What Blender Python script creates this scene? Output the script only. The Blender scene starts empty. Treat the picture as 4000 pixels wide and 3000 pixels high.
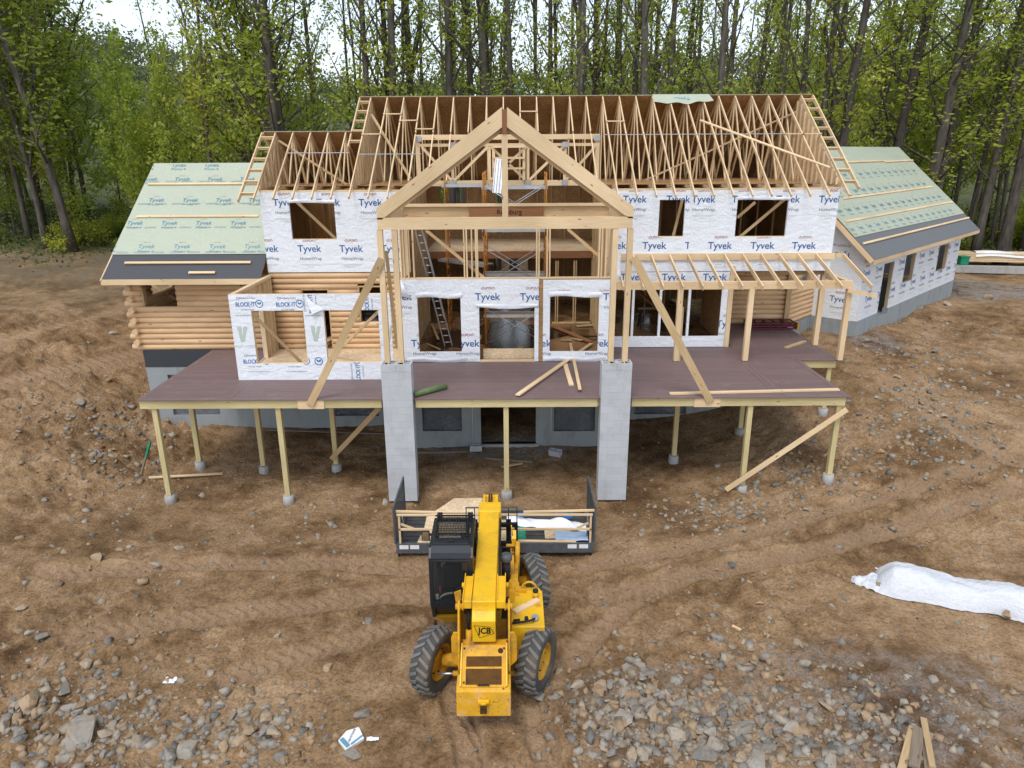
import bpy, bmesh, math, random
import numpy as np
from mathutils import Vector, Matrix, noise as mnoise
random.seed(7); RNG = np.random.default_rng(7)
sc = bpy.context.scene
COL = sc.collection
R = math.radians
# ------------------------------------------------------------------ camera, sky, sun, exposure
CAMH = 9.4; PITCH = R(18.0); ROLL = R(0.3); FPX = 2773.0
cd = bpy.data.cameras.new('camera'); cam = bpy.data.objects.new('camera', cd); COL.objects.link(cam)
cd.sensor_width = 36.0; cd.lens = 36.0 * FPX / 4000.0; cd.clip_start = 0.1; cd.clip_end = 3000
cam.matrix_world = Matrix.Translation((0, 0, CAMH)) @ Matrix.Rotation(math.pi/2 - PITCH, 4, 'X') @ Matrix.Rotation(-ROLL, 4, 'Z')
sc.camera = cam
SUN_EL, SUN_AZ = R(62), R(200)          # azimuth clockwise from +Y (the way the camera looks)
w = bpy.data.worlds.new('World'); sc.world = w; w.use_nodes = True
nt = w.node_tree; nt.nodes.clear()
sky = nt.nodes.new('ShaderNodeTexSky'); sky.sky_type = 'NISHITA'; sky.sun_disc = False
sky.sun_elevation = SUN_EL; sky.sun_rotation = SUN_AZ; sky.dust_density = 1.0; sky.air_density = 1.0; sky.ozone_density = 2.0
hs = nt.nodes.new('ShaderNodeHueSaturation'); hs.inputs['Saturation'].default_value = 0.5
bg = nt.nodes.new('ShaderNodeBackground'); bg.inputs['Strength'].default_value = 0.15
wo = nt.nodes.new('ShaderNodeOutputWorld')
nt.links.new(sky.outputs[0], hs.inputs['Color']); nt.links.new(hs.outputs[0], bg.inputs['Color']); nt.links.new(bg.outputs[0], wo.inputs['Surface'])
sd = bpy.data.lights.new('sun', 'SUN'); sun = bpy.data.objects.new('sun', sd); COL.objects.link(sun)
sd.energy = 1.1; sd.angle = R(22); sd.color = (1.0, 0.98, 0.955)
sun.rotation_euler = Vector((math.sin(SUN_AZ)*math.cos(SUN_EL), math.cos(SUN_AZ)*math.cos(SUN_EL), math.sin(SUN_EL))).to_track_quat('Z', 'Y').to_euler()
sun.location = (0, 0, 60)
sc.view_settings.view_transform = 'Standard'; sc.view_settings.look = 'None'; sc.view_settings.exposure = 0.70; sc.view_settings.gamma = 1.0
sc.view_settings.use_curve_mapping = False
sc.render.engine = 'CYCLES'; sc.cycles.use_denoising = True; sc.cycles.adaptive_threshold = 0.02; sc.cycles.max_bounces = 5; sc.cycles.diffuse_bounces = 3; sc.cycles.transmission_bounces = 3
sc.cycles.transparent_max_bounces = 8

# ------------------------------------------------------------------ survey of the place: pixel of the photograph -> point on a plane of the place
def ray(x, y):
    u = x-2000.; v = y-1500.; c, s = math.cos(ROLL), math.sin(ROLL)
    u, v = u*c - v*s, u*s + v*c
    a, b = u/FPX, v/FPX
    return Vector((a, math.cos(PITCH) - b*math.sin(PITCH), -math.sin(PITCH) - b*math.cos(PITCH)))
def atY(x, y, Y):
    r = ray(x, y); t = Y/r.y; return Vector((r.x*t, Y, CAMH + r.z*t))
def atZ(x, y, Z):
    r = ray(x, y); t = (Z-CAMH)/r.z; return Vector((r.x*t, r.y*t, Z))

# ------------------------------------------------------------------ materials
MATS = {}
class NT:
    def __init__(s, name, rough=0.7, spec=0.3, metal=0.0):
        s.m = bpy.data.materials.new(name); s.m.use_nodes = True; s.t = s.m.node_tree; s.t.nodes.clear()
        s.out = s.n('ShaderNodeOutputMaterial'); s.b = s.n('ShaderNodeBsdfPrincipled')
        s.b.inputs['Roughness'].default_value = rough; s.b.inputs['Specular IOR Level'].default_value = spec; s.b.inputs['Metallic'].default_value = metal
        s.l(s.b.outputs[0], s.out.inputs[0]); MATS[name] = s.m; s._uv = None; s._ob = None
    def n(s, t, **k):
        x = s.t.nodes.new(t)
        for a, v in k.items(): setattr(x, a, v)
        return x
    def l(s, a, b): s.t.links.new(a, b)
    def tc(s, which): 
        x = s.n('ShaderNodeTexCoord'); return x.outputs[which]
    def mp(s, vec, scale=(1,1,1), loc=(0,0,0)):
        x = s.n('ShaderNodeMapping'); x.inputs['Scale'].default_value = scale; x.inputs['Location'].default_value = loc; s.l(vec, x.inputs['Vector']); return x.outputs[0]
    def noise(s, vec, scale, detail=4, rough=0.55, dist=0.0):
        x = s.n('ShaderNodeTexNoise'); x.inputs['Scale'].default_value = scale; x.inputs['Detail'].default_value = detail
        x.inputs['Roughness'].default_value = rough; x.inputs['Distortion'].default_value = dist
        if vec is not None: s.l(vec, x.inputs['Vector'])
        return x.outputs[0]
    def vor(s, vec, scale, feature='F1', out='Distance', rnd=1.0):
        x = s.n('ShaderNodeTexVoronoi'); x.feature = feature; x.inputs['Scale'].default_value = scale; x.inputs['Randomness'].default_value = rnd
        if vec is not None: s.l(vec, x.inputs['Vector'])
        return x.outputs[out]
    def ramp(s, fac, stops, interp='LINEAR'):
        x = s.n('ShaderNodeValToRGB'); e = x.color_ramp.elements; x.color_ramp.interpolation = interp
        while len(e) < len(stops): e.new(0.5)
        for i, (p, c) in enumerate(stops): e[i].position = p; e[i].color = (*c, 1) if len(c) == 3 else c
        s.l(fac, x.inputs[0]); return x.outputs[0]
    def mix(s, fac, a, b, mode='MIX'):
        x = s.n('ShaderNodeMix', data_type='RGBA', blend_type=mode)
        for sock, v in ((x.inputs['Factor'], fac), (x.inputs['A'], a), (x.inputs['B'], b)):
            if hasattr(v, 'is_linked'): s.l(v, sock)
            else: sock.default_value = v if not isinstance(v, tuple) or len(v) != 3 else (*v, 1)
        return x.outputs['Result']
    def math(s, op, a, b=0.0, c=0.0):
        x = s.n('ShaderNodeMath', operation=op)
        for i, v in enumerate((a, b, c)):
            if hasattr(v, 'is_linked'): s.l(v, x.inputs[i])
            else: x.inputs[i].default_value = v
        return x.outputs[0]
    def col(s, c):
        if hasattr(c, 'is_linked'): s.l(c, s.b.inputs['Base Color'])
        else: s.b.inputs['Base Color'].default_value = (*c, 1)
        return s
    def bump(s, h, strength=0.3, dist=0.02):
        x = s.n('ShaderNodeBump'); x.inputs['Strength'].default_value = strength; x.inputs['Distance'].default_value = dist
        s.l(h, x.inputs['Height']); s.l(x.outputs[0], s.b.inputs['Normal']); return s
    def rnd(s): return s.n('ShaderNodeObjectInfo').outputs['Random']

def wood(name, base, dark, knot=(0.16, 0.07, 0.03), rough=0.65, kn=0.10):
    t = NT(name, rough, 0.25); uv = t.tc('UV')
    low = t.noise(t.mp(uv, (0.35, 0.35, 1)), 1.0, 2)
    g = t.noise(t.mp(uv, (2.0, 45, 1)), 1.0, 4, 0.6, 0.6)
    c = t.ramp(g, [(0.3, dark), (0.62, base)])
    c = t.mix(1.0, c, t.ramp(low, [(0.25, (0.72, 0.68, 0.62)), (0.75, (1.12, 1.1, 1.08))]), 'MULTIPLY')
    v = t.vor(t.mp(uv, (1.6, 5.5, 1)), 1.0)
    c = t.mix(t.ramp(v, [(0.0, (1,1,1)), (kn*0.6, (0.8,0.8,0.8)), (kn, (0,0,0))]), c, knot)
    t.col(c).bump(g, 0.15, 0.004); return t.m
def paint(name, c, rough=0.5, spec=0.4, metal=0.0, dirt=None, dscale=6.0, amt=0.5, var=0.12, chips=0):
    t = NT(name, rough, spec, metal); ob = t.tc('Object')
    n1 = t.noise(ob, dscale, 6, 0.65)
    cc = t.mix(t.ramp(n1, [(0.35, (0,0,0)), (0.7, (1,1,1))]), tuple(x*(1-var) for x in c), tuple(min(1, x*(1+var)) for x in c))
    if dirt: cc = t.mix(t.ramp(t.noise(ob, dscale*0.6, 8, 0.7), [(0.5, (0,0,0)), (0.72, (amt,)*3)]), cc, dirt)
    if chips: cc = t.mix(t.ramp(t.noise(ob, 17, 5, .75), [(1-chips, (0,0,0)), (1-chips+.025, (1,1,1))]), cc, (0.055, 0.03, 0.015))
    t.col(cc); return t.m

wood('pine', (0.84, 0.65, 0.41), (0.73, 0.53, 0.305))
wood('pine_dull', (0.60, 0.445, 0.255), (0.47, 0.325, 0.165))
wood('pine_stud', (0.68, 0.49, 0.27), (0.55, 0.36, 0.175))
wood('log_pine', (0.80, 0.56, 0.34), (0.70, 0.46, 0.25), kn=0.13)
wood('treated', (0.66, 0.56, 0.31), (0.53, 0.44, 0.215))
wood('old_wood', (0.28, 0.23, 0.17), (0.19, 0.15, 0.105))
wood('lvl', (0.36, 0.17, 0.075), (0.24, 0.105, 0.045), kn=0.01)
def osb(name, c1, c2, c3):
    t = NT(name, 0.75, 0.2); ob = t.tc('Object')
    vo = t.n('ShaderNodeTexVoronoi'); vo.inputs['Scale'].default_value = 22; t.l(t.mp(ob, (1, 1, 1.8)), vo.inputs['Vector'])
    c = t.ramp(t.math('FRACT', t.math('MULTIPLY', vo.outputs['Color'], 1.7)), [(0.0, c1), (0.5, c2), (1.0, c3)])
    c = t.mix(t.ramp(t.noise(ob, 1.3, 4), [(0.35, (0,0,0)), (0.7, (0.5,0.5,0.5))]), c, tuple(x*0.6 for x in c1))
    t.col(c).bump(vo.outputs['Distance'], 0.2, 0.004); return t.m
osb('osb', (0.30, 0.16, 0.065), (0.42, 0.245, 0.11), (0.52, 0.33, 0.16))
osb('osb_pale', (0.58, 0.42, 0.25), (0.70, 0.53, 0.335), (0.80, 0.64, 0.44))
def wrapmat(name, c, c2, bs=0.5):
    t = NT(name, 0.45, 0.35); ob = t.tc('Object')
    n1 = t.noise(t.mp(ob, (1.0, 1.0, 2.4)), 1.6, 5, 0.6, 1.2); n2 = t.noise(t.mp(ob, (2.2, 2.2, 1.0)), 3.0, 3, 0.5, 2.5)
    t.col(t.mix(t.noise(ob, 0.8, 3), c, c2)).bump(t.math('ADD', n1, t.math('MULTIPLY', n2, 0.6)), bs, 0.07); return t.m
wrapmat('wrap_white', (0.84, 0.855, 0.88), (0.79, 0.81, 0.84))
wrapmat('wrap_green', (0.47, 0.50, 0.375), (0.425, 0.46, 0.35), 0.45)
wrapmat('tarp_white', (0.68, 0.69, 0.71), (0.60, 0.615, 0.635), 0.6)
NT('tape_dark', 0.8, 0.2).col((0.055, 0.06, 0.066))
t = NT('shingle', 0.9, 0.2); ob = t.tc('Object'); t.col(t.mix(t.noise(ob, 90, 3), (0.05, 0.051, 0.055), (0.125, 0.127, 0.132)))
t = NT('shingle_grey', 0.9, 0.2); ob = t.tc('Object'); t.col(t.mix(t.noise(ob, 90, 3), (0.115, 0.118, 0.125), (0.20, 0.205, 0.21)))
def concrete(name, a, b, st):
    t = NT(name, 0.85, 0.2); ob = t.tc('Object')
    c = t.mix(t.noise(ob, 1.1, 7, 0.65), a, b); c = t.mix(t.ramp(t.noise(t.mp(ob, (1, 1, 0.3)), 2.6, 5, 0.7), [(0.5, (0,0,0)), (0.75, (0.7,)*3)]), c, st)
    t.col(c).bump(t.noise(ob, 55, 4), 0.25, 0.01); return t.m
concrete('concrete', (0.27, 0.30, 0.31), (0.36, 0.38, 0.38), (0.22, 0.20, 0.17))
concrete('concrete_foot', (0.34, 0.34, 0.32), (0.45, 0.44, 0.42), (0.27, 0.21, 0.15))
t = NT('block', 0.9, 0.15); ob = t.tc('Object'); rr = t.rnd()
c = t.mix(t.noise(ob, 3.0, 6, 0.7), (0.46, 0.475, 0.485), (0.54, 0.55, 0.555)); c = t.mix(1.0, c, t.ramp(rr, [(0, (0.94,0.94,0.945)), (1, (1.03,1.03,1.03))]), 'MULTIPLY')
c = t.mix(t.ramp(t.noise(t.mp(t.n('ShaderNodeNewGeometry').outputs['Position'], (1,1,.6)), 2.2, 6, 0.7), [(0.52, (0,0,0)), (0.72, (0.55,)*3)]), c, (0.34, 0.33, 0.32)); t.col(c).bump(t.noise(ob, 60, 4), 0.3, 0.01)
NT('mortar', 0.95, 0.1).col((0.40, 0.41, 0.415))
t = NT('deck_brown', 0.55, 0.3); uv = t.tc('UV'); g = t.noise(t.mp(uv, (1.0, 30, 1)), 1.0, 4, 0.6)
c = t.ramp(g, [(0.3, (0.155, 0.102, 0.096)), (0.7, (0.205, 0.142, 0.134))]); c = t.mix(1.0, c, t.ramp(t.rnd(), [(0, (0.91,0.91,0.915)), (1, (1.06,1.06,1.05))]), 'MULTIPLY'); c = t.mix(t.ramp(t.noise(t.tc('Object'), 1.6, 6, .7), [(.56, (0,0,0)), (.74, (.5,.5,.5))]), c, (.27, .205, .165))
t.col(c).bump(g, 0.2, 0.003)
# paints and metals
paint('yellow', (0.82, 0.475, 0.014), 0.45, 0.4, dirt=(0.36, 0.215, 0.06), amt=0.6, dscale=3.0, var=0.08, chips=.345)
paint('yellow_worn', (0.66, 0.335, 0.014), 0.55, 0.35, dirt=(0.22, 0.125, 0.05), amt=0.85, dscale=4.5, chips=.36)
paint('yellow_orange', (0.62, 0.31, 0.02), 0.55, 0.35, dirt=(0.13, 0.075, 0.03), amt=0.9, dscale=6)
paint('bumper_paint', (0.68, 0.36, 0.02), 0.55, 0.35, dirt=(0.62, 0.38, 0.19), amt=1.0, dscale=6.0, chips=.39)
paint('black_paint', (0.012, 0.015, 0.02), 0.35, 0.5, var=0.2)
paint('black_dull', (0.02, 0.02, 0.02), 0.7, 0.3, var=0.2)
paint('rust_grille', (0.05, 0.025, 0.013), 0.8, 0.2, dirt=(0.22, 0.11, 0.02), amt=0.8, dscale=9)
paint('rubber', (0.085, 0.08, 0.072), 0.9, 0.15, dirt=(0.20, 0.145, 0.09), amt=0.95, dscale=3)
paint('rubber_lug', (0.165, 0.16, 0.148), 0.9, 0.15, dirt=(0.25, 0.185, 0.12), amt=0.95, dscale=4)
paint('steel', (0.55, 0.56, 0.57), 0.35, 0.5, 0.9, var=0.15)
paint('galv', (0.45, 0.46, 0.47), 0.45, 0.5, 0.6, var=0.15)
paint('platform_grey', (0.085, 0.095, 0.105), 0.5, 0.4, var=0.25, dirt=(0.18, 0.15, 0.12), amt=0.5)
paint('mesh_grey', (0.065, 0.065, 0.062), 0.7, 0.3, var=0.25)
paint('scaffold_orange', (0.42, 0.17, 0.03), 0.6, 0.3, dirt=(0.12, 0.07, 0.04), amt=0.7)
paint('alu', (0.60, 0.61, 0.62), 0.4, 0.5, 0.7, var=0.12)
paint('green_roll', (0.13, 0.19, 0.075), 0.5, 0.4, var=0.15)
paint('green_paint', (0.02, 0.24, 0.13), 0.6, 0.3)
paint('blue_sheet', (0.36, 0.47, 0.60), 0.6, 0.3, var=0.06)
paint('maroon', (0.12, 0.02, 0.026), 0.5, 0.4, var=0.2)
paint('seat_black', (0.02, 0.02, 0.022), 0.8, 0.2)
paint('cream', (0.5, 0.45, 0.33), 0.8, 0.2)
paint('white_plain', (0.78, 0.78, 0.77), 0.6, 0.3, var=0.05)
paint('card_brown', (0.36, 0.24, 0.14), 0.85, 0.1)
paint('print_blue', (0.035, 0.12, 0.32), 0.6, 0.2, var=0.1)
paint('print_blue2', (0.008, 0.14, 0.40), 0.6, 0.2, var=0.1)
paint('print_teal', (0.13, 0.29, 0.37), 0.6, 0.2, var=0.1)
paint('print_grey', (0.17, 0.20, 0.26), 0.6, 0.2, var=0.1)
paint('print_red', (0.34, 0.055, 0.07), 0.6, 0.2, var=0.1)
paint('print_palered', (0.46, 0.30, 0.25), 0.6, 0.2, var=0.1)
paint('grille_bar', (0.32, 0.135, 0.012), 0.7, 0.3, dirt=(0.05, 0.03, 0.02), amt=0.95, dscale=5)
paint('print_faint', (0.34, 0.42, 0.38), 0.6, 0.2, var=0.12)
paint('print_sage', (0.50, 0.58, 0.50), 0.6, 0.2, var=0.05)
paint('print_black', (0.012, 0.012, 0.012), 0.6, 0.2)
paint('print_brown', (0.10, 0.055, 0.03), 0.7, 0.2)
t = NT('glass', 0.04, 0.35); t.b.inputs['Base Color'].default_value = (0.03, 0.035, 0.035, 1); t.b.inputs['Alpha'].default_value = 0.30
t = NT('plastic_film', 0.25, 0.5); t.col(t.mix(t.noise(t.tc('Object'), 2.5, 5), (0.10, 0.115, 0.14), (0.30, 0.33, 0.37))); t.b.inputs['Alpha'].default_value = 0.6; t.bump(t.noise(t.tc('Object'), 5, 4, .6, 1.5), 0.6, 0.05)
NT('mirror', 0.05, 0.5, 1.0).col((0.7, 0.72, 0.72))
t = NT('puddle', 0.03, 0.6); t.col((0.045, 0.028, 0.017)).bump(t.noise(t.tc('Object'), 11, 3, .6), 0.5, 0.012)
t = NT('osb_floor', 0.5, 0.5); ob = t.tc('Object'); n1 = t.noise(ob, 0.55, 4, 0.55); t.col(t.mix(t.ramp(n1, [(0.42, (1,1,1)), (0.6, (0,0,0))]), (0.36, 0.20, 0.085), (0.13, 0.07, 0.032)))
t.l(t.ramp(n1, [(0.42, (0.12,)*3), (0.6, (0.6,)*3)]), t.b.inputs['Roughness'])
# stone, bark, leaves
def rockmat(name, attr):
    t = NT(name, 0.85, 0.25); ob = t.tc('Object')
    if attr: a = t.n('ShaderNodeAttribute'); a.attribute_name = 'tint'; r0 = a.outputs['Fac']
    else: r0 = t.rnd()
    c = t.ramp(r0, [(0.0, (0.20, 0.20, 0.185)), (0.3, (0.295, 0.28, 0.25)), (0.5, (0.42, 0.385, 0.325)), (0.68, (0.40, 0.305, 0.20)), (0.82, (0.45, 0.32, 0.195)), (1.0, (0.27, 0.185, 0.11))])
    if attr: c = t.mix(1.0, c, (.82, .80, .77), 'MULTIPLY')
    n = t.noise(ob, 3.0 if not attr else 6.0, 6, 0.7)
    c = t.mix(1.0, c, t.ramp(n, [(0.3, (0.62,0.60,0.57)), (0.7, (1.25,1.24,1.22))]), 'MULTIPLY')
    if not attr: c = t.mix(t.ramp(t.noise(ob, 1.4, 5, .7), [(0.45, (0,0,0)), (0.66, (0.85,)*3)]), c, (0.29, 0.195, 0.115))
    t.col(c).bump(n, 0.5, 0.03)
rockmat('rock', False); rockmat('gravel', True)
t = NT('bark', 0.9, 0.15); ob = t.tc('Object'); n = t.noise(t.mp(ob, (9, 9, 1.3)), 1.0, 5, 0.65)
c = t.ramp(n, [(0.3, (0.05, 0.042, 0.034)), (0.7, (0.155, 0.135, 0.112))]); c = t.mix(1.0, c, t.ramp(t.rnd(), [(0, (0.7,0.68,0.66)), (1, (1.35,1.35,1.35))]), 'MULTIPLY')
t.col(c).bump(n, 0.6, 0.05)
def leafmat(name, stops, trans=0.35):
    t = NT(name, 0.55, 0.2); a = t.n('ShaderNodeAttribute'); a.attribute_name = 'tint'
    c = t.ramp(a.outputs['Fac'], stops)
    c = t.mix(1.0, c, t.ramp(t.rnd(), [(0, (0.78,0.85,0.72)), (0.5, (1,1,1)), (1, (1.28,1.12,0.95))]), 'MULTIPLY')
    t.col(c); tr = t.n('ShaderNodeBsdfTranslucent'); t.l(t.mix(1.0, c, (1.1, 1.2, 0.7), 'MULTIPLY'), tr.inputs['Color'])
    ms = t.n('ShaderNodeMixShader'); ms.inputs[0].default_value = trans; t.l(t.b.outputs[0], ms.inputs[1]); t.l(tr.outputs[0], ms.inputs[2]); t.l(ms.outputs[0], t.out.inputs[0])
leafmat('leaf_spring', [(0, (0.23, 0.275, 0.04)), (0.5, (0.38, 0.43, 0.07)), (1, (0.52, 0.54, 0.14))], 0.55)
leafmat('leaf_dark', [(0, (0.16, 0.20, 0.035)), (0.5, (0.27, 0.31, 0.055)), (1, (0.40, 0.39, 0.10))], 0.55)
leafmat('leaf_far', [(0, (0.12, 0.135, 0.08)), (0.5, (0.18, 0.20, 0.10)), (1, (0.245, 0.235, 0.15))], 0.3)
leafmat('grass', [(0, (0.05, 0.085, 0.02)), (0.6, (0.09, 0.13, 0.03)), (1, (0.20, 0.18, 0.08))], 0.3)

# ------------------------------------------------------------------ mesh and object helpers
ORG = {}
def org(o): return ORG.get(o.name, Vector((0, 0, 0))) if o else Vector((0, 0, 0))
def thing(name, label, cat, loc=(0, 0, 0), group=None):
    o = bpy.data.objects.new(name, None); COL.objects.link(o); o.location = loc; o.empty_display_size = 0.3
    ORG[o.name] = Vector(loc); tag(o, label, cat, group, 'thing' if cat else None); return o
def tag(o, label=None, cat=None, group=None, kind=None):
    for k, v in (('label', label), ('category', cat), ('group', group), ('kind', kind)):
        if v: o[k] = v
    return o
class MB:
    def __init__(s): s.v = []; s.f = []; s.uv = []; s.sm = []
    def face(s, idx, uvs, smooth=False): s.f.append(tuple(idx)); s.uv.extend(uvs); s.sm.append(smooth)
    def hexa(s, P, L=None, w=None, h=None):
        """eight corners: 0-3 one end (ring), 4-7 the other end; uv runs along 0->4"""
        b = len(s.v); s.v.extend([Vector(p) for p in P])
        L = L or (s.v[b+4]-s.v[b]).length; w = w or (s.v[b+1]-s.v[b]).length; h = h or (s.v[b+3]-s.v[b]).length
        u0 = random.random()*40; v0 = random.random()*40; acc = 0
        for i in range(4):
            j = (i+1) % 4; e = (w, h, w, h)[i]
            s.face((b+i, b+4+i, b+4+j, b+j), [(u0, v0+acc), (u0+L, v0+acc), (u0+L, v0+acc+e), (u0, v0+acc+e)]); acc += e
        s.face((b, b+1, b+2, b+3), [(u0, v0), (u0, v0+w), (u0+h, v0+w), (u0+h, v0)])
        s.face((b+7, b+6, b+5, b+4), [(u0, v0), (u0, v0+w), (u0+h, v0+w), (u0+h, v0)]); return s
    def box(s, x0, x1, y0, y1, z0, z1):
        dx, dy, dz = x1-x0, y1-y0, z1-z0
        if dx >= dy and dx >= dz: P = [(x0,y0,z0),(x0,y1,z0),(x0,y1,z1),(x0,y0,z1),(x1,y0,z0),(x1,y1,z0),(x1,y1,z1),(x1,y0,z1)]
        elif dy >= dz: P = [(x1,y0,z0),(x0,y0,z0),(x0,y0,z1),(x1,y0,z1),(x1,y1,z0),(x0,y1,z0),(x0,y1,z1),(x1,y1,z1)]
        else: P = [(x0,y0,z0),(x0,y1,z0),(x1,y1,z0),(x1,y0,z0),(x0,y0,z1),(x0,y1,z1),(x1,y1,z1),(x1,y0,z1)]
        if dz > dx and dz > dy: P = [P[0],P[3],P[2],P[1],P[4],P[7],P[6],P[5]]
        return s.hexa(P)
    def beam(s, a, b, w, h, up=(0, 0, 1)):
        """w across, h along 'up'"""
        a, b = Vector(a), Vector(b); d = (b-a).normalized(); up = Vector(up)
        x = d.cross(up)
        if x.length < 1e-4: x = d.cross(Vector((0, 1, 0)))
        x.normalize(); z = x.cross(d).normalized(); x *= w/2; z *= h/2
        return s.hexa([a-x-z, a+x-z, a+x+z, a-x+z, b-x-z, b+x-z, b+x+z, b-x+z])
    def tube(s, pts, rad, n=8, caps=True, smooth=True):
        b = len(s.v); pts = [Vector(p) for p in pts]; m = len(pts); L = 0; prev = None
        if not hasattr(rad, '__len__'): rad = [rad]*m
        u0 = random.random()*40
        for i, p in enumerate(pts):
            d = (pts[min(i+1, m-1)] - pts[max(i-1, 0)]).normalized()
            x = (prev - d*prev.dot(d)) if prev is not None else d.orthogonal()
            x.normalize(); prev = x; y = d.cross(x)
            for k in range(n): a = 2*math.pi*k/n; s.v.append(p + (x*math.cos(a) + y*math.sin(a))*rad[i])
        for i in range(m-1):
            l = (pts[i+1]-pts[i]).length; per = 2*math.pi*rad[i]
            for k in range(n):
                j = (k+1) % n
                s.face((b+i*n+k, b+i*n+j, b+(i+1)*n+j, b+(i+1)*n+k), [(u0+L, per*k/n), (u0+L, per*(k+1)/n), (u0+L+l, per*(k+1)/n), (u0+L+l, per*k/n)], smooth)
            L += l
        if caps:
            for base, rev in ((b, True), (b+(m-1)*n, False)):
                idx = [base+k for k in range(n)]
                if rev: idx = idx[::-1]
                s.face(idx, [(0.3*math.cos(2*math.pi*k/n), 0.3*math.sin(2*math.pi*k/n)) for k in range(n)])
        return s
    def prism(s, poly, vec):
        """flat polygon (list of points) pushed along vec"""
        b = len(s.v); n = len(poly); vec = Vector(vec); P = [Vector(p) for p in poly]; s.v.extend(P); s.v.extend([p+vec for p in P])
        o = P[0]; u = (P[1]-P[0]).normalized(); nn = Vector((0,0,0))
        for i in range(n): nn += P[i].cross(P[(i+1) % n])
        nn.normalize(); vv = nn.cross(u); r0 = random.random()*20
        uv = [((p-o).dot(u)+r0, (p-o).dot(vv)+r0) for p in P]
        flip = nn.dot(vec) > 0
        f1 = list(range(b, b+n)); f2 = list(range(b+n, b+2*n))
        if flip: s.face(f1[::-1], uv[::-1]); s.face(f2, uv)
        else: s.face(f1, uv); s.face(f2[::-1], uv[::-1])
        for i in range(n):
            j = (i+1) % n; q = (b+i, b+j, b+n+j, b+n+i)
            if not flip: q = q[::-1]
            l = (P[j]-P[i]).length; s.face(q, [(r0, 0), (r0+l, 0), (r0+l, .1), (r0, .1)])
        return s
    def tri(s, pts, uv=None):
        b = len(s.v); s.v.extend([Vector(p) for p in pts]); s.face(range(b, b+len(pts)), uv or [(0, 0)]*len(pts)); return s
    def grid(s, fn, nu, nv, smooth=True):
        b = len(s.v)
        for j in range(nv+1):
            for i in range(nu+1): s.v.append(Vector(fn(i/nu, j/nv)))
        for j in range(nv):
            for i in range(nu):
                a = b+j*(nu+1)+i
                s.face((a, a+1, a+nu+2, a+nu+1), [(i/nu, j/nv), ((i+1)/nu, j/nv), ((i+1)/nu, (j+1)/nv), (i/nu, (j+1)/nv)], smooth)
        return s
    def mesh(s, name, o=Vector((0, 0, 0))):
        me = bpy.data.meshes.new(name); me.from_pydata([tuple(p-o) for p in s.v], [], s.f)
        l = me.uv_layers.new(name='UVMap'); l.data.foreach_set('uv', np.array(s.uv, dtype=np.float32).ravel())
        me.polygons.foreach_set('use_smooth', s.sm); me.update(); return me
    def build(s, name, mat, parent=None, loc=None, local=False):
        """world-coordinate mesh; loc: own origin for a top-level object"""
        o = Vector(loc) if loc is not None else (Vector((0, 0, 0)) if local else org(parent))
        ob = bpy.data.objects.new(name, s.mesh(name, o)); COL.objects.link(ob); ob.data.materials.append(MATS[mat] if isinstance(mat, str) else mat)
        if parent is not None: ob.parent = parent; ORG[ob.name] = o
        else: ob.location = o; ORG[ob.name] = o
        return ob
def solo(name, mb, mat, label, cat, loc=None, group=None):
    if loc is None:
        xs = [v.x for v in mb.v]; ys = [v.y for v in mb.v]; loc = ((min(xs)+max(xs))/2, (min(ys)+max(ys))/2, min(v.z for v in mb.v))
    return tag(mb.build(name, mat, None, loc), label, cat, group)
def bevel(o, w=0.01, seg=2):
    m = o.modifiers.new('bevel', 'BEVEL'); m.width = w; m.segments = seg; m.limit_method = 'ANGLE'; return o

# lettering: flat print set 4 mm proud of a surface, clipped to the surface and its openings
_TXT = {}
def text_tris(txt, bold):
    k = (txt, bold)
    if k not in _TXT:
        c = bpy.data.curves.new('lettering', 'FONT'); c.body = txt; c.size = 1.0; c.resolution_u = 3; c.offset = bold; c.align_x = 'LEFT'
        o = bpy.data.objects.new('lettering', c); COL.objects.link(o); dg = bpy.context.evaluated_depsgraph_get()
        me = o.evaluated_get(dg).to_mesh(); me.calc_loop_triangles()
        vs = [(v.co.x, v.co.y) for v in me.vertices]; T = [tuple(vs[i] for i in t.vertices) for t in me.loop_triangles]
        o.evaluated_get(dg).to_mesh_clear(); bpy.data.objects.remove(o); bpy.data.curves.remove(c)
        xs = [p[0] for t in T for p in t]; ys = [p[1] for t in T for p in t]
        _TXT[k] = (T, min(xs), max(xs), min(ys), max(ys))
    return _TXT[k]
def clip_half(poly, ax, val, keep_less):
    out = []; n = len(poly)
    for i in range(n):
        a, b = poly[i], poly[(i+1) % n]; ia = (a[ax] <= val) == keep_less; ib = (b[ax] <= val) == keep_less
        if ia: out.append(a)
        if ia != ib:
            t = (val-a[ax])/(b[ax]-a[ax]); out.append(tuple(a[k] + t*(b[k]-a[k]) for k in (0, 1)))
    return out
def clip_out(poly, r):
    x0, x1, y0, y1 = r; res = []
    L = clip_half(poly, 0, x0, True); rest = clip_half(poly, 0, x0, False)
    if len(L) > 2: res.append(L)
    if len(rest) < 3: return res
    Q = clip_half(rest, 0, x1, False); rest = clip_half(rest, 0, x1, True)
    if len(Q) > 2: res.append(Q)
    if len(rest) < 3: return res
    Q = clip_half(rest, 1, y0, True); rest = clip_half(rest, 1, y0, False)
    if len(Q) > 2: res.append(Q)
    if len(rest) > 2:
        Q = clip_half(rest, 1, y1, False)
        if len(Q) > 2: res.append(Q)
    return res
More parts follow.
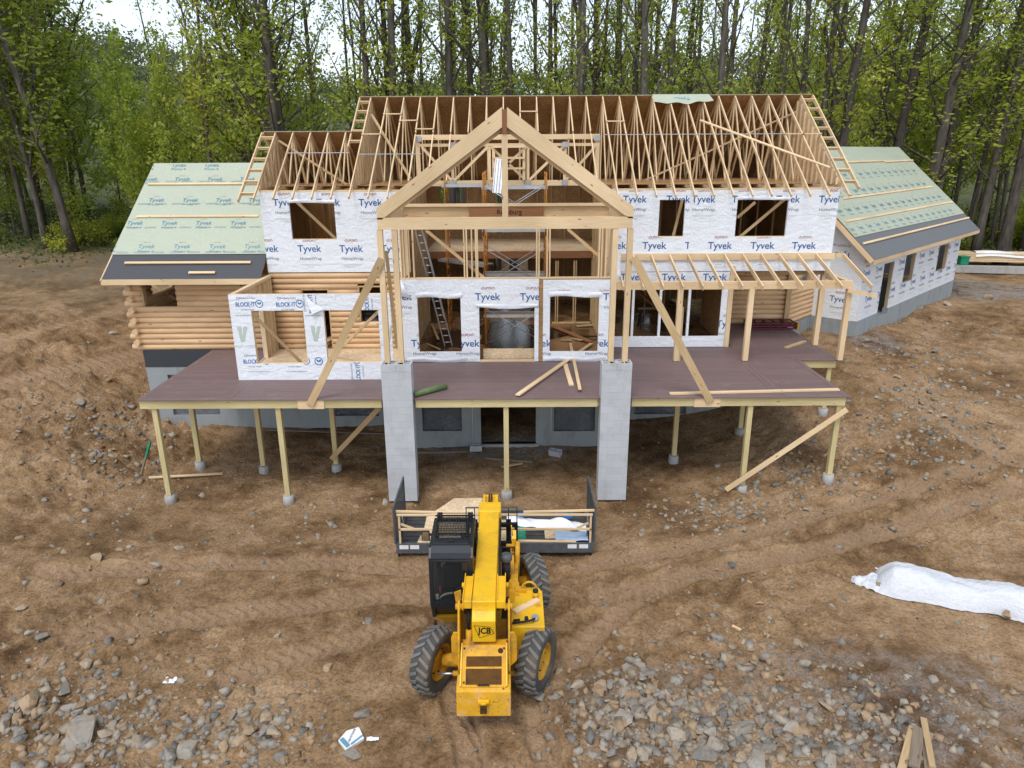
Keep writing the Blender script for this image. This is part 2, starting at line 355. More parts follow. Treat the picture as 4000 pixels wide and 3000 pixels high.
class Print:
    def __init__(s, O, U, V, N, rect, holes=()):
        s.O, s.U, s.V = Vector(O), Vector(U).normalized(), Vector(V).normalized(); s.N = Vector(N).normalized()*0.004; s.rect = rect; s.holes = list(holes); s.pieces = [{}]
    def new(s):
        if s.pieces[-1]: s.pieces.append({})
        return s
    def polys(s, P, col):
        for poly in P:
            x0, x1, y0, y1 = s.rect
            for ax, v, k in ((0, x0, False), (0, x1, True), (1, y0, False), (1, y1, True)):
                poly = clip_half(poly, ax, v, k)
                if len(poly) < 3: break
            if len(poly) < 3: continue
            parts = [poly]
            for h in s.holes: parts = [q for p in parts for q in clip_out(p, h)]
            s.pieces[-1].setdefault(col, []).extend(parts)
    def text(s, txt, x, y, width, col, bold=0.0, rot=0.0, hscale=1.0, mirror=False):
        """x, y = centre"""
        T, a, b, c, d = text_tris(txt, bold); k = width/(b-a); cx, cy = (a+b)/2, (c+d)/2; cr, sr = math.cos(rot), math.sin(rot)
        def tf(p):
            u, v = (p[0]-cx)*k, (p[1]-cy)*k*hscale
            return (x + u*cr - v*sr, y + u*sr + v*cr)
        s.polys([[tf(p) for p in t] for t in T], col); return s
    def bar(s, x0, x1, y0, y1, col): s.polys([[(x0, y0), (x1, y0), (x1, y1), (x0, y1)]], col); return s
    def ring(s, x, y, r0, r1, col, n=20):
        for i in range(n):
            a, b = 2*math.pi*i/n, 2*math.pi*(i+1)/n
            s.polys([[(x+r0*math.cos(a), y+r0*math.sin(a)), (x+r1*math.cos(a), y+r1*math.sin(a)), (x+r1*math.cos(b), y+r1*math.sin(b)), (x+r0*math.cos(b), y+r0*math.sin(b))]], col)
        return s
    def build(s, parent, name='lettering', local=False):
        """each repeat of the print is one object; its inks are material slots"""
        for by in s.pieces:
            m = MB(); cols = []; mi = []
            for col, P in by.items():
                cols.append(col)
                for p in P: m.tri([s.O + s.U*q[0] + s.V*q[1] + s.N for q in p]); mi.append(len(cols)-1)
            if not m.v: continue
            o = m.build(name, cols[0], parent, local=local)
            for c_ in cols[1:]: o.data.materials.append(MATS[c_])
            o.data.polygons.foreach_set('material_index', mi)
def cells(x0, x1, z0, z1, holes):
    xs = sorted({x0, x1, *[min(max(h[0], x0), x1) for h in holes], *[min(max(h[1], x0), x1) for h in holes]})
    out = []
    for a, b in zip(xs, xs[1:]):
        if b-a < 1e-6: continue
        m = (a+b)/2; cuts = sorted([(max(h[2], z0), min(h[3], z1)) for h in holes if h[0] < m < h[1]]); z = z0
        for c, d in cuts:
            if c > z+1e-6: out.append((a, b, z, c))
            z = max(z, d)
        if z < z1-1e-6: out.append((a, b, z, z1))
    return out
def wallX(name, mat, x0, x1, z0, z1, y0, y1, holes, parent):
    m = MB()
    for a, b, c, d in cells(x0, x1, z0, z1, holes): m.box(a, b, y0, y1, c, d)
    return m.build(name, mat, parent)
def wallY(name, mat, y0, y1, z0, z1, x0, x1, holes, parent):
    m = MB()
    for a, b, c, d in cells(y0, y1, z0, z1, holes): m.box(x0, x1, a, b, c, d)
    return m.build(name, mat, parent)
def lum(name, a, b, w, h, mat, parent, up=(0, 0, 1)): return MB().beam(a, b, w, h, up).build(name, mat, parent)
def tyvek(pr, x, y, w, tint=('print_red', 'print_blue', 'print_grey'), sub='HomeWrap', small=True):
    """one repeat of the house-wrap print, x,y = centre of the big word"""
    h = w*0.30; pr.new()
    pr.text('\u2039DUPONT\u203a', x+0.02*w, y+h*1.28, w*0.56, tint[0], 0.012, hscale=1.2)
    pr.text('Tyvek', x, y, w, tint[1], 0.012)
    pr.text(sub, x+0.03*w, y-h*1.32, w*0.92, tint[2], 0.004)
    if small:
        for k, ww in ((2.05, .9), (2.2, .75), (2.45, .3)): pr.bar(x-ww*w/2, x+ww*w/2, y-h*k-.008, y-h*k+.001, 'print_palered' if k > 2.4 else 'print_sage')
# ================================================================== THE HOUSE
YF = 23.70                    # outer face of the main front wall
ZD = 3.0                      # deck and first floor
EY, EZ, RY, RZ = 23.1, 8.08, 28.0, 11.33     # truss tail, ridge of the tall roof
SL = (RZ-EZ)/(RY-EY)
XL, XR, XM = -8.12, 10.62, -5.12
house = thing('house', 'two storey timber house under construction, white house wrap and open roof trusses', 'house', (1.2, 28.0, 0))
def px_rect(x0, y0, x1, y1, Y):
    a = atY(x0, y0, Y); b = atY(x1, y1, Y); return (a.x, b.x, b.z, a.z)
# ---- basement
BW = []
def film(parent, x0, x1, z0, z1, y):
    f = MB().box(x0, x1, y, y+0.06, z0-0.07, z0).box(x0, x1, y, y+0.06, z1, z1+.07).build('window_frame', 'old_wood', parent)
    MB().grid(lambda u, v: (x0+(x1-x0)*u, y+0.05+0.03*math.sin(u*7+v*4), z0+(z1-z0)*v), 10, 8).build('plastic_sheet', 'plastic_film', f)
hl = [px_rect(652, 1465, 860, 1622, YF), px_rect(1290, 1560, 1480, 1625, YF)]
fw = wallX('foundation_wall', 'concrete', -12.75, -3.45, -0.3, 2.98, YF+0.03, YF+0.25, hl, house)
for h in hl: film(fw, h[0], h[1], h[2], h[3], YF+0.10)
MB().box(-12.76, -8.0, YF+0.018, YF+0.03, 2.38, 2.985).build('membrane_band', 'tape_dark', fw)
hb = [px_rect(1645, 1560, 1805, 1685, 22.0), px_rect(1876, 1560, 2093, 1734, 22.0), px_rect(2165, 1560, 2324, 1685, 22.0)]
hb = [(a, b, max(c, 0.12), min(d, 2.45)) for a, b, c, d in hb]; hb[1] = (hb[1][0], hb[1][1], 0.14, 2.5)
fb = wallX('foundation_wall', 'concrete', -3.45, 3.25, -0.3, 2.96, 22.03, 22.25, hb, house)
for h in (hb[0], hb[2]): film(fb, h[0], h[1], h[2], h[3], 22.10)
MB().box(hb[1][0]-.1, hb[1][1]+.1, 21.95, 22.2, -0.2, 0.14).build('door_sill', 'concrete_foot', fb)
MB().tube([(hb[1][0]-.27, 21.99, 0.3), (hb[1][0]-.27, 21.99, 2.9)], .012, 6).build('cord', 'white_plain', fb); MB().tube([(hb[1][1]+.5, 21.99, 0.2), (hb[1][1]+.5, 21.99, 2.9)], .012, 6).build('cord', 'white_plain', fb)
wallY('foundation_wall', 'concrete', 22.25, YF+.03, -0.3, 2.96, -3.45, -3.25, [], house)
wallY('foundation_wall', 'concrete', 22.25, YF+.03, -0.3, 2.96, 3.05, 3.25, [], house)
hr = [px_rect(2480, 1560, 2680, 1618, YF)]
fr = wallX('foundation_wall', 'concrete', 3.25, 10.4, -0.3, 2.96, YF+0.03, YF+0.25, hr, house)
for h in hr: film(fr, h[0], h[1], h[2], h[3], YF+.10)
MB().box(-3.4, 3.2, 24.5, 31.8, -.05, .10).build('basement_floor', 'concrete', house)
# ---- floors
MB().box(-8.0, 3.2, YF+.05, 32.2, ZD-.03, ZD).build('floor_deck', 'osb_floor', house)
MB().box(-3.3, 3.1, 22.05, YF+.05, ZD-.03, ZD-.002).build('floor_deck', 'osb_floor', house)
MB().box(3.2, 7.3, YF+.05, 32.2, ZD-.03, ZD).build('floor_deck', 'osb_floor', house)
Z2 = 5.78
MB().box(-8.0, -3.3, YF+.1, 32.2, Z2-.3, Z2).build('upper_floor', 'osb', house)
MB().box(3.2, 10.5, YF+.1, 32.2, Z2-.3, Z2).build('upper_floor', 'osb', house)
MB().box(-3.3, 3.2, 28.0, 32.2, Z2-.02, Z2).build('upper_floor', 'osb_pale', house)
MB().box(-3.3, 3.2, 27.94, 28.0, Z2-.29, Z2-.021).build('floor_beam', 'lvl', house)
pud = MB()
def blob(cx, cy, rx, ry, sd):
    return [(cx+rx*math.cos(a)*(1+.25*math.sin(3*a+sd)+.12*math.sin(7*a+sd)), cy+ry*math.sin(a)*(1+.2*math.sin(4*a+sd)), ZD+.003) for a in [2*math.pi*i/26 for i in range(26)]]
pud.tri(blob(.05, 25.6, 1.7, 2.2, 1)); pud.tri(blob(-2.2, 25.0, .8, 1.5, 4)); pud.build('puddle', 'puddle', house)
# ---- rear wall with openings to the yard behind
back = [(-0.95, 0.75, ZD, 5.2), (-3.1, -2.0, 6.3, 8.0), (4.2, 5.6, 6.5, 7.9), (-.7, -.25, 6.0, 7.9), (-6.8, -5.2, 3.9, 5.1), (5.0, 6.4, 3.9, 5.1)]
wallX('rear_wall', 'osb', -8.1, 10.6, ZD, 8.26, 32.2, 32.3, back, house)
for x in np.arange(-8.0, 10.6, .61):
    if not any(h[0]-.05 < x < h[1]+.05 for h in back): MB().box(x-.02, x+.02, 32.08, 32.199, ZD, 8.2).build('stud', 'pine_stud', house)
wallY('side_wall', 'osb', YF+.1, 32.2, 5.7, 8.2, XR-.10, XR-.02, [], house)
wallY('side_wall', 'wrap_white', YF+.03, 32.3, 5.7, 8.28, XR-.018, XR, [], house)
wallY('side_wall', 'osb', YF+.1, 32.2, ZD, 8.2, XL+.02, XL+.1, [], house)
wallY('side_wall', 'wrap_white', YF+.03, 32.3, 5.6, 8.28, XL, XL+.018, [], house)
# ---- inner walls of the great room
for sx in (-3.32, 3.2):
    m = MB().box(sx-.008, sx+.008, YF+.1, 28.0, Z2, 8.2)
    m.build('room_wall', 'osb', house)
    for y in np.arange(YF+.2, 28.0, .41): MB().box(sx+(.01 if sx < 0 else -.05), sx+(.05 if sx < 0 else -.01), y-.02, y+.02, ZD, 8.2).build('stud', 'pine_stud', house)
wallY('room_wall', 'osb', 24.0, 28.0, ZD, Z2-.3, -3.40, -3.34, [(25.5, 26.6, ZD, 5.1)], house)
for x in (1.72, 1.80, 2.42, 2.50): MB().box(x-.02, x+.02, 27.4, 27.5, ZD+.05, 5.45).build('stud', 'pine_stud', house)
MB().box(1.6, 3.1, 27.4, 27.5, ZD+.002, ZD+.045).build('plate', 'pine_stud', house)
for x in np.arange(3.9, 7.3, .8): MB().box(x-.02, x+.02, 28.9, 29.0, ZD, 5.45).build('stud', 'pine_stud', house)
for x in np.arange(-7.6, -3.6, .61): MB().box(x-.02, x+.02, 27.4, 27.5, Z2, 8.2).build('stud', 'pine_stud', house)
for x in np.arange(3.8, 10.3, .61): MB().box(x-.02, x+.02, 27.4, 27.5, Z2, 8.2).build('stud', 'pine_stud', house)
for a, b in (((1150, 780), (1300, 930)),): 
    p, q = atY(a[0], a[1], 24.2), atY(b[0]+20, b[1]+10, 24.2); lum('wall_brace', p, q, .09, .04, 'pine_stud', house, (0, 1, 0))
for a, b in (((2890, 925), (3075, 770)), ((2880, 850), (2950, 790)), ((2625, 940), (2668, 770))):
    p, q = atY(a[0], a[1], 24.2), atY(b[0], b[1], 24.2); lum('wall_brace', p, q, .09, .04, 'pine_stud', house, (0, 1, 0))
# ---- upper front walls in house wrap
ul = [px_rect(1128, 793, 1316, 936, YF)]
wl = wallX('wrapped_wall', 'wrap_white', XL, -3.45, 5.66, 8.24, YF, YF+.09, ul, house)
ur = [px_rect(2578, 781, 2668, 926, YF), px_rect(2882, 781, 3066, 925, YF)]
wr = wallX('wrapped_wall', 'wrap_white', 3.25, XR, 5.62, 8.24, YF, YF+.09, ur, house)
for h in ul+ur: MB().box(h[0]-.0, h[1], YF+.012, YF+.085, h[2]-.0, h[2]+.025).build('window_sill', 'pine', wl if h in ul else wr)
for h in ul+[ur[1]]:   # folded wrap flap above the opening
    MB().grid(lambda u, v: (h[0]-.03+(h[1]-h[0]+.06)*u, YF-.012-.022*math.sin(v*3.1)*(0.6+.4*math.sin(u*9)), h[3]+.10*(1-v)+.015*math.sin(u*5)), 14, 4).build('wrap_flap', 'wrap_white', wl if h in ul else wr)
def row(pr, Y, pxs, py, wpx, off=0.0):
    for x in pxs:
        p = atY(x, py, Y); q = atY(x+wpx/2, py, Y); r_ = atY(x-wpx/2, py, Y); tyvek(pr, p.x, p.z, (q-r_).x)
pr = Print((0, YF, 0), (1, 0, 0), (0, 0, 1), (0, -1, 0), (XL, -3.45, 5.66, 8.24), ul)
row(pr, YF, [1112, 1282, 1447], 795, 92); row(pr, YF, [1042, 1209, 1372, 1535], 975, 92); pr.build(wl)
XS = atY(2697, 880, YF).x      # seam between two runs of wrap
pr = Print((0, YF, 0), (1, 0, 0), (0, 0, 1), (0, -1, 0), (3.25, XS, 5.62, 8.24), ur); row(pr, YF, [2480, 2650], 782, 94); row(pr, YF, [2400, 2556, 2722], 963, 94); pr.build(wr)
pr = Print((0, YF-.006, 0), (1, 0, 0), (0, 0, 1), (0, -1, 0), (XS+.02, XR, 5.62, 8.24), ur); row(pr, YF, [2748, 2905, 3078, 3245], 782, 94); row(pr, YF, [2812, 2978, 3140], 963, 94); pr.build(wr)
m = MB()
for a_, b_, c_, d_ in cells(XS, XR-.002, 5.63, 8.235, ur): m.box(a_, b_, YF-.006, YF-.0005, c_, d_)
m.build('wrap_overlap', 'wrap_white', wr)
MB().box(XL, -3.45, YF-.0, YF+.13, 8.242, 8.30).build('top_plate', 'pine', house); MB().box(3.25, XR, YF, YF+.13, 8.242, 8.30).build('top_plate', 'pine', house)
# ---- log courses of the first floor behind the sun room
def log(parent, a, b, r=.102, mat='log_pine', n=12):
    o = MB().tube([a, b], r, n).build('log', mat, parent); return o
def log_wall(parent, x0, x1, y, z0, n, pitch, holes, ext=None):
    for k in range(n):
        z = z0 + pitch*(k+.5); segs = [(x0, x1)]
        if ext and k % 2 == 0: segs = [(x0-ext, x1)]
        for h in holes:
            if h[2] < z < h[3]:
                segs = [s for a, b in segs for s in ((a, min(b, h[0])), (max(a, h[1]), b)) if s[1]-s[0] > .05]
        for a, b in segs: log(parent, (a, y+.09, z), (b, y+.09, z))
lp = 0.188
door_l = px_rect(1172, 1130, 1302, 1366, YF); win_l = px_rect(1396, 1118, 1520, 1256, YF)
door_l = (door_l[0], door_l[1], ZD, door_l[3])
log_wall(house, XL, -3.45, YF, ZD, 14, lp, [door_l, win_l])
for h in (door_l, win_l):
    f = MB().box(h[0], h[0]+.04, YF+.02, YF+.2, h[2], h[3]).box(h[1]-.04, h[1], YF+.02, YF+.2, h[2], h[3]).box(h[0]+.04, h[1]-.04, YF+.02, YF+.2, h[3]-.04, h[3]); f.build('frame', 'pine_stud', house)
# ---- sun room
SX0, SX1, SY = XL-.03, -3.5, 20.2
s1, s2 = px_rect(980, 1214, 1204, 1420, SY), px_rect(1262, 1212, 1490, 1415, SY)
sw = wallX('sunroom_wall', 'wrap_white', SX0, SX1, ZD+.005, 5.58, SY, SY+.012, [s1, s2], house)
pr = Print((0, SY, 0), (1, 0, 0), (0, 0, 1), (0, -1, 0), (SX0, SX1, ZD+.01, 5.57), [s1, s2])
def blockit(x, y, w, rot=0.0, badge=True):
    p = atY(x, y, SY); c, s = math.cos(rot), math.sin(rot); pr.new()
    def q(u, v): return (p.x+u*c-v*s, p.z+u*s+v*c)
    pr.text('BLOCK\u00b7IT', *q(-.16*w, 0), w*.68, 'print_blue2', .02, rot, hscale=1.35)
    pr.text('Kimberly-Clark', *q(-.06*w, .22*w), w*.55, 'print_blue', .0, rot); pr.text('HOUSE WRAP', *q(-.1*w, -.19*w), w*.45, 'print_grey', 0, rot)
    pr.ring(*q(-.40*w, .22*w), .035*w, .05*w, 'print_grey', 12)
    if badge:
        pr.ring(*q(.33*w, .02*w), .115*w, .14*w, 'print_blue2'); pr.ring(*q(.33*w, .02*w), .115*w, .116*w, 'print_blue2', 10)
        x0, y0 = q(.33*w, .02*w); pr.polys([[(x0-.06*w, y0+.01*w), (x0, y0-.03*w), (x0, y0+.03*w), (x0-.06*w, y0+.06*w)], [(x0+.01*w, y0-.03*w), (x0+.07*w, y0+.01*w), (x0+.07*w, y0+.06*w), (x0+.01*w, y0+.03*w)]], 'print_blue2')
for a in ((976, 1189, .82), (1134, 1189, .82), (1005, 1412, .82), (1160, 1412, .82)): blockit(*a)
blockit(1432, 1178, .82, math.pi/2); blockit(1398, 1442, .82, math.pi/2); blockit(1212, 1168, .82, math.pi/2, False)
pr.new(); p = atY(1245, 1411, SY); pr.ring(p.x, p.z, .10, .125, 'print_blue2'); pr.polys([[(p.x-.06, p.z+.0), (p.x, p.z-.03), (p.x, p.z+.03), (p.x-.06, p.z+.05)], [(p.x+.01, p.z-.03), (p.x+.07, p.z), (p.x+.07, p.z+.05), (p.x+.01, p.z+.03)]], 'print_blue2')
for x, yy in ((950, 1310), (1236, 1308), (1520, 1306)):
    p = atY(x, yy, SY); w_ = .3; pr.new()
    pr.polys([[(p.x-w_/2, p.z+.27), (p.x-w_/2+.12, p.z+.27), (p.x-.02, p.z-.2), (p.x-.09, p.z-.2)], [(p.x-.018, p.z-.2), (p.x+.02, p.z-.2), (p.x+.15, p.z+.26), (p.x+.05, p.z+.26), (p.x-.018, p.z+.0)]], 'print_sage')
    pr.text('WOLF HOMES', p.x, p.z-.33, .62, 'print_sage', .0)
for x in (950, 1240, 1050, 1200): pr.text('www.kimberly-clark.com', atY(x, 0, SY).x, 0, .1, 'print_grey') if False else None
for x, yy in ((960, 1233), (1232, 1233), (1010, 1452), (1160, 1451)): pr.new().text('www.kimberlyclark.com', atY(x, yy, SY).x, atY(x, yy, SY).z, .62, 'print_teal')
pr.build(sw)
MB().box(SX0, SX1, SY+.013, SY+.15, 5.50, 5.575).build('plate', 'pine', house); MB().box(SX0, SX0+.14, SY+.151, YF+.0, 5.50, 5.58).build('plate', 'pine', house)
for s_ in (s1, s2):
    for x0, x1 in ((s_[0]-.05, s_[0]-.001), (s_[1]+.001, s_[1]+.05)): MB().box(x0, x1, SY+.013, SY+.15, ZD+.01, 5.499).build('stud', 'pine', house)
    MB().box(s_[0], s_[1], SY+.013, SY+.15, s_[2]-.05, s_[2]-.001).build('window_sill', 'pine', house)
wallY('sunroom_wall', 'osb_pale', SY+.151, YF, ZD+.01, 5.50, SX0+.015, SX0+.03, [(21.2, 22.5, ZD+.05, 5.1)], house)
wallY('sunroom_wall', 'wrap_white', SY+.013, YF, ZD+.01, 5.57, SX0, SX0+.013, [(21.2, 22.5, ZD+.05, 5.1)], house)
for y in (20.8, 21.15, 22.52, 22.9, 23.3, 23.6): MB().box(SX0+.032, SX0+.13, y-.02, y+.02, ZD+.01, 5.50).build('stud', 'pine', house)
MB().box(SX0+.032, SX0+.13, 21.2, 22.5, 4.95, 5.05).build('header', 'pine', house)
MB().box(SX0, SX1, SY+.16, YF, ZD+.006, ZD+.02).build('floor_deck', 'osb_pale', house)
p0, p1 = atZ(980+70, 1215, 5.0), (-6.9, 22.1, ZD+.06)
lum('wall_brace', atY(985, 1225, SY+.1), (-6.55, 21.5, ZD+.06), .04, .09, 'pine_stud', house); MB().box(-6.65, -6.2, 21.4, 21.55, ZD+.021, ZD+.06).build('brace_block', 'pine_stud', house)
lum('wall_brace', (-5.95, 22.6, ZD+.05), atY(1478, 1218, SY+.2), .04, .09, 'pine', house)
# folded-back corner of the wrap
a, b, c, d = atY(1192, 1160, SY), atY(1268, 1206, SY), atY(1222, 1224, SY), atY(1205, 1195, SY)
MB().tri([(a.x, SY-.01, a.z), (d.x, SY-.02, d.z), (c.x, SY-.10, c.z), (b.x, SY-.06, b.z)]).build('wrap_flap', 'wrap_white', house)
# ---- entrance bay: wrapped below, open studs above
BY = 22.0; BX0, BX1 = -3.47, 3.22
zb = atY(2000, 1090, BY).z; zt = atY(2000, 806, BY).z; xs0, xs1 = atY(2104, 1250, BY).x, atY(2121, 1250, BY).x
o1, o2, o3 = px_rect(1629, 1161, 1804, 1373, BY), px_rect(1871, 1190, 2087, 1413, BY), px_rect(2149, 1157, 2334, 1371, BY)
o2 = (o2[0], o2[1], ZD+.06, o2[3])
b1 = wallX('bay_wall', 'wrap_white', BX0, xs0, ZD+.02, zb, BY, BY+.012, [o1, o2], house); b2 = wallX('bay_wall', 'wrap_white', xs1, BX1, ZD+.02, zb-.03, BY, BY+.012, [o3], house)
wallX('bay_sheathing', 'osb', BX0+.01, BX1-.01, ZD+.01, zb, BY+.013, BY+.03, [o1, o2, o3], house)
pr = Print((0, BY, 0), (1, 0, 0), (0, 0, 1), (0, -1, 0), (BX0, xs0, ZD+.02, zb), [o1, o2]); row(pr, BY, [1560, 1905, 2080], 1163, 98); row(pr, BY, [1655, 1825], 1345, 98); pr.build(b1)
p = atY(1697, 1136, BY); 
pr = Print((0, BY, 0), (1, 0, 0), (0, 0, 1), (0, -1, 0), (xs1, BX1, ZD+.02, zb-.03), [o3]); row(pr, BY, [2110, 2250, 2420], 1163, 98) if False else None
for x, yy in ((2206, 1136), (2365, 1135)): q = atY(x, yy, BY); pr.new().text('\u2039DUPONT\u203a', q.x, q.z, .40, 'print_red', 0, hscale=1.15)
row(pr, BY, [2405], 1163, 98); row(pr, BY, [2105, 2330], 1345, 98); pr.build(b2)
for o in (o1, o3):
    MB().grid(lambda u, v: (o[0]-.05+(o[1]-o[0]+.1)*u, BY-.012-.03*math.sin(v*3.1)*(0.6+.4*math.sin(u*8)), o[3]+.16*(1-v)-.02+.025*math.sin(u*6)), 14, 4).build('wrap_flap', 'wrap_white', house)
MB().grid(lambda u, v: (o2[0]-.1+(o2[1]-o2[0]+.2)*u, BY-.010-.025*math.sin(v*3.1)*(0.6+.4*math.sin(u*8)), o2[3]+.02-.16*v*(.55+.45*math.sin(u*3.0))), 14, 4).build('wrap_flap', 'wrap_white', house)
for xx, wd in ((BX0+.1, 1.9), (xs1+.02, 2.0)):
    MB().grid(lambda u, v: (xx+wd*u, BY-.014-.025*math.sin(v*3.1+u), ZD+.16-.15*v+.03*math.sin(u*7)), 16, 4).build('wrap_flap', 'wrap_white', house)
MB().grid(lambda u, v: (BX0-.06+.12*u+.3*v*u, BY-.03-.10*math.sin(v*3), zb+.05-.55*v-.1*u), 6, 6).build('wrap_flap', 'wrap_white', house)
for x0, x1 in ((o1[0]-.06, o1[0]-.001), (o1[1]+.001, o1[1]+.05), (o2[0]-.06, o2[0]-.001), (o2[1]+.001, o2[1]+.05), (o3[0]-.05, o3[0]-.001), (o3[1]+.001, o3[1]+.05)): MB().box(x0, x1, BY+.031, BY+.14, ZD+.05, zb-.05).build('stud', 'pine_stud', house)
MB().box(o2[0], o2[1], BY-.02, BY+.14, ZD+.005, ZD+.055).build('threshold', 'pine', house); MB().box(o2[0]+.1, o2[1]+.0, BY+.3, BY+.34, ZD+.02, ZD+.36).build('loose_header', 'osb_pale', house)
MB().box(BX0, BX1, BY, BY+.14, zb+.002, zb+.045).build('plate', 'pine', house); MB().box(BX0-.0, BX1, BY-.005, BY+.145, zt, zt+.08).build('plate', 'pine', house)
MB().box(BX0+.02, BX1-.02, BY+.08, BY+.13, zt-.31, zt-.002).build('header', 'pine_stud', house)
MB().box(-1.27, .98, BY+.02, BY+.079, zt-.32, zt-.004).build('header', 'lvl', house)
prh = Print((0, BY+.02, 0), (1, 0, 0), (0, 0, 1), (0, -1, 0), (-1.27, .98, zt-.32, zt)); q = atY(1990, 831, BY); prh.text('Roseburg', q.x, q.z, .75, 'print_black', .01); prh.build(house)
for zx in (1562, 1574, 1590, 1612, 1812, 1822, 1842, 1858, 1864, 2097, 2106, 2138, 2148, 2342, 2352, 2368):
    x = atY(zx, 960, BY).x; MB().box(x-.022, x+.022, BY+.01, BY+.13, zb+.046, zt-.311).build('stud', 'pine', house)
for a, b in (((1665, 900), (1890, 1085)), ((2218, 895), (2340, 1000))): lum('wall_brace', atY(*a, BY+.18), atY(*b, BY+.18), .09, .04, 'pine_stud', house, (0, 1, 0))
for sx in (BX0+.06, BX1-.06):
    for y in np.arange(BY+.25, YF, .36): MB().box(sx-.055, sx+.055, y-.02, y+.02, ZD+.02, zt).build('stud', 'pine', house)
    MB().box(sx-.06, sx+.06, BY+.146, YF, zt, zt+.08).build('plate', 'pine', house)
wallY('bay_sheathing', 'osb', BY+.14, YF, ZD+.01, zb, BX0+.12, BX0+.135, [], house)
wallY('bay_sheathing', 'wrap_white', BY+.02, YF, ZD+.01, zb+.0, BX0-.012, BX0+.003, [], house); wallY('bay_sheathing', 'wrap_white', BY+.02, YF, ZD+.01, zb, BX1-.003, BX1+.012, [], house)
MB().grid(lambda u, v: (BX1+.02+.12*u, BY-.02-.05*u, zb+.9-.75*v-.1*u*v), 4, 6).build('wrap_flap', 'wrap_white', house)
# ---- first floor right of the bay: long window opening with mullions
w3 = px_rect(2395, 1130, 2805, 1312, YF)
wf = wallX('wrapped_wall', 'wrap_white', 3.25, 7.30, ZD+.02, 5.60, YF-.01, YF+.02, [w3], house)
pr = Print((0, YF-.01, 0), (1, 0, 0), (0, 0, 1), (0, -1, 0), (3.25, 7.3, ZD, 5.6), [w3]); row(pr, YF, [2470, 2632, 2792], 1086, 94); row(pr, YF, [2845], 1268, 94); pr.build(wf)
for zx in (2472, 2578, 2690): x = atY(zx, 1220, YF).x; MB().box(x-.04, x+.04, YF, YF+.1, w3[2]+.001, w3[3]-.001).build('mullion', 'wrap_white', house)
MB().box(7.31, 7.47, YF-.02, YF+.14, ZD+.01, 5.8).build('corner_post', 'pine', house)
# recessed log wall and the angled log wall towards the garage
A = atZ(2858, 1266, ZD); Bq = atZ(3062, 1263, ZD)
log_wall(house, 7.4, Bq.x-.05, A.y, ZD, 14, lp, [])
wallY('side_wall', 'osb', YF+.15, A.y, ZD+.01, 5.48, 7.36, 7.40, [], house)
MB().box(Bq.x-.09, Bq.x+.09, A.y-.1, A.y+.08, ZD, 5.6).build('corner_post', 'pine_dull', house)
for k in range(14):
    z = ZD-.05+lp*(k+.5); d = Vector((.707, .707, 0)); s0 = Vector((Bq.x+.05, A.y+.1, z)); segs = [(0, 3.6)]
    if 8 <= k <= 11: segs = [(0, .9), (1.75, 3.6)]
    for a, b in segs: log(house, s0+d*a, s0+d*b)
MB().beam((Bq.x+.08, A.y+.17, 2.3), (Bq.x+2.7, A.y+2.8, 2.3), .2, 1.3).build('foundation_wall', 'concrete', house)
# ---- roof trusses
def truss(ey, ez, ry, rz, webs=True, bottom=True, front=True, y_cut=None):
    m = MB(); sl = (rz-ez)/(ry-ey); T = .04; D = .092
    def ch(a, b): m.beam((0, a[0], a[1]), (0, b[0], b[1]), T, D)
    by = 2*ry-ey; zb_ = ez+.26; y0 = y_cut if y_cut else ey
    top = lambda y: rz - abs(y-ry)*sl
    ch((y0, top(y0)), (ry, rz)); ch((ry, rz), (by, ez))
    if bottom: ch((ey+.6, zb_), (by-.6, zb_))
    if webs:
        L = ry-ey
        if bottom: ch((ry-.36*L, zb_), (ry-.5*L, top(ry-.5*L)-.03)); ch((ry-.36*L, zb_), (ry-.03, rz-.08)); ch((ey+.68, zb_), (ey+1.0, top(ey+1.0)-.02))
        ch((ry+.36*L, zb_), (ry+.5*L, top(ry+.5*L)-.03)); ch((ry+.36*L, zb_), (ry+.03, rz-.08)); ch((ry+.02, rz-.05), (ry+.02, zb_)) 
    return m
protos = {}
def put_truss(key, x, parent, **k):
    if key not in protos: protos[key] = truss(**k).mesh('roof_truss', Vector((0, 0, 0)))
    o = bpy.data.objects.new('roof_truss', protos[key]); COL.objects.link(o)
    if not protos[key].materials: protos[key].materials.append(MATS['pine'])
    o.parent = parent; o.location = Vector((x, 0, 0)) - org(parent); return o
xs = [XM + .607*k for k in range(27)]
GX0, GX1 = -3.32, 3.1
for x in xs:
    if x > XR+.05: continue
    if GX0 < x < GX1: put_truss('cut', x, house, ey=EY, ez=EZ, ry=RY, rz=RZ, bottom=False, y_cut=26.12)
    else: put_truss('full', x, house, ey=EY, ez=EZ, ry=RY, rz=RZ)
for x in xs:     # jack rafters in front of the girder
    if GX0 < x < -1.7 or 1.7 < x < GX1: lum('jack_rafter', (x, EY+.7, EZ+.7*SL), (x, 26.03, EZ+(26.03-EY)*SL-.02), .04, .092, 'pine', house)
LRY, LRZ = 26.0, 10.08
for k in range(5): put_truss('low', XL + .607*k, house, ey=EY, ez=EZ-.01, ry=LRY, rz=LRZ)
MB().box(XL+.1, GX0-.05, 24.5, 28.6, EZ+.31, EZ+.325).build('attic_light_block', 'osb', house); MB().box(XM+.1, GX0-.05, 28.61, 32.0, EZ+.31, EZ+.325).build('attic_light_block', 'osb', house); MB().box(GX1+.05, XR-.2, 24.5, 32.0, EZ+.31, EZ+.325).build('attic_light_block', 'osb', house)  # added boards above the bottom chords, keep skylight out of the upper rooms
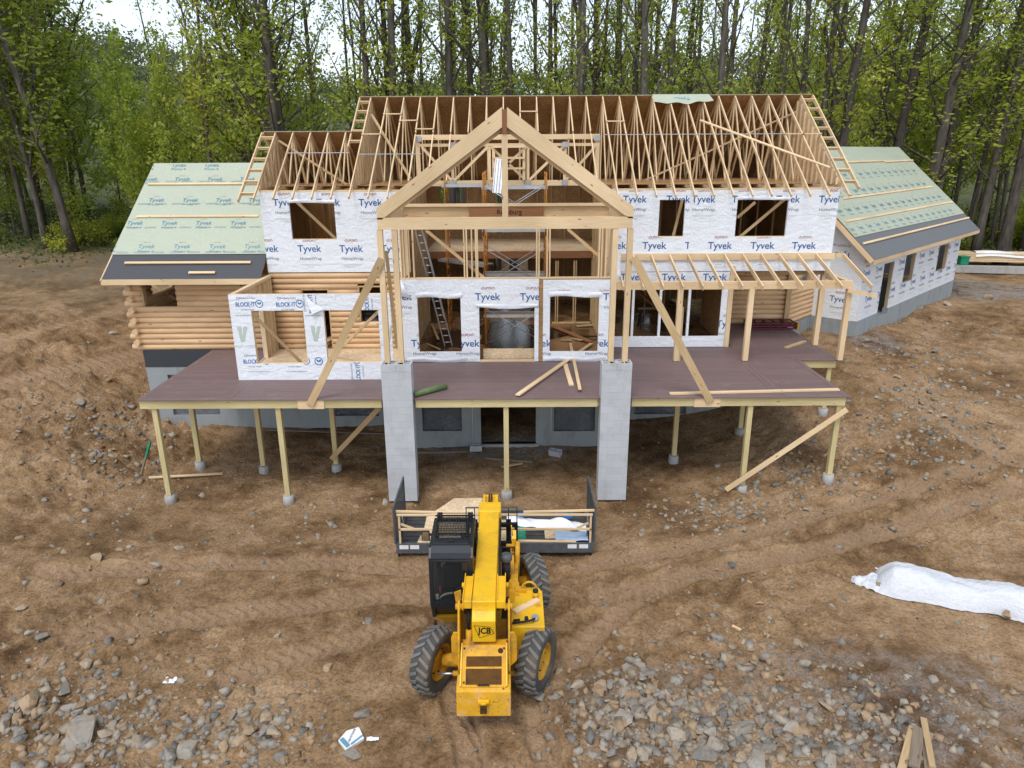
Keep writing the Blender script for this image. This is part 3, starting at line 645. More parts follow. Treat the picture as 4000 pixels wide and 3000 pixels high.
# girder truss over the great room
g = MB(); gy = 26.15; zg0, zg1 = 8.30, EZ+(gy-EY)*SL-.06
for z, h in ((zg1-.10, .17), (zg1-.36, .10), (zg0+.10, .19)): g.beam((GX0, gy, z), (GX1, gy, z), .07, h)
for x in (GX0+.07, GX1-.07): g.beam((x, gy+.005, zg0+.2), (x, gy+.005, zg1-.19), .15, .07)
for x in (-2.05, -.75, .6, 1.9): g.beam((x, gy+.005, zg0+.2), (x, gy+.005, zg1-.42), .10, .06, (0, 1, 0))
for a, b in (((-3.1, zg1-.42), (-2.1, zg0+.2)), ((-2.0, zg0+.2), (-.8, zg1-.42)), ((-.7, zg1-.42), (.5, zg0+.22)), ((.65, zg0+.2), (1.85, zg1-.42)), ((1.95, zg0+.2), (2.95, zg1-.42)), ((-.72, zg0+.2), (.55, zg1-.42))):
    g.beam((a[0], gy-.04, a[1]), (b[0], gy-.04, b[1]), .09, .04, (0, 1, 0))
gt = g.build('girder_truss', 'pine', house)
for x, z in ((GX0+.1, zg1-.15), (GX1-.1, zg1-.15), (-2.05, zg0+.1), (1.9, zg0+.1), (-2.05, zg1-.36), (1.9, zg1-.36), (.6, zg0+.05)): MB().box(x-.11, x+.11, gy-.075, gy-.065, z-.09, z+.09).build('nail_plate', 'galv', gt)
for z in (8.9, 9.25, 9.62): MB().box(-.62, .48, gy-.20, gy-.16, z-.035, z+.035).build('ladder_rung', 'pine', gt)
for x in (-.6, .46): MB().box(x-.05, x+.05, gy-.15, gy-.09, zg0+.2, zg1-.45).build('blocking_post', 'pine', gt)
# rear slope: sheathing seen from below, gable ends, fly ladders
def slab(x0, x1, ya, za, yb, zb_, t, name, mat, parent):
    n = Vector((0, zb_-za, -(yb-ya))).normalized()
    if n.z < 0: n = -n
    return MB().prism([(x0, ya, za), (x1, ya, za), (x1, yb, zb_), (x0, yb, zb_)], n*t).build(name, mat, parent)
nrows = 4
for k in range(nrows):
    a, b = k/nrows, (k+1)/nrows-.004
    slab(XM-.4, XR+.45, RY+(2*RY-EY-RY)*a, RZ+.055-(RZ-EZ)*a, RY+(RY-EY)*b, RZ+.055-(RZ-EZ)*b, .015, 'roof_sheathing', 'osb', house)
    slab(XL-.4, XM-.02, LRY+(LRY-EY)*a, LRZ+.055-(LRZ-EZ)*a, LRY+(LRY-EY)*b, LRZ+.055-(LRZ-EZ)*b, .015, 'roof_sheathing', 'osb', house)
slab(XM-.4, XR+.45, RY, RZ+.075, RY+4.9, RZ+.075-3.25, .01, 'roof_underlay', 'wrap_green', house); slab(XL-.4, XM-.45, LRY, LRZ+.075, LRY+2.9, LRZ+.075-2.0, .01, 'roof_underlay', 'wrap_green', house)
def gable(x, ey, ez, ry, rz, face, lo=None):
    """inner sheathing + studs of a gable end; face +1 studs on the +x side"""
    by = 2*ry-ey; sl = (rz-ez)/(ry-ey); b0 = ez+.3
    MB().prism([(x-face*.03, ey+.6, b0), (x-face*.03, by-.6, b0), (x-face*.03, ry, rz-.06)], (-face*.012, 0, 0)).build('gable_sheathing', 'osb_pale', house)
    for y in np.arange(ey+.9, by-.8, .41):
        z1 = rz - abs(y-ry)*sl - .08
        if z1 > b0+.1: MB().box(x-.03, x+.03, y-.02, y+.02, b0, z1).build('gable_stud', 'pine', house)
gable(XM, EY, EZ, RY, RZ, 1); gable(XR-.02, EY, EZ, RY, RZ, -1); gable(XL, EY, EZ-.01, LRY, LRZ, 1)
def fly(x0, x1, ey, ez, ry, rz, extra):
    sl = (rz-ez)/(ry-ey); y0, z0 = ey-extra, ez-extra*sl
    f = MB().beam((x1, y0, z0), (x1, ry, rz), .04, .13).build('fly_rafter', 'pine', house)
    nl_ = max(5, int(round(math.hypot(ry-y0, rz-z0)/.62)))
    for t in [(i_+.6)/nl_ for i_ in range(nl_)]:
        y, z = y0+(ry-y0)*t, z0+(rz-z0)*t
        MB().beam((x0, y, z), (x1, y, z), .04, .10, (0, -sl, 1)).build('lookout', 'pine', f)
    MB().beam((x1, ry+.04, rz), (x1, 2*ry-ey, ez), .04, .13).build('fly_rafter', 'pine', f)
fly(XM-.02, -5.52, 25.4, EZ+(25.4-EY)*SL, RY, RZ, 0); fly(XR, 11.08, EY+.3, EZ+.3*SL, RY, RZ, 0); fly(XL, -8.58, EY, EZ, LRY, LRZ, .1)
# temporary braces, straps, blocks
def rpt(x, y):    # pixel -> front roof plane
    r_ = ray(x, y); n = Vector((0, -SL, 1)); p0 = Vector((0, RY, RZ+.06)); t_ = (p0-Vector((0, 0, CAMH))).dot(n)/r_.dot(n); return Vector((0, 0, CAMH)) + r_*t_
for a, b in (((2735, 470), (3242, 655)),): lum('roof_brace', rpt(*a), rpt(*b), .09, .04, 'pine', house, (0, -SL, 1))
for a, b in (((1085, 548), (1362, 735)),):
    n_ = (LRZ-EZ)/(LRY-EY); lum('roof_brace', (atY(1085, 548, 25.7).x, 25.85, 9.85), (atY(1362, 735, 24.2).x, 24.0, 8.45), .09, .04, 'pine_dull', house)
lum('roof_brace', (XM+.1, 27.4, 10.75), (-3.4, 25.0, 8.6), .09, .04, 'pine_dull', house); lum('roof_brace', (4.6, 25.3, 8.5), (XR-.2, 27.6, 10.8), .09, .04, 'pine_dull', house)
for z_, y_ in ((0.0, 0.0),):
    yy = 25.9; zz = EZ+(yy-EY)*SL+.06
    MB().beam((XM, yy-.9, EZ+(yy-.9-EY)*SL+.058), (-3.0, yy-.9, EZ+(yy-.9-EY)*SL+.058), .04, .006, (0, -SL, 1)).build('metal_strap', 'galv', house)
    MB().beam((3.2, yy, zz), (XR-.5, yy, zz), .04, .006, (0, -SL, 1)).build('metal_strap', 'galv', house)
    MB().beam((XL+.6, 25.0, 8.08+1.9*.689+.06), (XM-.3, 25.0, 8.08+1.9*.689+.06), .04, .006, (0, -.69, 1)).build('metal_strap', 'galv', house)
for xi, y in ((0, 25.95), (1, 27.0), (2, 26.65), (3, 26.2), (14, 26.55), (25, 25.85), (24, 25.85), (9, 27.1)):
    x = XM+.607*xi; zz = EZ+(y-EY)*SL+.07; MB().box(x-.02, x+.63, y-.045, y+.045, zz, zz+.04).build('truss_block', 'pine', house)
# green underlayment flap folded over the ridge
fa = atY(2548, 376, RY); fbx = atY(2768, 375, RY)
def flap(u, v):
    x = fa.x + (fbx.x-fa.x)*u; s = .62*v*(.75+.25*math.sin(u*3.0+.3)+.06*math.sin(u*14)); return (x + .1*v*u, RY - s*.83, RZ+.10 - s*SL*.83 + .02*math.sin(u*20)*v)
fo = MB().grid(flap, 22, 6).build('underlay_flap', 'wrap_green', house)
nf = Vector((0, -SL, 1)).normalized(); pr = Print((0, RY-.25, RZ+.105-.25*SL), (1, 0, 0), (0, 1, SL), nf*4, (fa.x, fbx.x, -.5, .5)); pr.text('Tyvek', (fa.x+fbx.x)/2, .02, .6, 'print_teal', .01, math.pi); pr.build(fo)

# ================================================================== LEFT LOG WING
wing = thing('log_wing', 'single storey log wing with pale green underlayment roof on the left', 'house wing', (-10.6, 27.7, 0))
WX0 = -12.93; wwin = px_rect(549, 1124, 693, 1193, YF)
log_wall(wing, WX0, XL-.06, YF, ZD, 13, lp, [wwin], .16)
for k in range(13):
    z = ZD+lp*(k+.5)
    if k % 2 == 1: log(wing, (WX0+.09, YF-.16, z), (WX0+.09, 24.3, z))
    log(wing, (WX0+.09, 24.3, z), (WX0+.09, 25.0 if 8 < k < 12 else 31.5, z)) 
    if 8 < k < 12: log(wing, (WX0+.09, 26.6, z), (WX0+.09, 31.5, z))
MB().box(wwin[0], wwin[0]+.05, YF+.0, YF+.2, wwin[2], wwin[3]).build('window_frame', 'pine_dull', wing)
lum('brace', atY(590, 1110, 26), atY(720, 1190, 26), .04, .09, 'pine_dull', wing)
wallX('rear_wall', 'osb', WX0, -8.1, ZD, 5.5, 31.5, 31.6, [], wing); MB().box(WX0, -8.2, YF+.2, 31.5, ZD-.05, ZD).build('floor_deck', 'osb', wing)
MB().box(WX0-.05, XL-.05, YF-.04, YF+.2, ZD+13*lp, ZD+13*lp+.12).build('top_beam', 'pine_dull', wing)
WEY, WEZ, WRY, WRZ = 23.02, 5.55, 27.8, 9.05; ws = (WRZ-WEZ)/(WRY-WEY)
wx0, wx1 = -13.32, XL-.04
def onw(y, off=0.0): n = Vector((0, -ws, 1)).normalized(); return Vector((0, y, WEZ+(y-WEY)*ws)) + n*off
slab(wx0, wx1, WEY+.02, WEZ+.02*ws, WRY, WRZ, .03, 'roof_sheathing', 'osb', wing); slab(wx0, wx1, WRY, WRZ, 2*WRY-WEY, WEZ, .03, 'roof_sheathing', 'osb', wing)
bands = [(WEY+.95, 24.95), (24.95, 25.95), (25.95, 26.95), (26.95, WRY+.03)]
def strip(p, a, b, off, t, name, mat, x0=wx0-.01, x1=wx1): 
    A_, B_ = onw(a, off), onw(b, off+.003); n = Vector((0, -ws, 1)).normalized()
    return MB().prism([(x0, A_.y, A_.z), (x1, A_.y, A_.z), (x1, B_.y, B_.z), (x0, B_.y, B_.z)], n*t).build(name, mat, p)
strip(wing, WEY-.03, WEY+1.0, .034, .006, 'eave_membrane', 'shingle')
usheets = []
for i, (a, b) in enumerate(bands):
    o = strip(wing, a-.06, b, .041+.006*(len(bands)-i), .005, 'roof_underlay', 'wrap_green', wx0-.015, wx1+.0); usheets.append(o)
nw = Vector((0, -ws, 1)).normalized(); vv = Vector((0, 1, ws)).normalized()
def wpt(x, y):
    r_ = ray(x, y); p0 = onw(25, .05); t_ = (p0-Vector((0, 0, CAMH))).dot(nw)/r_.dot(nw); return Vector((0, 0, CAMH)) + r_*t_
pr = Print(onw(WEY, .075), (1, 0, 0), vv, nw, (wx0, wx1, 0, 5.86))
def protec(pr, x, y, w, f=wpt, o=onw(WEY, .075)):
    q = f(x, y); v_ = (q-o).dot(vv); k = w; pr.new()
    pr.text('Tyvek', q.x, v_, k, 'print_teal', .0, hscale=1.2); pr.text('Protec', q.x-.02, v_-.33*k*1.1, k*.72, 'print_teal', .0, hscale=1.0); pr.ring(q.x+.46*k, v_-.33*k*1.1, 0, .06*k, 'print_teal', 10)
    pr.text('\u2039DUPONT\u203a', q.x-.05, v_+.40*k, k*.42, 'print_palered', 0, hscale=1.3)
for a, b in bands:
    v_ = (onw(a-.06, 0)-onw(WEY, 0)).length
    for k in range(9): pr.new().bar(wx0+.1+k*.6, wx0+.52+k*.6, v_+.06, v_+.085, 'print_faint').bar(wx0+.1+k*.6, wx0+.5+k*.6, v_+.11, v_+.125, 'print_faint')
for ys, xl in ((703, (585, 713, 840, 967)), (785, (612, 744, 874, 1002)), (875, (528, 663, 797, 932)), (967, (425, 573, 712, 851, 987)), (648, (575, 700, 828))):
    for x in xl: protec(pr, x, ys, .56)
pr.build(wing)
MB().box(wx0-.01, wx1, WEY-.07, WEY-.03, WEZ-.16, WEZ+.02).build('fascia', 'pine', wing)
MB().beam((wx0, WEY-.05, WEZ-.07), (wx0, WRY, WRZ-.07), .04, .16).build('rake_board', 'pine', wing)
for x0, y0, x1, y1 in ((580, 723, 1003, 722), (536, 850, 1010, 846), (489, 1031, 981, 1027), (739, 1069, 842, 1068)):
    p, q = wpt(x0, y0), wpt(x1, y1); lum('roof_cleat', p+nw*.045, Vector((q.x, p.y, p.z))+nw*.045, .09, .04, 'pine', wing, nw)

# ================================================================== GARAGE WING (turned 45 degrees)
gar = thing('garage_wing', 'white wrapped garage wing turned at an angle with green underlayment roof', 'garage', (17, 34, 2.4))
GO = Vector((13.66, 27.5, 0)); e1 = Vector((.7071, .7071, 0)); e2 = Vector((-.7071, .7071, 0)); ez = Vector((0, 0, 1))
def G(a, b, z): return GO + e1*a + e2*b + ez*z
def gpx(x, y):
    r_ = ray(x, y); n = -e2; C = Vector((0, 0, CAMH)); t_ = (GO-C).dot(n)/r_.dot(n); p = C+r_*t_; return (p-GO).dot(e1), p.z
def gbox(a0, a1, b0, b1, z0, z1): 
    return MB().hexa([G(a0, b0, z0), G(a0, b1, z0), G(a0, b1, z1), G(a0, b0, z1), G(a1, b0, z0), G(a1, b1, z0), G(a1, b1, z1), G(a1, b0, z1)])
GL, GW, GZ = 13.35, 8.2, 5.62
gh = []
for x0, y0, x1, y1 in ((3436, 1030, 3486, 1212), (3537, 995, 3568, 1096), (3667, 958, 3697, 1052)):
    a = gpx((x0+x1)/2-16, (y0+y1)/2); b = gpx((x0+x1)/2+16, (y0+y1)/2); t_ = gpx((x0+x1)/2, y0)[1]; bt = gpx((x0+x1)/2, y1)[1]; gh.append((a[0]-.1, b[0]+.1, bt, t_))
gh[0] = (gh[0][0], gh[0][1], 2.75, min(gh[0][3], 5.1)); 
m = MB()
for a, b, c, d in cells(0, GL, 2.98, GZ, gh): m.hexa([G(a, 0, c), G(a, .03, c), G(a, .03, d), G(a, 0, d), G(b, 0, c), G(b, .03, c), G(b, .03, d), G(b, 0, d)])
gw = m.build('wrapped_wall', 'wrap_white', gar)
m = MB()
for a, b, c, d in cells(0, GL, 3.0, GZ, gh): m.hexa([G(a, .031, c), G(a, .16, c), G(a, .16, d), G(a, .031, d), G(b, .031, c), G(b, .16, c), G(b, .16, d), G(b, .031, d)])
m.build('wall_frame', 'pine_dull', gar)
m = MB()
for a, b, c, d in cells(-.02, GL, 1.2, 2.995, [(gh[0][0], gh[0][1], 2.75, 3.2)]): m.hexa([G(a, -.03, c), G(a, .2, c), G(a, .2, d), G(a, -.03, d), G(b, -.03, c), G(b, .2, c), G(b, .2, d), G(b, -.03, d)])
m.build('foundation_wall', 'concrete', gar)
MB().prism([G(-.01, .0, 2.98), G(-.01, 4.2, 2.98), G(-.01, 4.2, GZ+GW/2*.9), G(-.01, GW/2, GZ+GW/2*.9), G(-.01, 0, GZ)], e1*.03).build('gable_wall', 'wrap_white', gar)
gbox(-.03, .2, .201, 4.2, 1.2, 2.98).build('foundation_wall', 'concrete', gar)
MB().prism([G(GL, .0, 2.98), G(GL, GW, 2.98), G(GL, GW, GZ), G(GL, GW/2, GZ+GW/2*.9), G(GL, 0, GZ)], e1*.03).build('gable_wall', 'wrap_white', gar)
gbox(4.5, GL, GW, GW+.1, 2.9, GZ).build('rear_wall', 'osb', gar); gbox(.2, GL-.1, .2, 4.0, 2.7, 2.76).build('floor_slab', 'concrete', gar)
gs = .90; gez = 5.50; ga0, ga1 = -.42, GL+1.35
gn = (-e2*gs*-1 + ez); gn = (ez - e2*gs).normalized(); gv = (e2 + ez*gs).normalized()
def GR(a, b, off=0.0): return G(a, b, gez+(b+.42)*gs) + gn*off
BR = 4.1
def gstrip(b0, b1, off, t, name, mat, a0=ga0, a1=ga1, tp=0.003): return MB().prism([GR(a0, b0, off), GR(a1, b0, off), GR(a1, b1, off+tp), GR(a0, b1, off+tp)], gn*t).build(name, mat, gar)
gstrip(-.42, BR, 0, .03, 'roof_sheathing', 'osb', tp=0)
MB().prism([GR(4.2, BR), GR(ga1, BR), G(ga1, 2*BR+.42, gez), G(4.2, 2*BR+.42, gez)], (0, 0, .03)).build('roof_sheathing', 'osb', gar)
gstrip(-.45, .50, .034, .006, 'shingle_course', 'shingle_grey')
for i in range(5): gstrip(.45+i*.74-.04, min(.45+(i+1)*.74, BR+.02), .06-.004*i, .003, 'roof_underlay', 'wrap_green')
MB().prism([G(-4, 4.9-3.2, 9.85-3.2*.9), G(5.2, 4.9-3.2, 9.85-3.2*.9), G(5.2, 4.9, 9.85), G(-4, 4.9, 9.85)], gn*-.05).build('roof_panel', 'wrap_green', gar) if False else None
MB().prism([G(.6, BR+.1, 9.2), G(5.6, BR+.1, 9.2), G(5.6, BR+.75, 9.78), G(.6, BR+.75, 9.78)], (0, 0, .04)).build('roof_panel', 'wrap_green', gar)
MB().hexa([G(ga0, -.47, gez-.17), G(ga0, -.44, gez-.17), G(ga0, -.44, gez+.0), G(ga0, -.47, gez+.0), G(ga1, -.47, gez-.17), G(ga1, -.44, gez-.17), G(ga1, -.44, gez+.0), G(ga1, -.47, gez+.0)]).build('fascia', 'pine', gar)
for a in (ga0-.02, ga1+.02): MB().beam(GR(a, -.45, -.07), GR(a, BR, -.07), .04, .17, gn).build('rake_board', 'pine', gar)
def groof(x, y):
    r_ = ray(x, y); C = Vector((0, 0, CAMH)); p0 = GR(0, 0, .06); t_ = (p0-C).dot(gn)/r_.dot(gn); return C + r_*t_
for x0, y0, x1, y1 in ((3300, 635, 3452, 629), (3452, 633, 3565, 627), (3290, 777, 3640, 730), (3300, 867, 3720, 789), (3370, 953, 3784, 851)):
    p, q = groof(x0, y0), groof(x1, y1); lum('roof_cleat', p+gn*.02, q+gn*.02, .09, .04, 'pine', gar, gn)
pr = Print(GR(0, 0, .064), e1, gv, gn*3, (ga0, ga1, 0, 7))
for i in range(4):
    for k in range(15): 
        x, y = -.1+.93*k+.4*(i % 2), .9+.95*i; pr.new()
        pr.text('Tyvek', x, y, .52, 'print_teal', .012, hscale=1.3); pr.text('Protec', x-.02, y-.22, .38, 'print_teal', .0); pr.text('DUPONT', x-.05, y+.26, .22, 'print_palered', 0, hscale=1.3)
pr.build(gar)
pr = Print(G(0, 0, 0), e1, (0, 0, 1), -e2, (0, GL, 2.98, GZ), gh)
for zrow, off in ((4.85, .35), (3.75, 1.0)):
    for k in range(10): tyvek(pr, off+1.37*k, zrow, .78)
q = gpx(3430, 1175); pr.new().text('BLOCK\u00b7IT', 3.0, 3.95, .7, 'print_blue2', .02, hscale=1.3); pr.build(gw)
pr = Print(G(-.01, 0, 0), -e2, (0, 0, 1), -e1, (-GW, 0, 2.98, GZ+2))
tyvek(pr, -.75, 3.75, .8); tyvek(pr, -2.2, 3.75, .8); pr.new().text('Tyvek', -.95, 5.55, .8, 'print_blue', .012, math.pi); pr.text('HomeWrap', -.95, 5.9, .7, 'print_grey', 0, math.pi); tyvek(pr, -1.6, 4.75, .8); pr.build(gar)

# ================================================================== DECK
deck = thing('deck', 'raised brown composite deck on pressure treated posts along the house front', 'deck', (0, 21, 0))
DX0, DX1, DY = -10.32, 9.30, 18.40
bw = .142; y = DY+.15; k = 0
while y < YF+.02:
    x1 = 9.14 if y < 22.0 else 10.45
    for a, b in ((DX0+.15, -8.05), (-7.75, 7.30), (7.60, x1)):
        if a == -7.75 and y > 22.1: 
            for a2, b2 in ((-7.75, -3.5), (3.3, 7.30)): 
                if not (y > 20.25 and a2 < 0): MB().box(a2, b2, y, y+bw-.006, ZD-.025, ZD).build('deck_board', 'deck_brown', deck)
            continue
        if a == -7.75 and y > 20.25: a = -3.5
        MB().box(a, b, y, y+bw-.006, ZD-.025, ZD).build('deck_board', 'deck_brown', deck)
    y += bw
while y < A.y+.0:
    MB().box(7.60, 10.45, y, y+bw-.006, ZD-.025, ZD).build('deck_board', 'deck_brown', deck); y += bw
for x0, x1, y0, y1 in ((DX0, DX1, DY, DY+.145), (DX0, DX0+.145, DY+.15, YF), (-8.045, -7.903, DY+.15, 20.2), (-7.898, -7.756, DY+.15, 20.2), (7.305, 7.447, DY+.15, YF-.03), (7.452, 7.595, DY+.15, YF), (9.15, 9.295, DY+.15, 21.99), (9.30, 10.6, 22.0, 22.145), (10.455, 10.6, 22.15, 26.9)):
    MB().box(x0, x1, y0, y1, ZD-.025, ZD+.002).build('border_board', 'deck_brown', deck)
rims = [(DX0+.04, -3.6, DY+.06, DY+.10), (-2.66, 2.36, DY+.06, DY+.10), (3.3, 9.20, DY+.06, DY+.10), (DX0+.04, DX0+.08, DY+.101, YF), (9.16, 9.20, DY+.101, 22.0), (9.2, 10.5, 22.06, 22.10), (10.46, 10.5, 22.101, 26.5)]
for r_ in rims: MB().box(*r_, ZD-.27, ZD-.028).build('rim_joist', 'treated', deck)
for x in np.arange(-9.9, 9.1, .41): MB().box(x-.02, x+.02, DY+.11, YF+.0 if not -3.5 < x < 3.3 else 22.0, ZD-.25, ZD-.03).build('joist', 'treated', deck)
MB().box(DX0+.1, 9.1, 20.55, 20.67, ZD-.49, ZD-.252).build('beam', 'treated', deck)
# ================================================================== TERRAIN
CP = [(0,0,0),(-10,2,0),(10,2,0),(0,10,0),(-6,10,0),(6,10,0),(-11,9,.05),(12,9,0),(0,15,0),(-7,15,0),(7,15,0),(-12,14,.25),(13,14,.15),(-10,18.5,-.24),(-6.5,18.5,-.2),(0,18.5,-.12),(5,18.5,-.02),(9.1,18.4,.35),
 (-5,22,.0),(0,22,.05),(4,22,.1),(-9,23.7,.1),(-12.9,23.7,.55),(-11.5,21,.3),(6.5,23.7,.55),(8,22,.6),(8.5,23.7,1.1),(10.4,22.2,1.05),(11,24.5,1.8),(13.0,21,1.35),(13.6,27.3,2.3),(16,24,1.7),(20,27,2.0),(23.2,36.5,2.2),(27,42,2.4),(22,20,1.5),(28,30,2.2),
 (-14.8,20,1.25),(-14.5,24,1.5),(-16,25,2.3),(-18,30,3.0),(-20,22,2.1),(-22,36,3.2),(-27,45,3.7),(-14,34,2.8),(-20,14,.7),(0,34,2.4),(10,34,2.4),(10,42,2.5),(0,45,2.6),(-10,45,3.2),(20,50,2.8),(-34,35,3.8),(-40,55,5.0),(-15,60,4.0),(15,60,3.0),(40,50,3.2),(42,30,2.6),(0,75,3.2),(-50,80,7),(50,80,5),(-30,10,1.2),(30,8,.4),(45,12,1.0),(-45,20,2.4)]
CPa = np.array(CP, float); _P = CPa[:, :2]/10.
def _tk(r2): return np.where(r2 > 1e-9, 0.5*r2*np.log(np.maximum(r2, 1e-9)), 0)
_n = len(CPa); _d2 = ((_P[:, None]-_P[None])**2).sum(-1); _Am = np.zeros((_n+3, _n+3)); _Am[:_n, :_n] = _tk(_d2)+np.eye(_n)*.02; _Am[:_n, _n] = 1; _Am[:_n, _n+1:] = _P; _Am[_n, :_n] = 1; _Am[_n+1:, :_n] = _P.T
_W = np.linalg.solve(_Am, np.concatenate([CPa[:, 2], [0, 0, 0]]))
def smooth(a, b, x): t_ = np.clip((x-a)/(b-a), 0, 1); return t_*t_*(3-2*t_)
def base_h(X, Y):
    X = np.asarray(X, float); Y = np.asarray(Y, float); Xc = np.clip(X, -52, 52); Yc = np.clip(Y, -2, 82); h = _W[_n] + _W[_n+1]*Xc/10 + _W[_n+2]*Yc/10
    for i in range(_n): h = h + _W[i]*_tk((Xc/10-_P[i, 0])**2 + (Yc/10-_P[i, 1])**2)
    hill = smooth(110, 330, Y)*(29 + 6*np.sin(X*.011+1.0) + 4*np.sin(X*.027)) + smooth(-45, -170, X)*smooth(40, 110, Y)*16 + smooth(60, 190, X)*smooth(50, 120, Y)*14 - smooth(75, 130, Y)*6
    return h + hill
_gx = np.arange(-70, 70.01, .5); _gy = np.arange(-6, 110.01, .5); _HG = base_h(np.repeat(_gx[:, None], len(_gy), 1), np.repeat(_gy[None], len(_gx), 0)).tolist()
def hfast(x, y):
    u = min(max((x+70)*2, 0), 279.999); v = min(max((y+6)*2, 0), 231.999); i, j = int(u), int(v); u -= i; v -= j; A_, B_ = _HG[i], _HG[i+1]
    return (A_[j]*(1-v)+A_[j+1]*v)*(1-u) + (B_[j]*(1-v)+B_[j+1]*v)*u
_LAT = np.random.default_rng(3).random((257, 257))
def vnoise(X, Y):
    xi = np.floor(X).astype(int); yi = np.floor(Y).astype(int); fx = X-xi; fy = Y-yi; fx = fx*fx*(3-2*fx); fy = fy*fy*(3-2*fy); xi %= 256; yi %= 256
    a, b, c, d = _LAT[xi, yi], _LAT[xi+1, yi], _LAT[xi, yi+1], _LAT[xi+1, yi+1]; return (a*(1-fx)+b*fx)*(1-fy) + (c*(1-fx)+d*fx)*fy - .5
def fbm(X, Y, s, o=4, g=.5):
    r_ = 0; a = 1.
    for i in range(o): r_ = r_ + a*vnoise(X*s+17.3*i, Y*s+9.1*i); s *= 2.03; a *= g
    return r_
def gpt(x, y):
    z = 0.
    for i in range(14):
        p = atZ(x, y, z); z = .5*z + .5*hfast(p.x, p.y)
    return Vector((p.x, p.y, z))
TRACKS = [  # wheel ruts through points of the ground (photo pixels), half-width, depth
 ([(2350,2330),(2800,2230),(3250,2130),(3700,1990),(4000,1880)], .28, .06), ([(2300,2210),(2750,2120),(3150,2020),(3600,1890),(4000,1760)], .26, .05), ([(150,2250),(700,2210),(1300,2200),(1650,2230)], .28, .045), ([(300,2480),(900,2400),(1500,2330),(1750,2330)], .28, .04),
 ([(1850,3000),(1820,2860),(1760,2700)], .22, .05), ([(2140,3000),(2110,2860),(2090,2700)], .22, .05), ([(0,1500),(350,1430),(700,1330)], .4, .06), ([(0,1330),(300,1260),(520,1190)], .4, .06), ([(2250,2560),(2350,2450),(2500,2330),(2600,2300)], .24, .06), ([(3500,1500),(3800,1700),(4000,1800)], .5, .05), ([(900,2650),(1300,2520),(1650,2420)], .24, .03)]
TP = []
for pts, hw, dp in TRACKS:
    hw *= 1.2
    g_ = [gpt(*p) for p in pts]; dense = []
    for a, b in zip(g_, g_[1:]):
        L = (b-a).length; n_ = max(2, int(L/.15))
        for i in range(n_): q = a.lerp(b, i/n_); dense.append((q.x, q.y))
    TP.append((np.array(dense), hw, dp))
def tracks_at(X, Y):
    dz = np.zeros_like(X); tm = np.zeros_like(X)
    for D, hw, dp in TP:
        x0, y0 = D.min(0)-.9; x1, y1 = D.max(0)+.9; m_ = (X > x0) & (X < x1) & (Y > y0) & (Y < y1)
        if not m_.any(): continue
        xs_, ys_ = X[m_], Y[m_]; best = np.full(xs_.shape, 9.); idx = np.zeros(xs_.shape, int)
        for i, (a, b) in enumerate(D):
            d = np.hypot(xs_-a, ys_-b); u = d < best; best[u] = d[u]; idx[u] = i
        wob = best + .10*vnoise(xs_*1.7, ys_*1.7)
        inside = 1-smooth(hw*.75, hw*1.15, wob); berm = np.exp(-((wob-hw*1.25)/.12)**2)
        lug = .034*np.sign(np.sin((xs_*4.1+ys_*2.3+best*5)*5.0))*inside
        dz[m_] += -1.5*dp*inside + .8*dp*berm + lug; tm[m_] = np.maximum(tm[m_], inside)
    return dz, tm
def rough(X, Y):
    near = 1-smooth(26, 60, Y); churn = smooth(-.05, .35, fbm(X, Y, .23, 3))
    near = near*(1+.9*smooth(9.2, 11.5, np.abs(X+.4))*smooth(16, 19, Y))
    return near*(.12*fbm(X, Y, .35, 3) + (.045+.11*churn)*fbm(X, Y, 1.9, 4, .62) + (.02+.06*churn)*fbm(X, Y, 5.3, 2, .6)) + smooth(26, 60, Y)*.3*fbm(X, Y, .2, 3)
def hz(x, y): return hfast(x, y) + float(rough(np.array([x]), np.array([y]))[0])
NR, NC = 560, 800
ty = np.linspace(0, 1, NR); Yr = 3.5 + 26.5*ty/.72*(ty < .72) + (ty >= .72)*(26.5 + 870*((ty-.72)/.28)**3.0)
tx = np.linspace(-1.35, 1.35, NC); tx = tx*(.72+.28*np.abs(tx)/1.35)
YY = np.repeat(Yr[:, None], NC, 1); XX = (YY+5.0)*tx[None, :]
trk, tmask = tracks_at(XX.ravel(), YY.ravel()); trk = trk.reshape(XX.shape); tmask = tmask.reshape(XX.shape)
ZZ = base_h(XX, YY) + rough(XX, YY)*(1-.75*tmask) + trk
me = bpy.data.meshes.new('ground'); vs = np.stack([XX, YY, ZZ], -1).reshape(-1, 3); i0 = (np.arange(NR-1)[:, None]*NC + np.arange(NC-1)[None]).ravel()
fc = np.stack([i0, i0+1, i0+NC+1, i0+NC], -1); me.vertices.add(len(vs)); me.vertices.foreach_set('co', vs.ravel()); me.loops.add(fc.size); me.loops.foreach_set('vertex_index', fc.ravel())
me.polygons.add(len(fc)); me.polygons.foreach_set('loop_start', np.arange(0, fc.size, 4)); me.polygons.foreach_set('loop_total', np.full(len(fc), 4)); me.update(calc_edges=True); me.polygons.foreach_set('use_smooth', np.ones(len(fc), bool))
Xf, Yf = XX.ravel(), YY.ravel()
forest = np.clip(smooth(43, 50, Yf + 3*fbm(Xf, Yf, .12, 3) + np.where(Xf < -14, -.0, -2.) - np.where(Xf > 15, 4, 0)), 0, 1)
edge = np.clip(smooth(30, 40, Yf + 6*fbm(Xf, Yf, .1, 3))*(Xf < -10), 0, 1)
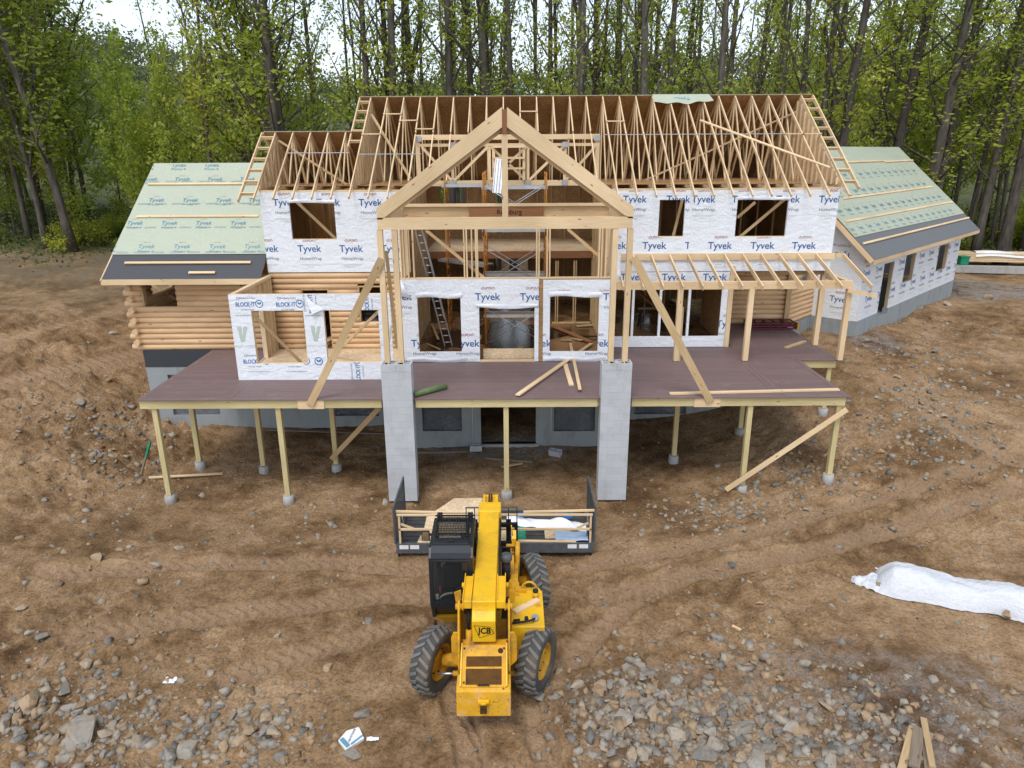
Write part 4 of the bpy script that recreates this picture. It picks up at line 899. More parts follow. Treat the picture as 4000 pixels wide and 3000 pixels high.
def zone(poly_px, soft=2.0):
    P = np.array([[*gpt(*p)[:2]] for p in poly_px]); c = P.mean(0); r_ = (P.max(0)-P.min(0))/2
    d = np.hypot((Xf-c[0])/r_[0], (Yf-c[1])/r_[1]); return np.clip(1-smooth(.55, 1.15, d + .5*fbm(Xf, Yf, .5, 3)), 0, 1)
grav = np.maximum.reduce([zone([(3000,2500),(4000,2600),(4000,3000),(2800,3000)])*.5, zone([(2250,2600),(3000,2600),(3000,3000),(2250,3000)])*.4, zone([(3640,1090),(4000,1100),(4000,1180),(3640,1160)]), zone([(1620,1690),(2350,1690),(2350,1800),(1620,1800)]), zone([(3300,1290),(3480,1290),(3480,1370),(3300,1370)])*.7])
for nm, arr in (('forest', forest), ('edge', edge), ('gravelly', grav), ('track', tmask.ravel())): at = me.attributes.new(nm, 'FLOAT', 'POINT'); at.data.foreach_set('value', arr.astype(np.float32))
t = NT('dirt', 0.9, 0.2); ob = t.tc('Object')
def att(n): a = t.n('ShaderNodeAttribute'); a.attribute_name = n; return a.outputs['Fac']
big = t.noise(ob, .35, 3, .6); mid = t.noise(ob, 2.1, 4, .65); fine = t.noise(ob, 14, 4, .7); grit = t.vor(ob, 26)
c = t.ramp(t.math('ADD', t.math('MULTIPLY', big, .75), t.math('MULTIPLY', mid, .5)), [(.43, (.112, .059, .025)), (.54, (.195, .113, .051)), (.64, (.30, .185, .091)), (.77, (.425, .28, .155))])
c = t.mix(1.0, c, t.ramp(fine, [(.28, (.48, .46, .44)), (.52, (1, 1, 1)), (.72, (1.34, 1.31, 1.27))]), 'MULTIPLY')
c = t.mix(t.math('MULTIPLY', att('track'), .75), c, t.mix(fine, (.24, .15, .078), (.50, .335, .20)))
sp = t.ramp(grit, [(.0, (1, 1, 1)), (.16, (1, 1, 1)), (.24, (0, 0, 0))]); spc = t.ramp(t.noise(ob, 20, 2), [(.35, (.22, .22, .22)), (.65, (.42, .38, .32))])
c = t.mix(t.math('MULTIPLY', sp, t.ramp(mid, [(.45, (.1,)*3), (.62, (.75,)*3)])), c, spc)
gcol = t.ramp(t.vor(ob, 30, out='Color'), [(.2, (.15, .155, .16)), (.5, (.25, .25, .245)), (.85, (.36, .34, .31))]); c = t.mix(t.math('MULTIPLY', att('gravelly'), t.ramp(mid, [(.40, (.08,)*3), (.6, (.85,)*3)])), c, gcol)
lit = t.ramp(t.noise(ob, 5, 6, .7), [(.3, (.10, .072, .048)), (.5, (.19, .15, .10)), (.7, (.12, .14, .05))]); c = t.mix(t.math('MULTIPLY', att('edge'), t.ramp(t.noise(ob, .8, 4), [(.4, (.2,)*3), (.6, (.9,)*3)])), c, lit)
c = t.mix(att('forest'), c, t.ramp(t.noise(ob, 1.2, 5, .65), [(.35, (.085, .075, .04)), (.55, (.10, .12, .04)), (.7, (.14, .17, .05))]))
t.col(c); t.bump(t.math('ADD', t.math('MULTIPLY', fine, .8), t.math('ADD', t.math('MULTIPLY', mid, .8), t.math('MULTIPLY', sp, .12))), 1.0, .08)
me.materials.append(MATS['dirt']); ground = bpy.data.objects.new('ground', me); COL.objects.link(ground); tag(ground, kind='structure')

# ================================================================== deck posts, footings, braces
def dpost(x, y, top=ZD-.27, w_=.14):
    z = hz(x, y); f = MB().tube([(x, y, z-.2), (x, y, z+.10), (x, y, z+.24)], [.165, .16, .145], 14).build('footing', 'concrete_foot', deck)
    MB().box(x-w_/2, x+w_/2, y-w_/2, y+w_/2, z+.25, top).build('post', 'treated', deck)
fy = DY+.18
for x in (-9.95+.02, -6.50, -.17, 6.62, 9.08): dpost(x, fy)
for px_, py_ in ((722, 1838), (980, 1838), (1280, 1836), (2611, 1735), (2870, 1690)):
    a = atZ(px_, py_, .35); dpost(a.x, 20.6 if py_ > 1700 else 21.9, ZD-.49 if py_ > 1700 else ZD-.25)
dpost(10.35, 22.2); dpost(10.35, 24.2)
for px_ in (1212, 2765):
    a = atY(px_, 1572, DY); MB().box(a.x-.36, a.x+.36, DY+.03, DY+.058, ZD-.285, ZD-.03).build('brace_plate', 'pine', deck)
# loose lumber leaning / nailed under the deck
def plank(label, a, b, w_, h_, mat='pine', up=(0, 0, 1), name='plank', cat='plank', group=None):
    return solo(name, MB().beam(a, b, w_, h_, up), mat, label, cat, None, group)
a = atZ(1272, 1825, .35); q = atY(1490, 1612, 19.2); plank('thin brown plank leaning from a left post footing up to the left block pillar', (a.x, 20.45, .32), (q.x, 19.0, 2.55), .14, .04, 'pine_dull', (0, 1, 0))
a = gpt(2835, 1930); b = atY(3310, 1600, DY-.05); plank('long pale plank leaning diagonally against the right front deck posts', (a.x, DY+.05, a.z+.12), (b.x, DY-.03, b.z), .14, .04, 'pine', (0, 1, 0))
def gplank(label, p0, p1, w_=.1, h_=.04, mat='pine', lift=.03, z=None, **k):
    a = gpt(*p0) if z is None else atZ(*p0, z); b = gpt(*p1) if z is None else atZ(*p1, z)
    if z is None: a.z = hz(a.x, a.y); b.z = hz(b.x, b.y)
    return plank(label, a+Vector((0, 0, lift)), b+Vector((0, 0, lift)), w_, h_, mat, **k)
gplank('thin pale plank lying on the dirt in front of the left corner post', (582, 1867), (870, 1857), .09, .04)
gplank('grey plank lying along the basement wall left of the middle', (1040, 1680), (1500, 1690), .14, .04, 'old_wood'); gplank('short grey plank on the gravel under the deck beside the left pillar', (1620, 1765), (1822, 1768), .14, .06, 'old_wood')
gplank('dirty plank lying crosswise behind the middle deck post', (1900, 1798), (2080, 1806), .12, .06, 'old_wood', .06); gplank('short yellowish plank crossing under the dirty plank behind the middle post', (1960, 1828), (2040, 1812), .09, .04, 'pine_dull')
st = gpt(545, 1855); m = MB().beam((st.x, st.y, st.z-.1), (st.x+.35, st.y+.25, st.z+.95), .05, .09, (0, 1, 0)); so = thing('survey_stake', 'grey wooden stake with a green painted top leaning near the left deck corner', 'stake', tuple(st))
m.build('shaft', 'old_wood', so); d = Vector((.35, .25, 1.05)); MB().beam(st+d*.62+Vector((0, 0, -.1)), st+d*1.03+Vector((0, 0, -.1)), .058, .098, (0, 1, 0)).build('painted_top', 'green_paint', so)
# concrete blocks under the deck
def cblock(p, rz, label, rx=0.0):
    o = thing('concrete_block', label, 'concrete block', tuple(p), 'loose concrete blocks under the deck'); m = MB()
    for b in ((-.2, .2, -.1, -.065), (-.2, .2, .065, .1), (-.2, -.165, -.065, .065), (.165, .2, -.065, .065), (-.0175, .0175, -.065, .065)): m.box(b[0], b[1], b[2], b[3], 0, .19)
    m.build('shell', 'block', o, local=True); o.rotation_euler = (rx, 0, rz); return o
p = gpt(1860, 1755); cblock((p.x, p.y-.1, hz(p.x, p.y)), .05, 'loose concrete block beside the dark basement doorway, left side'); p = gpt(2170, 1780); cblock((p.x, p.y, hz(p.x, p.y)), -.5, 'loose concrete block tilted on the gravel right of the basement doorway', .2)

# ================================================================== BLOCK PILLARS
def pillar(x0, x1, y0, label):
    y1 = y0+.41; P = thing('block_pillar', label, 'pillar', ((x0+x1)/2, (y0+y1)/2, 0), 'concrete block pillars carrying the entrance gable'); top = 4.02; ch = .2032; n = 20; z0 = top-n*ch
    MB().box(x0+.004, x1-.004, y0+.004, y1-.004, z0, top-.21).build('mortar_core', 'mortar', P)
    bm_ = {}
    for k in range(n-1):
        z = z0+k*ch; mid = (x0+x1)/2
        segs = [(x0, mid), (mid, x1)] if k % 2 else [(x0, x0+.2), (x0+.2, x1-.2), (x1-.2, x1)]
        if k % 2 == 0: segs = [(x0, x0+.205), (x0+.205, x1-.205), (x1-.205, x1)]
        for a, b in segs:
            j = random.uniform(-.002, .002); MB().box(a+.002, b-.002, y0+j, y1-j, z+.002, z+ch-.002).build('concrete_block', 'block', P)
    z = top-ch; mid = (x0+x1)/2
    for a, b in ((x0, mid-.003), (mid+.003, x1)):     # top course: hollow cores show
        m = MB(); c0 = (a+b)/2
        for q in ((a, b, y0, y0+.04), (a, b, y1-.04, y1), (a, a+.04, y0+.04, y1-.04), (b-.04, b, y0+.04, y1-.04), (c0-.02, c0+.02, y0+.04, y1-.04), (a+.04, c0-.02, y0+.18, y0+.22), (c0+.02, b-.04, y0+.18, y0+.22)): m.box(q[0], q[1], q[2], q[3], z+.003, top)
        m.build('concrete_block', 'block', P)
    return P
pillar(-3.53, -2.715, 18.28, 'pale concrete block pillar left of the entrance, beside the green roll'); pillar(2.425, 3.235, 18.28, 'pale concrete block pillar right of the entrance, near the crossed planks')
# ================================================================== ENTRANCE GABLE FRAME
gf = thing('gable_frame', 'large pale timber gable frame with king post standing on the block pillars', 'timber frame', (-.15, 18.5, 4.0)); gy0 = 18.42; gcx = -.15
for side in (-1, 1):
    tip = Vector((gcx+side*3.25, 0, 8.10)); pk = Vector((gcx+side*.06, 0, 10.47)); d = pk-tip
    for dy, nm in ((0, 'rafter'), (.19, 'rafter')):
        z_ = -.0 if dy == 0 else -.10
        MB().prism([(tip.x, gy0+dy, tip.z+z_), (pk.x, gy0+dy, pk.z+z_), (pk.x, gy0+dy, pk.z-.46+z_), (tip.x+ -side*.12, gy0+dy, tip.z-.28+z_), (tip.x, gy0+dy, tip.z-.28+z_)], (0, .14 if dy == 0 else .09, 0)).build(nm, 'pine', gf)
MB().box(gcx-.055, gcx+.055, gy0-.02, 23.0, 9.86, 10.42).build('ridge_beam', 'lvl', gf)
MB().box(gcx-.075, gcx+.075, gy0+.005, gy0+.145, 7.862, 9.855).build('king_post', 'pine', gf)
MB().box(gcx-3.25, gcx+3.24, gy0, gy0+.14, 7.565, 7.86).build('tie_beam', 'pine', gf); MB().box(gcx-3.1, gcx+3.1, gy0+.145, gy0+.30, 7.60, 7.83).build('tie_beam', 'pine_dull', gf)
for zx in (1515, 1569, 2384, 2439):
    x = atY(zx, 1415, 18.5).x; MB().box(x-.072, x+.072, gy0+.01, gy0+.15, 4.03, 7.563).build('post', 'pine', gf); MB().box(x-.06, x+.06, gy0+.02, gy0+.14, 3.95, 4.028).build('post_base', 'black_dull', gf)
for sx in (-1, 1):
    x = gcx+sx*3.17; MB().box(x-.07, x+.07, gy0+.16, 21.98, 7.6, 7.84).build('side_beam', 'pine', gf)
a = atY(1492, 1010, gy0); b = atY(1210, 1585, DY); plank('long timber brace from the left gable post down to the deck rim', (a.x, gy0-.03, a.z), (b.x, DY+.0, b.z+.02), .20, .045, 'pine_dull', (0, 1, 0), 'timber_brace', 'brace')
a = atY(2474, 1004, gy0); b = atY(2775, 1572, DY); plank('long timber brace from the right gable post down to the deck rim', (a.x, gy0-.03, a.z), (b.x, DY+.0, b.z+.02), .20, .045, 'pine_dull', (0, 1, 0), 'timber_brace', 'brace')
a = atY(1508, 980, 18.8); b = atY(1552, 1360, 18.9); plank('thin brown board leaning between the two left gable posts', a, b, .09, .04, 'pine_dull', (0, 1, 0))
# ================================================================== PORCH FRAME (right)
pf = thing('porch_frame', 'open shed roof porch frame of pale rafters right of the entrance', 'timber frame', (7, 22.2, 3)); py0 = 21.92; z1 = atY(2900, 1100, py0).z; zl = 6.2
bt = z1; MB().box(3.28, 10.62, py0, py0+.13, bt-.24, bt).build('beam', 'pine', pf); MB().box(3.3, 10.72, YF-.05, YF-.012, zl-.20, zl+.02).build('ledger', 'pine', pf)
for k in range(13):
    x = 3.42 + .605*k if k < 12 else 10.98
    MB().beam((x, YF-.06, zl-.06), (x, 21.45, zl-.06-(YF-.06-21.45)*((zl-bt-.07)/(YF-py0))), .04, .14).build('rafter', 'pine', pf)
MB().beam((10.74, YF-.03, zl-.06), (11.0, YF-.03, zl-.06), .036, .14).build('lookout', 'pine', pf); MB().beam((10.45, 21.85, bt-.28), (11.25, 21.6, bt-.42), .04, .12).build('lookout', 'pine', pf)
for x, y in ((5.28, 21.98), (7.50, 21.98), (10.55, 21.98)): MB().box(x-.08, x+.08, y-.07, y+.07, ZD+.02, bt-.242).build('post', 'pine', pf); MB().box(x-.085, x+.085, y-.075, y+.075, ZD+.003, ZD+.019).build('post_base', 'black_dull', pf)
MB().box(10.47, 10.63, 23.85, 24.0, ZD+.01, 5.62).build('post', 'pine', pf); MB().box(5.37, 5.41, 21.92, 22.01, ZD+.01, bt-.8).build('prop', 'pine_dull', pf)
lum('beam', (10.55, py0+.14, bt-.12), (10.55, YF-.06, bt-.1), .13, .2, 'pine', pf)
# ================================================================== THINGS ON THE DECK
def dpl(label, p0, p1, w_, h_, lift=0.0, mat='pine'): 
    a, b = atZ(*p0, ZD+h_/2+.003+lift), atZ(*p1, ZD+h_/2+.003+lift); return plank(label, a, b, w_, h_, mat)
dpl('long pale plank lying diagonally across the crossed boards on the deck', (2022, 1543), (2310, 1342), .14, .04, .045); dpl('short wide board lying under the long diagonal plank on the deck', (2205, 1415), (2232, 1504), .14, .04); dpl('narrow pale board crossing the long plank nearest the right pillar', (2228, 1342), (2265, 1520), .09, .04, .09)
dpl('very long pale plank lying along the right front edge of the deck', (2616, 1537), (3276, 1521), .14, .04); dpl('short pale board lying alone on the right end of the deck', (3070, 1358), (3145, 1333), .14, .04, 0, 'pine_dull')
a, b = atZ(1616, 1540, ZD+.09), atZ(1742, 1508, ZD+.09); ro = thing('membrane_roll', 'green roll of membrane lying on the deck beside the left pillar', 'roll', tuple(a)); MB().tube([a, b], .085, 18).build('sheet', 'green_roll', ro)
d = (b-a).normalized(); MB().tube([a-d*.006, a+d*.1], .03, 12).build('core', 'black_dull', ro)
A1 = atZ(2925, 1287, ZD); B1 = atZ(3110, 1287, ZD); rk = thing('ladder_jack', 'stack of dark red steel frames lying on the deck by the log wall', 'scaffold frame', tuple(A1))
for k in range(3):
    z = ZD+.05+.085*k; yo = .05*k; m = MB()
    for yy in (A1.y-.1, A1.y+.55): m.beam((A1.x, yy+yo, z), (B1.x, yy+yo, z), .06, .06)
    for i in range(6): x = A1.x+(B1.x-A1.x)*i/5; m.beam((x, A1.y-.1+yo, z), (x, A1.y+.55+yo, z), .05, .05)
    m.build('frame', 'maroon', rk)
for i, x in enumerate((A1.x-.02, B1.x+.02)): MB().box(x-.03, x+.03, A1.y-.15, A1.y+.1, ZD+.005, ZD+.27).build('bracket', 'yellow_worn', rk)
# things inside the sun room and the house
def slats(name, label, c, l, n, rz, group=None, mat='pine'):
    o = thing(name, label, 'lumber', tuple(c), group)
    for k in range(n):
        for j in range(2): MB().box(-l/2, l/2, -.15+.15*j, -.012+.15*j, .042*k+.002, .042*k+.04).build('board', mat, o, local=True)
    o.rotation_euler.z = rz; return o
p = atZ(1185, 1375, ZD+.02); slats('lumber_stack', 'small stack of planks on the sun room floor by the doorway', (p.x+.55, p.y+.9, ZD+.022), 2.2, 4, math.pi/2-.25)
p = atZ(1487, 1375, ZD+.04); plank('short offcut on the sun room floor near the left pillar', (p.x-.2, p.y, ZD+.045), (p.x+.15, p.y+.1, ZD+.045), .09, .04)
for lab, p0, p1, m_, w_ in (('wide reddish plank on the wet floor seen through the right bay window', (2162, 1275), (2305, 1340), 'lvl', .22), ('dark bar lying across the reddish plank in the right bay window', (2240, 1315), (2340, 1318), 'black_dull', .06), ('short board left of the reddish plank in the right bay window', (2190, 1330), (2232, 1332), 'pine_dull', .12), ('short offcut beside the reddish plank in the right bay window', (2234, 1322), (2274, 1334), 'pine_dull', .09), ('pale board on the floor near the studs in the right bay window', (2252, 1275), (2330, 1272), 'pine_dull', .12), ('brown offcut on the floor in the left bay window', (1667, 1344), (1718, 1370), 'pine_dull', .09), ('leaning board end on the wet floor in the left bay window', (1685, 1265), (1712, 1330), 'pine_dull', .09), ('small board behind the bay doorway header', (2028, 1365), (2048, 1352), 'pine_dull', .14)):
    a, b = atZ(*p0, ZD+.03), atZ(*p1, ZD+.03); plank(lab, a+Vector((0, 0, .005)), b+Vector((0, 0, .045)), w_, .04, m_)
def ladder(label, foot, top, w_=.42, n=16):
    o = thing('extension_ladder', label, 'ladder', tuple(foot)); d = top-foot; side = Vector((1, 0.15, 0)).normalized()*w_/2
    for s_ in (-1, 1): MB().beam(foot+side*s_, top+side*s_, .03, .08, (0, 1, 0)).build('rail', 'alu', o); MB().beam(foot+side*s_*.82+d*.25+Vector((0, -.06, 0)), top+side*s_*.82+d*.1+Vector((0, -.06, 0)), .03, .07, (0, 1, 0)).build('rail', 'alu', o)
    for k in range(n): q = foot+d*((k+.5)/n); MB().tube([q-side, q+side], .018, 6).build('rung', 'alu', o)
a, b = atZ(1752, 1352, ZD), atY(1638, 905, 23.5); ladder('aluminium extension ladder leaning inside the left bay', a+Vector((0, 0, .02)), b, .26)
def scaffold(label, x0, x1, y0, y1, z0, lifts, mat, braces=True):
    o = thing('scaffold_tower', label, 'scaffold', (x0, y0, z0)); H_ = 1.95
    for x in (x0, x1):
        for k in range(lifts):
            m = MB(); zz = z0+H_*k
            for y in (y0, y1): m.tube([(x, y, zz), (x, y, zz+H_-.02)], .024, 6)
            for j in range(6): m.tube([(x, y0, zz+.2+.33*j), (x, y1, zz+.2+.33*j)], .017, 5)
            m.tube([(x, (y0+y1)/2, zz+.2), (x, (y0+y1)/2, zz+1.85)], .015, 5); m.build('end_frame', mat, o)
    if braces:
        for k in range(lifts):
            zz = z0+H_*k
            for y in (y0, y1):
                m = MB(); m.tube([(x0, y, zz+.35), (x1, y, zz+1.55)], .014, 5); m.tube([(x0, y, zz+1.55), (x1, y, zz+.35)], .014, 5); m.build('cross_brace', 'galv', o)
    return o
def splank(label, a, b, w_=.48): 
    o = thing('scaffold_plank', label, 'scaffold plank', tuple(a)); a, b = Vector(a), Vector(b)
    MB().beam(a, b, w_, .02).build('tread', 'old_wood', o)
    for s_ in (-1, 1): d = (b-a).normalized(); x = d.cross(Vector((0, 0, 1))).normalized()*s_*w_/2; MB().beam(a+x+Vector((0, 0, -.03)), b+x+Vector((0, 0, -.03)), .03, .10).build('side_rail', 'alu', o)
    return o
sy = 23.0; sx0, sx1 = atY(1895, 1200, sy).x, atY(2130, 1200, sy).x
scaffold('tall scaffold with silver cross braces behind the bay doorway', sx0, sx1, sy, sy+1.1, ZD+.003, 3, 'scaffold_orange')
for py_, lab in ((1232, 'lowest aluminium plank on the scaffold behind the bay doorway'), (1072, 'middle aluminium plank on the scaffold at upper floor level'), (897, 'upper aluminium plank of the scaffold just under the tie beam'), (729, 'topmost aluminium plank of the scaffold below the girder truss')): z = atY(2000, py_, sy).z; splank(lab, (sx0-.05, sy+.3, z), (sx1+.05, sy+.3, z))
sq = 25.3; qx0, qx1 = atY(1745, 1000, sq).x, atY(1900, 1000, sq).x
scaffold('orange scaffold tower standing left inside the great room', qx0, qx1, sq, sq+1.4, ZD+.003, 3, 'scaffold_orange', False); z = atY(1780, 1035, sq).z; splank('tilted aluminium plank on the orange scaffold tower', (qx0-.3, sq+1.3, z+.05), (qx1+.1, sq+.2, z-.02)); z = atY(1800, 722, sq).z; splank('wooden plank on top of the orange scaffold tower', (qx0-.1, sq+.3, z), (qx1+.1, sq+.3, z))
a, b = atY(1955, 622, 22.2), atY(1943, 755, 21.8); o = thing('scaffold_plank', 'aluminium plank standing upright beside the king post', 'scaffold plank', tuple(b)); MB().beam(b, a, .30, .03, (0, 1, 0)).build('tread', 'alu', o)
for i in range(4): x = -.12+.08*i; MB().beam(b+Vector((x, -.02, 0)), a+Vector((x, -.02, 0)), .012, .02, (0, 1, 0)).build('rib', 'black_dull', o)
sh = atZ(2520, 1295, ZD); so = thing('sawhorse', 'dark sawhorse standing behind the long right window opening', 'sawhorse', (sh.x+.3, sh.y+.6, ZD)); MB().box(-.5, .5, -.05, .05, .72, .80).build('top_beam', 'old_wood', so, local=True)
for sx in (-.42, .42):
    for sy_ in (-.25, .25): MB().beam((sx, sy_, 0), (sx*.9, sy_*.15, .72), .05, .09).build('leg', 'black_dull', so, local=True)
plank('reddish board leaning on the sawhorse', (so.location.x-.4, so.location.y+.2, ZD+1.3), (so.location.x+.15, so.location.y-.2, ZD+.84), .2, .04, 'lvl')
# ================================================================== TELEHANDLER (faces the house)
tele = thing('telehandler', 'yellow telescopic handler with black cab parked facing the house', 'telehandler', (-.50, 11.8, 0))
TC = -.50
def tb(x0, x1, y0, y1, z0, z1): return MB().box(TC+x0, TC+x1, y0, y1, z0, z1)
def wheel(x, y, steer, rad=.62, wd=.40):
    W = thing('wheel', None, None, (0, 0, 0)); W.parent = tele; W.location = (x-tele.location.x, y-tele.location.y, rad-.01); W.rotation_euler.z = steer
    def lathe(prof, n=36, smooth=True):
        m = MB()
        def f(u, v):
            i = v*(len(prof)-1); k = min(int(i), len(prof)-2); fr_ = i-k; px, pr_ = prof[k][0]+(prof[k+1][0]-prof[k][0])*fr_, prof[k][1]+(prof[k+1][1]-prof[k][1])*fr_; a = 2*math.pi*u; return (px, pr_*math.cos(a), pr_*math.sin(a))
        m.grid(f, n, len(prof)-1, smooth); return m
    h = wd/2
    lathe([(-h*.72, .33), (-h*.95, .38), (-h*1.0, .46), (-h*.92, .54), (-h*.72, .575), (0, .585), (h*.72, .575), (h*.92, .54), (h*1.0, .46), (h*.95, .38), (h*.72, .33)]).build('tyre', 'rubber', W, local=True)
    m = MB(); nl = 22
    for i in range(nl):
        for s_ in (-1, 1):
            a0 = 2*math.pi*(i+.25*(s_ > 0)*2)/nl; da = 2*math.pi/nl
            def pt(x, a, r_): return (x, r_*math.cos(a), r_*math.sin(a))
            c0, c1 = a0, a0+.62*da; wa = .30*da
            r0, r1 = .555, rad
            m.hexa([pt(s_*.00, c0, r0), pt(s_*.00, c0+wa, r0), pt(s_*.00, c0+wa, r1), pt(s_*.00, c0, r1), pt(s_*h*.98, c1, r0-.03), pt(s_*h*.98, c1+wa*1.5, r0-.03), pt(s_*h*.94, c1+wa*1.5, r1-.05), pt(s_*h*.94, c1, r1-.05)])
    m.build('tread', 'rubber_lug', W, local=True)
    lathe([(h*.75, .335), (h*.80, .325), (h*.55, .30), (h*.35, .27), (h*.25, .20), (h*.45, .17), (h*.5, .10), (h*.5, .001)], 28).build('rim', 'yellow_orange', W, local=True)
    lathe([(-h*.75, .335), (-h*.8, .325), (-h*.3, .30), (h*.05, .28), (h*.15, .18), (h*.15, .001)], 28).build('rim', 'yellow_orange', W, local=True)
    m = MB()
    for i in range(8): a = 2*math.pi*i/8; m.tube([(h*.30, .225*math.cos(a), .225*math.sin(a)), (h*.30+.03, .225*math.cos(a), .225*math.sin(a))], .014, 6)
    m.build('wheel_nuts', 'rust_grille', W, local=True)
    return W
for x, y, s_ in ((.42, 10.78, -.42), (-1.44, 10.78, -.46), (.44, 13.25, .30), (-1.42, 13.25, .32)):
    W = wheel(x, y, s_)
    for k in ('label', 'category'): 
        if k in W: del W[k]
# axles, chassis, bumper
o = MB().tube([(TC-.80, 10.78, .60), (TC-.35, 10.78, .62), (TC+.35, 10.78, .62), (TC+.80, 10.78, .60)], [.11, .15, .15, .11], 14).build('axle', 'yellow_orange', tele); MB().tube([(TC-.86, 10.45, .58), (TC-.45, 10.45, .58)], .022, 10).build('steering_rod', 'steel', o); MB().tube([(TC-.58, 10.45, .58), (TC+.55, 10.45, .58)], .048, 12).build('steering_cylinder', 'yellow_orange', o); MB().tube([(TC+.5, 10.45, .58), (TC+.78, 10.45, .58)], .022, 10).build('steering_rod', 'steel', o)
o = MB().tube([(TC-.80, 13.25, .60), (TC+.80, 13.25, .60)], [.13, .13], 14).build('axle', 'yellow_orange', tele); MB().tube([(TC+.25, 13.0, .66), (TC+.8, 13.0, .66)], .022, 10).build('steering_rod', 'steel', o)
tb(-.36, .36, 9.9, 14.0, .48, .80).build('chassis', 'yellow_orange', tele)
b = MB().prism([(TC-.455, 9.55, .46), (TC-.455, 9.60, .93), (TC-.455, 9.72, .97), (TC-.455, 9.98, .97), (TC-.455, 9.98, .46)], (.91, 0, 0)).build('rear_bumper', 'bumper_paint', tele); bevel(b, .025, 3)
h_ = MB().tube([(TC-.05, 9.53, .76), (TC+.05, 9.53, .76)], .04, 10).build('hitch_bracket', 'yellow', b); tb(-.055, .055, 9.46, 9.52, .60, .73).build('tow_hook', 'rust_grille', b); tb(-.09, .09, 9.50, 9.57, .77, .80).build('hitch_plate', 'yellow', b)
# sloping engine cover with two grilles
cov = MB().prism([(TC-.38, 9.66, .975), (TC-.38, 9.66, .90), (TC-.38, 10.35, .90), (TC-.38, 10.35, 1.38), (TC-.38, 10.22, 1.36)], (.76, 0, 0)).build('engine_cover', 'yellow_worn', tele); bevel(cov, .015)
sl_ = Vector((0, 10.22-9.66, 1.36-.975)); sn = Vector((0, -sl_.z, sl_.y)).normalized()
for s_ in (-.385, .385): MB().beam(Vector((TC+s_, 9.66, .985)), Vector((TC+s_, 10.24, 1.385)), .025, .06, sn).build('cover_edge', 'yellow', cov)
def onc(u, t_, off): return Vector((TC+u, 9.66, .975)) + sl_*t_ + sn*off
for t0, t1 in ((.05, .42), (.48, .72)):
    g_ = MB().prism([onc(-.30, t0, .001), onc(.30, t0, .001), onc(.30, t1, .001), onc(-.30, t1, .001)], sn*.006).build('grille', 'rust_grille', cov); m = MB(); n_ = int((t1-t0)/.024)
    for i in range(n_+1):
        tt = t0+(t1-t0)*i/n_; m.prism([onc(-.30, tt-.002, .007), onc(.30, tt-.002, .007), onc(.30, tt+.002, .007), onc(-.30, tt+.002, .007)], sn*.007)
        for j in range(12):
            u = -.30+.6*(j+.5*(i % 2))/12
            if i < n_: m.prism([onc(u-.0025, tt, .007), onc(u+.0025, tt, .007), onc(u+.0025, tt+.02, .007), onc(u-.0025, tt+.02, .007)], sn*.006)
    m.build('grille_bars', 'grille_bar', g_)
for u, t_ in ((.28, .86), (-.33, .10), (-.34, .92), (.34, .92)): MB().tube([onc(u, t_, .0), onc(u, t_, .012)], .045 if t_ == .86 else .018, 14).build('cap', 'rust_grille', cov)
MB().tube([onc(-.09, .025, .01), onc(-.08, .025, .035), onc(.08, .025, .035), onc(.09, .025, .01)], .012, 8).build('handle', 'black_dull', cov)
for s_ in (-1, 1):    # tall side plates that carry the boom pivot
    x = TC+s_*.43
    p_ = MB().prism([(x-.018, 10.10, .80), (x-.018, 10.02, 1.0), (x-.018, 10.12, 1.55), (x-.018, 10.30, 2.02), (x-.018, 10.45, 2.10), (x-.018, 10.62, 2.02), (x-.018, 11.3, 1.2), (x-.018, 11.3, .80)], (.036, 0, 0)).build('pivot_plate', 'yellow_worn', tele); bevel(p_, .008)
    MB().prism([(x, 10.16, .95), (x+s_*.13, 10.16, 1.1), (x+s_*.13, 10.16, 1.55), (x+s_*.09, 10.16, 1.66), (x, 10.16, 1.66)], (0, .03, 0)).build('gusset', 'yellow_worn', p_); MB().tube([(x-.06, 10.42, 2.0), (x+.06, 10.42, 2.0)], .055, 14).build('pivot_pin', 'yellow_worn', p_)
    MB().prism([(x, 10.9, 1.7), (x+s_*.10, 10.9, 1.75), (x+s_*.12, 10.9, 1.95), (x, 10.9, 2.0)], (0, .02, 0)).build('gusset', 'yellow_worn', p_)
tb(-.40, .40, 10.36, 10.40, .9, 1.35).build('bulkhead', 'yellow_orange', tele)
o = MB().tube([(TC-.27, 10.22, 1.0), (TC-.27, 10.40, 1.55)], .055, 14).build('lift_cylinder', 'yellow_worn', tele); MB().tube([(TC-.27, 10.40, 1.55), (TC-.27, 10.5, 1.9)], .032, 12).build('cylinder_rod', 'black_dull', o)
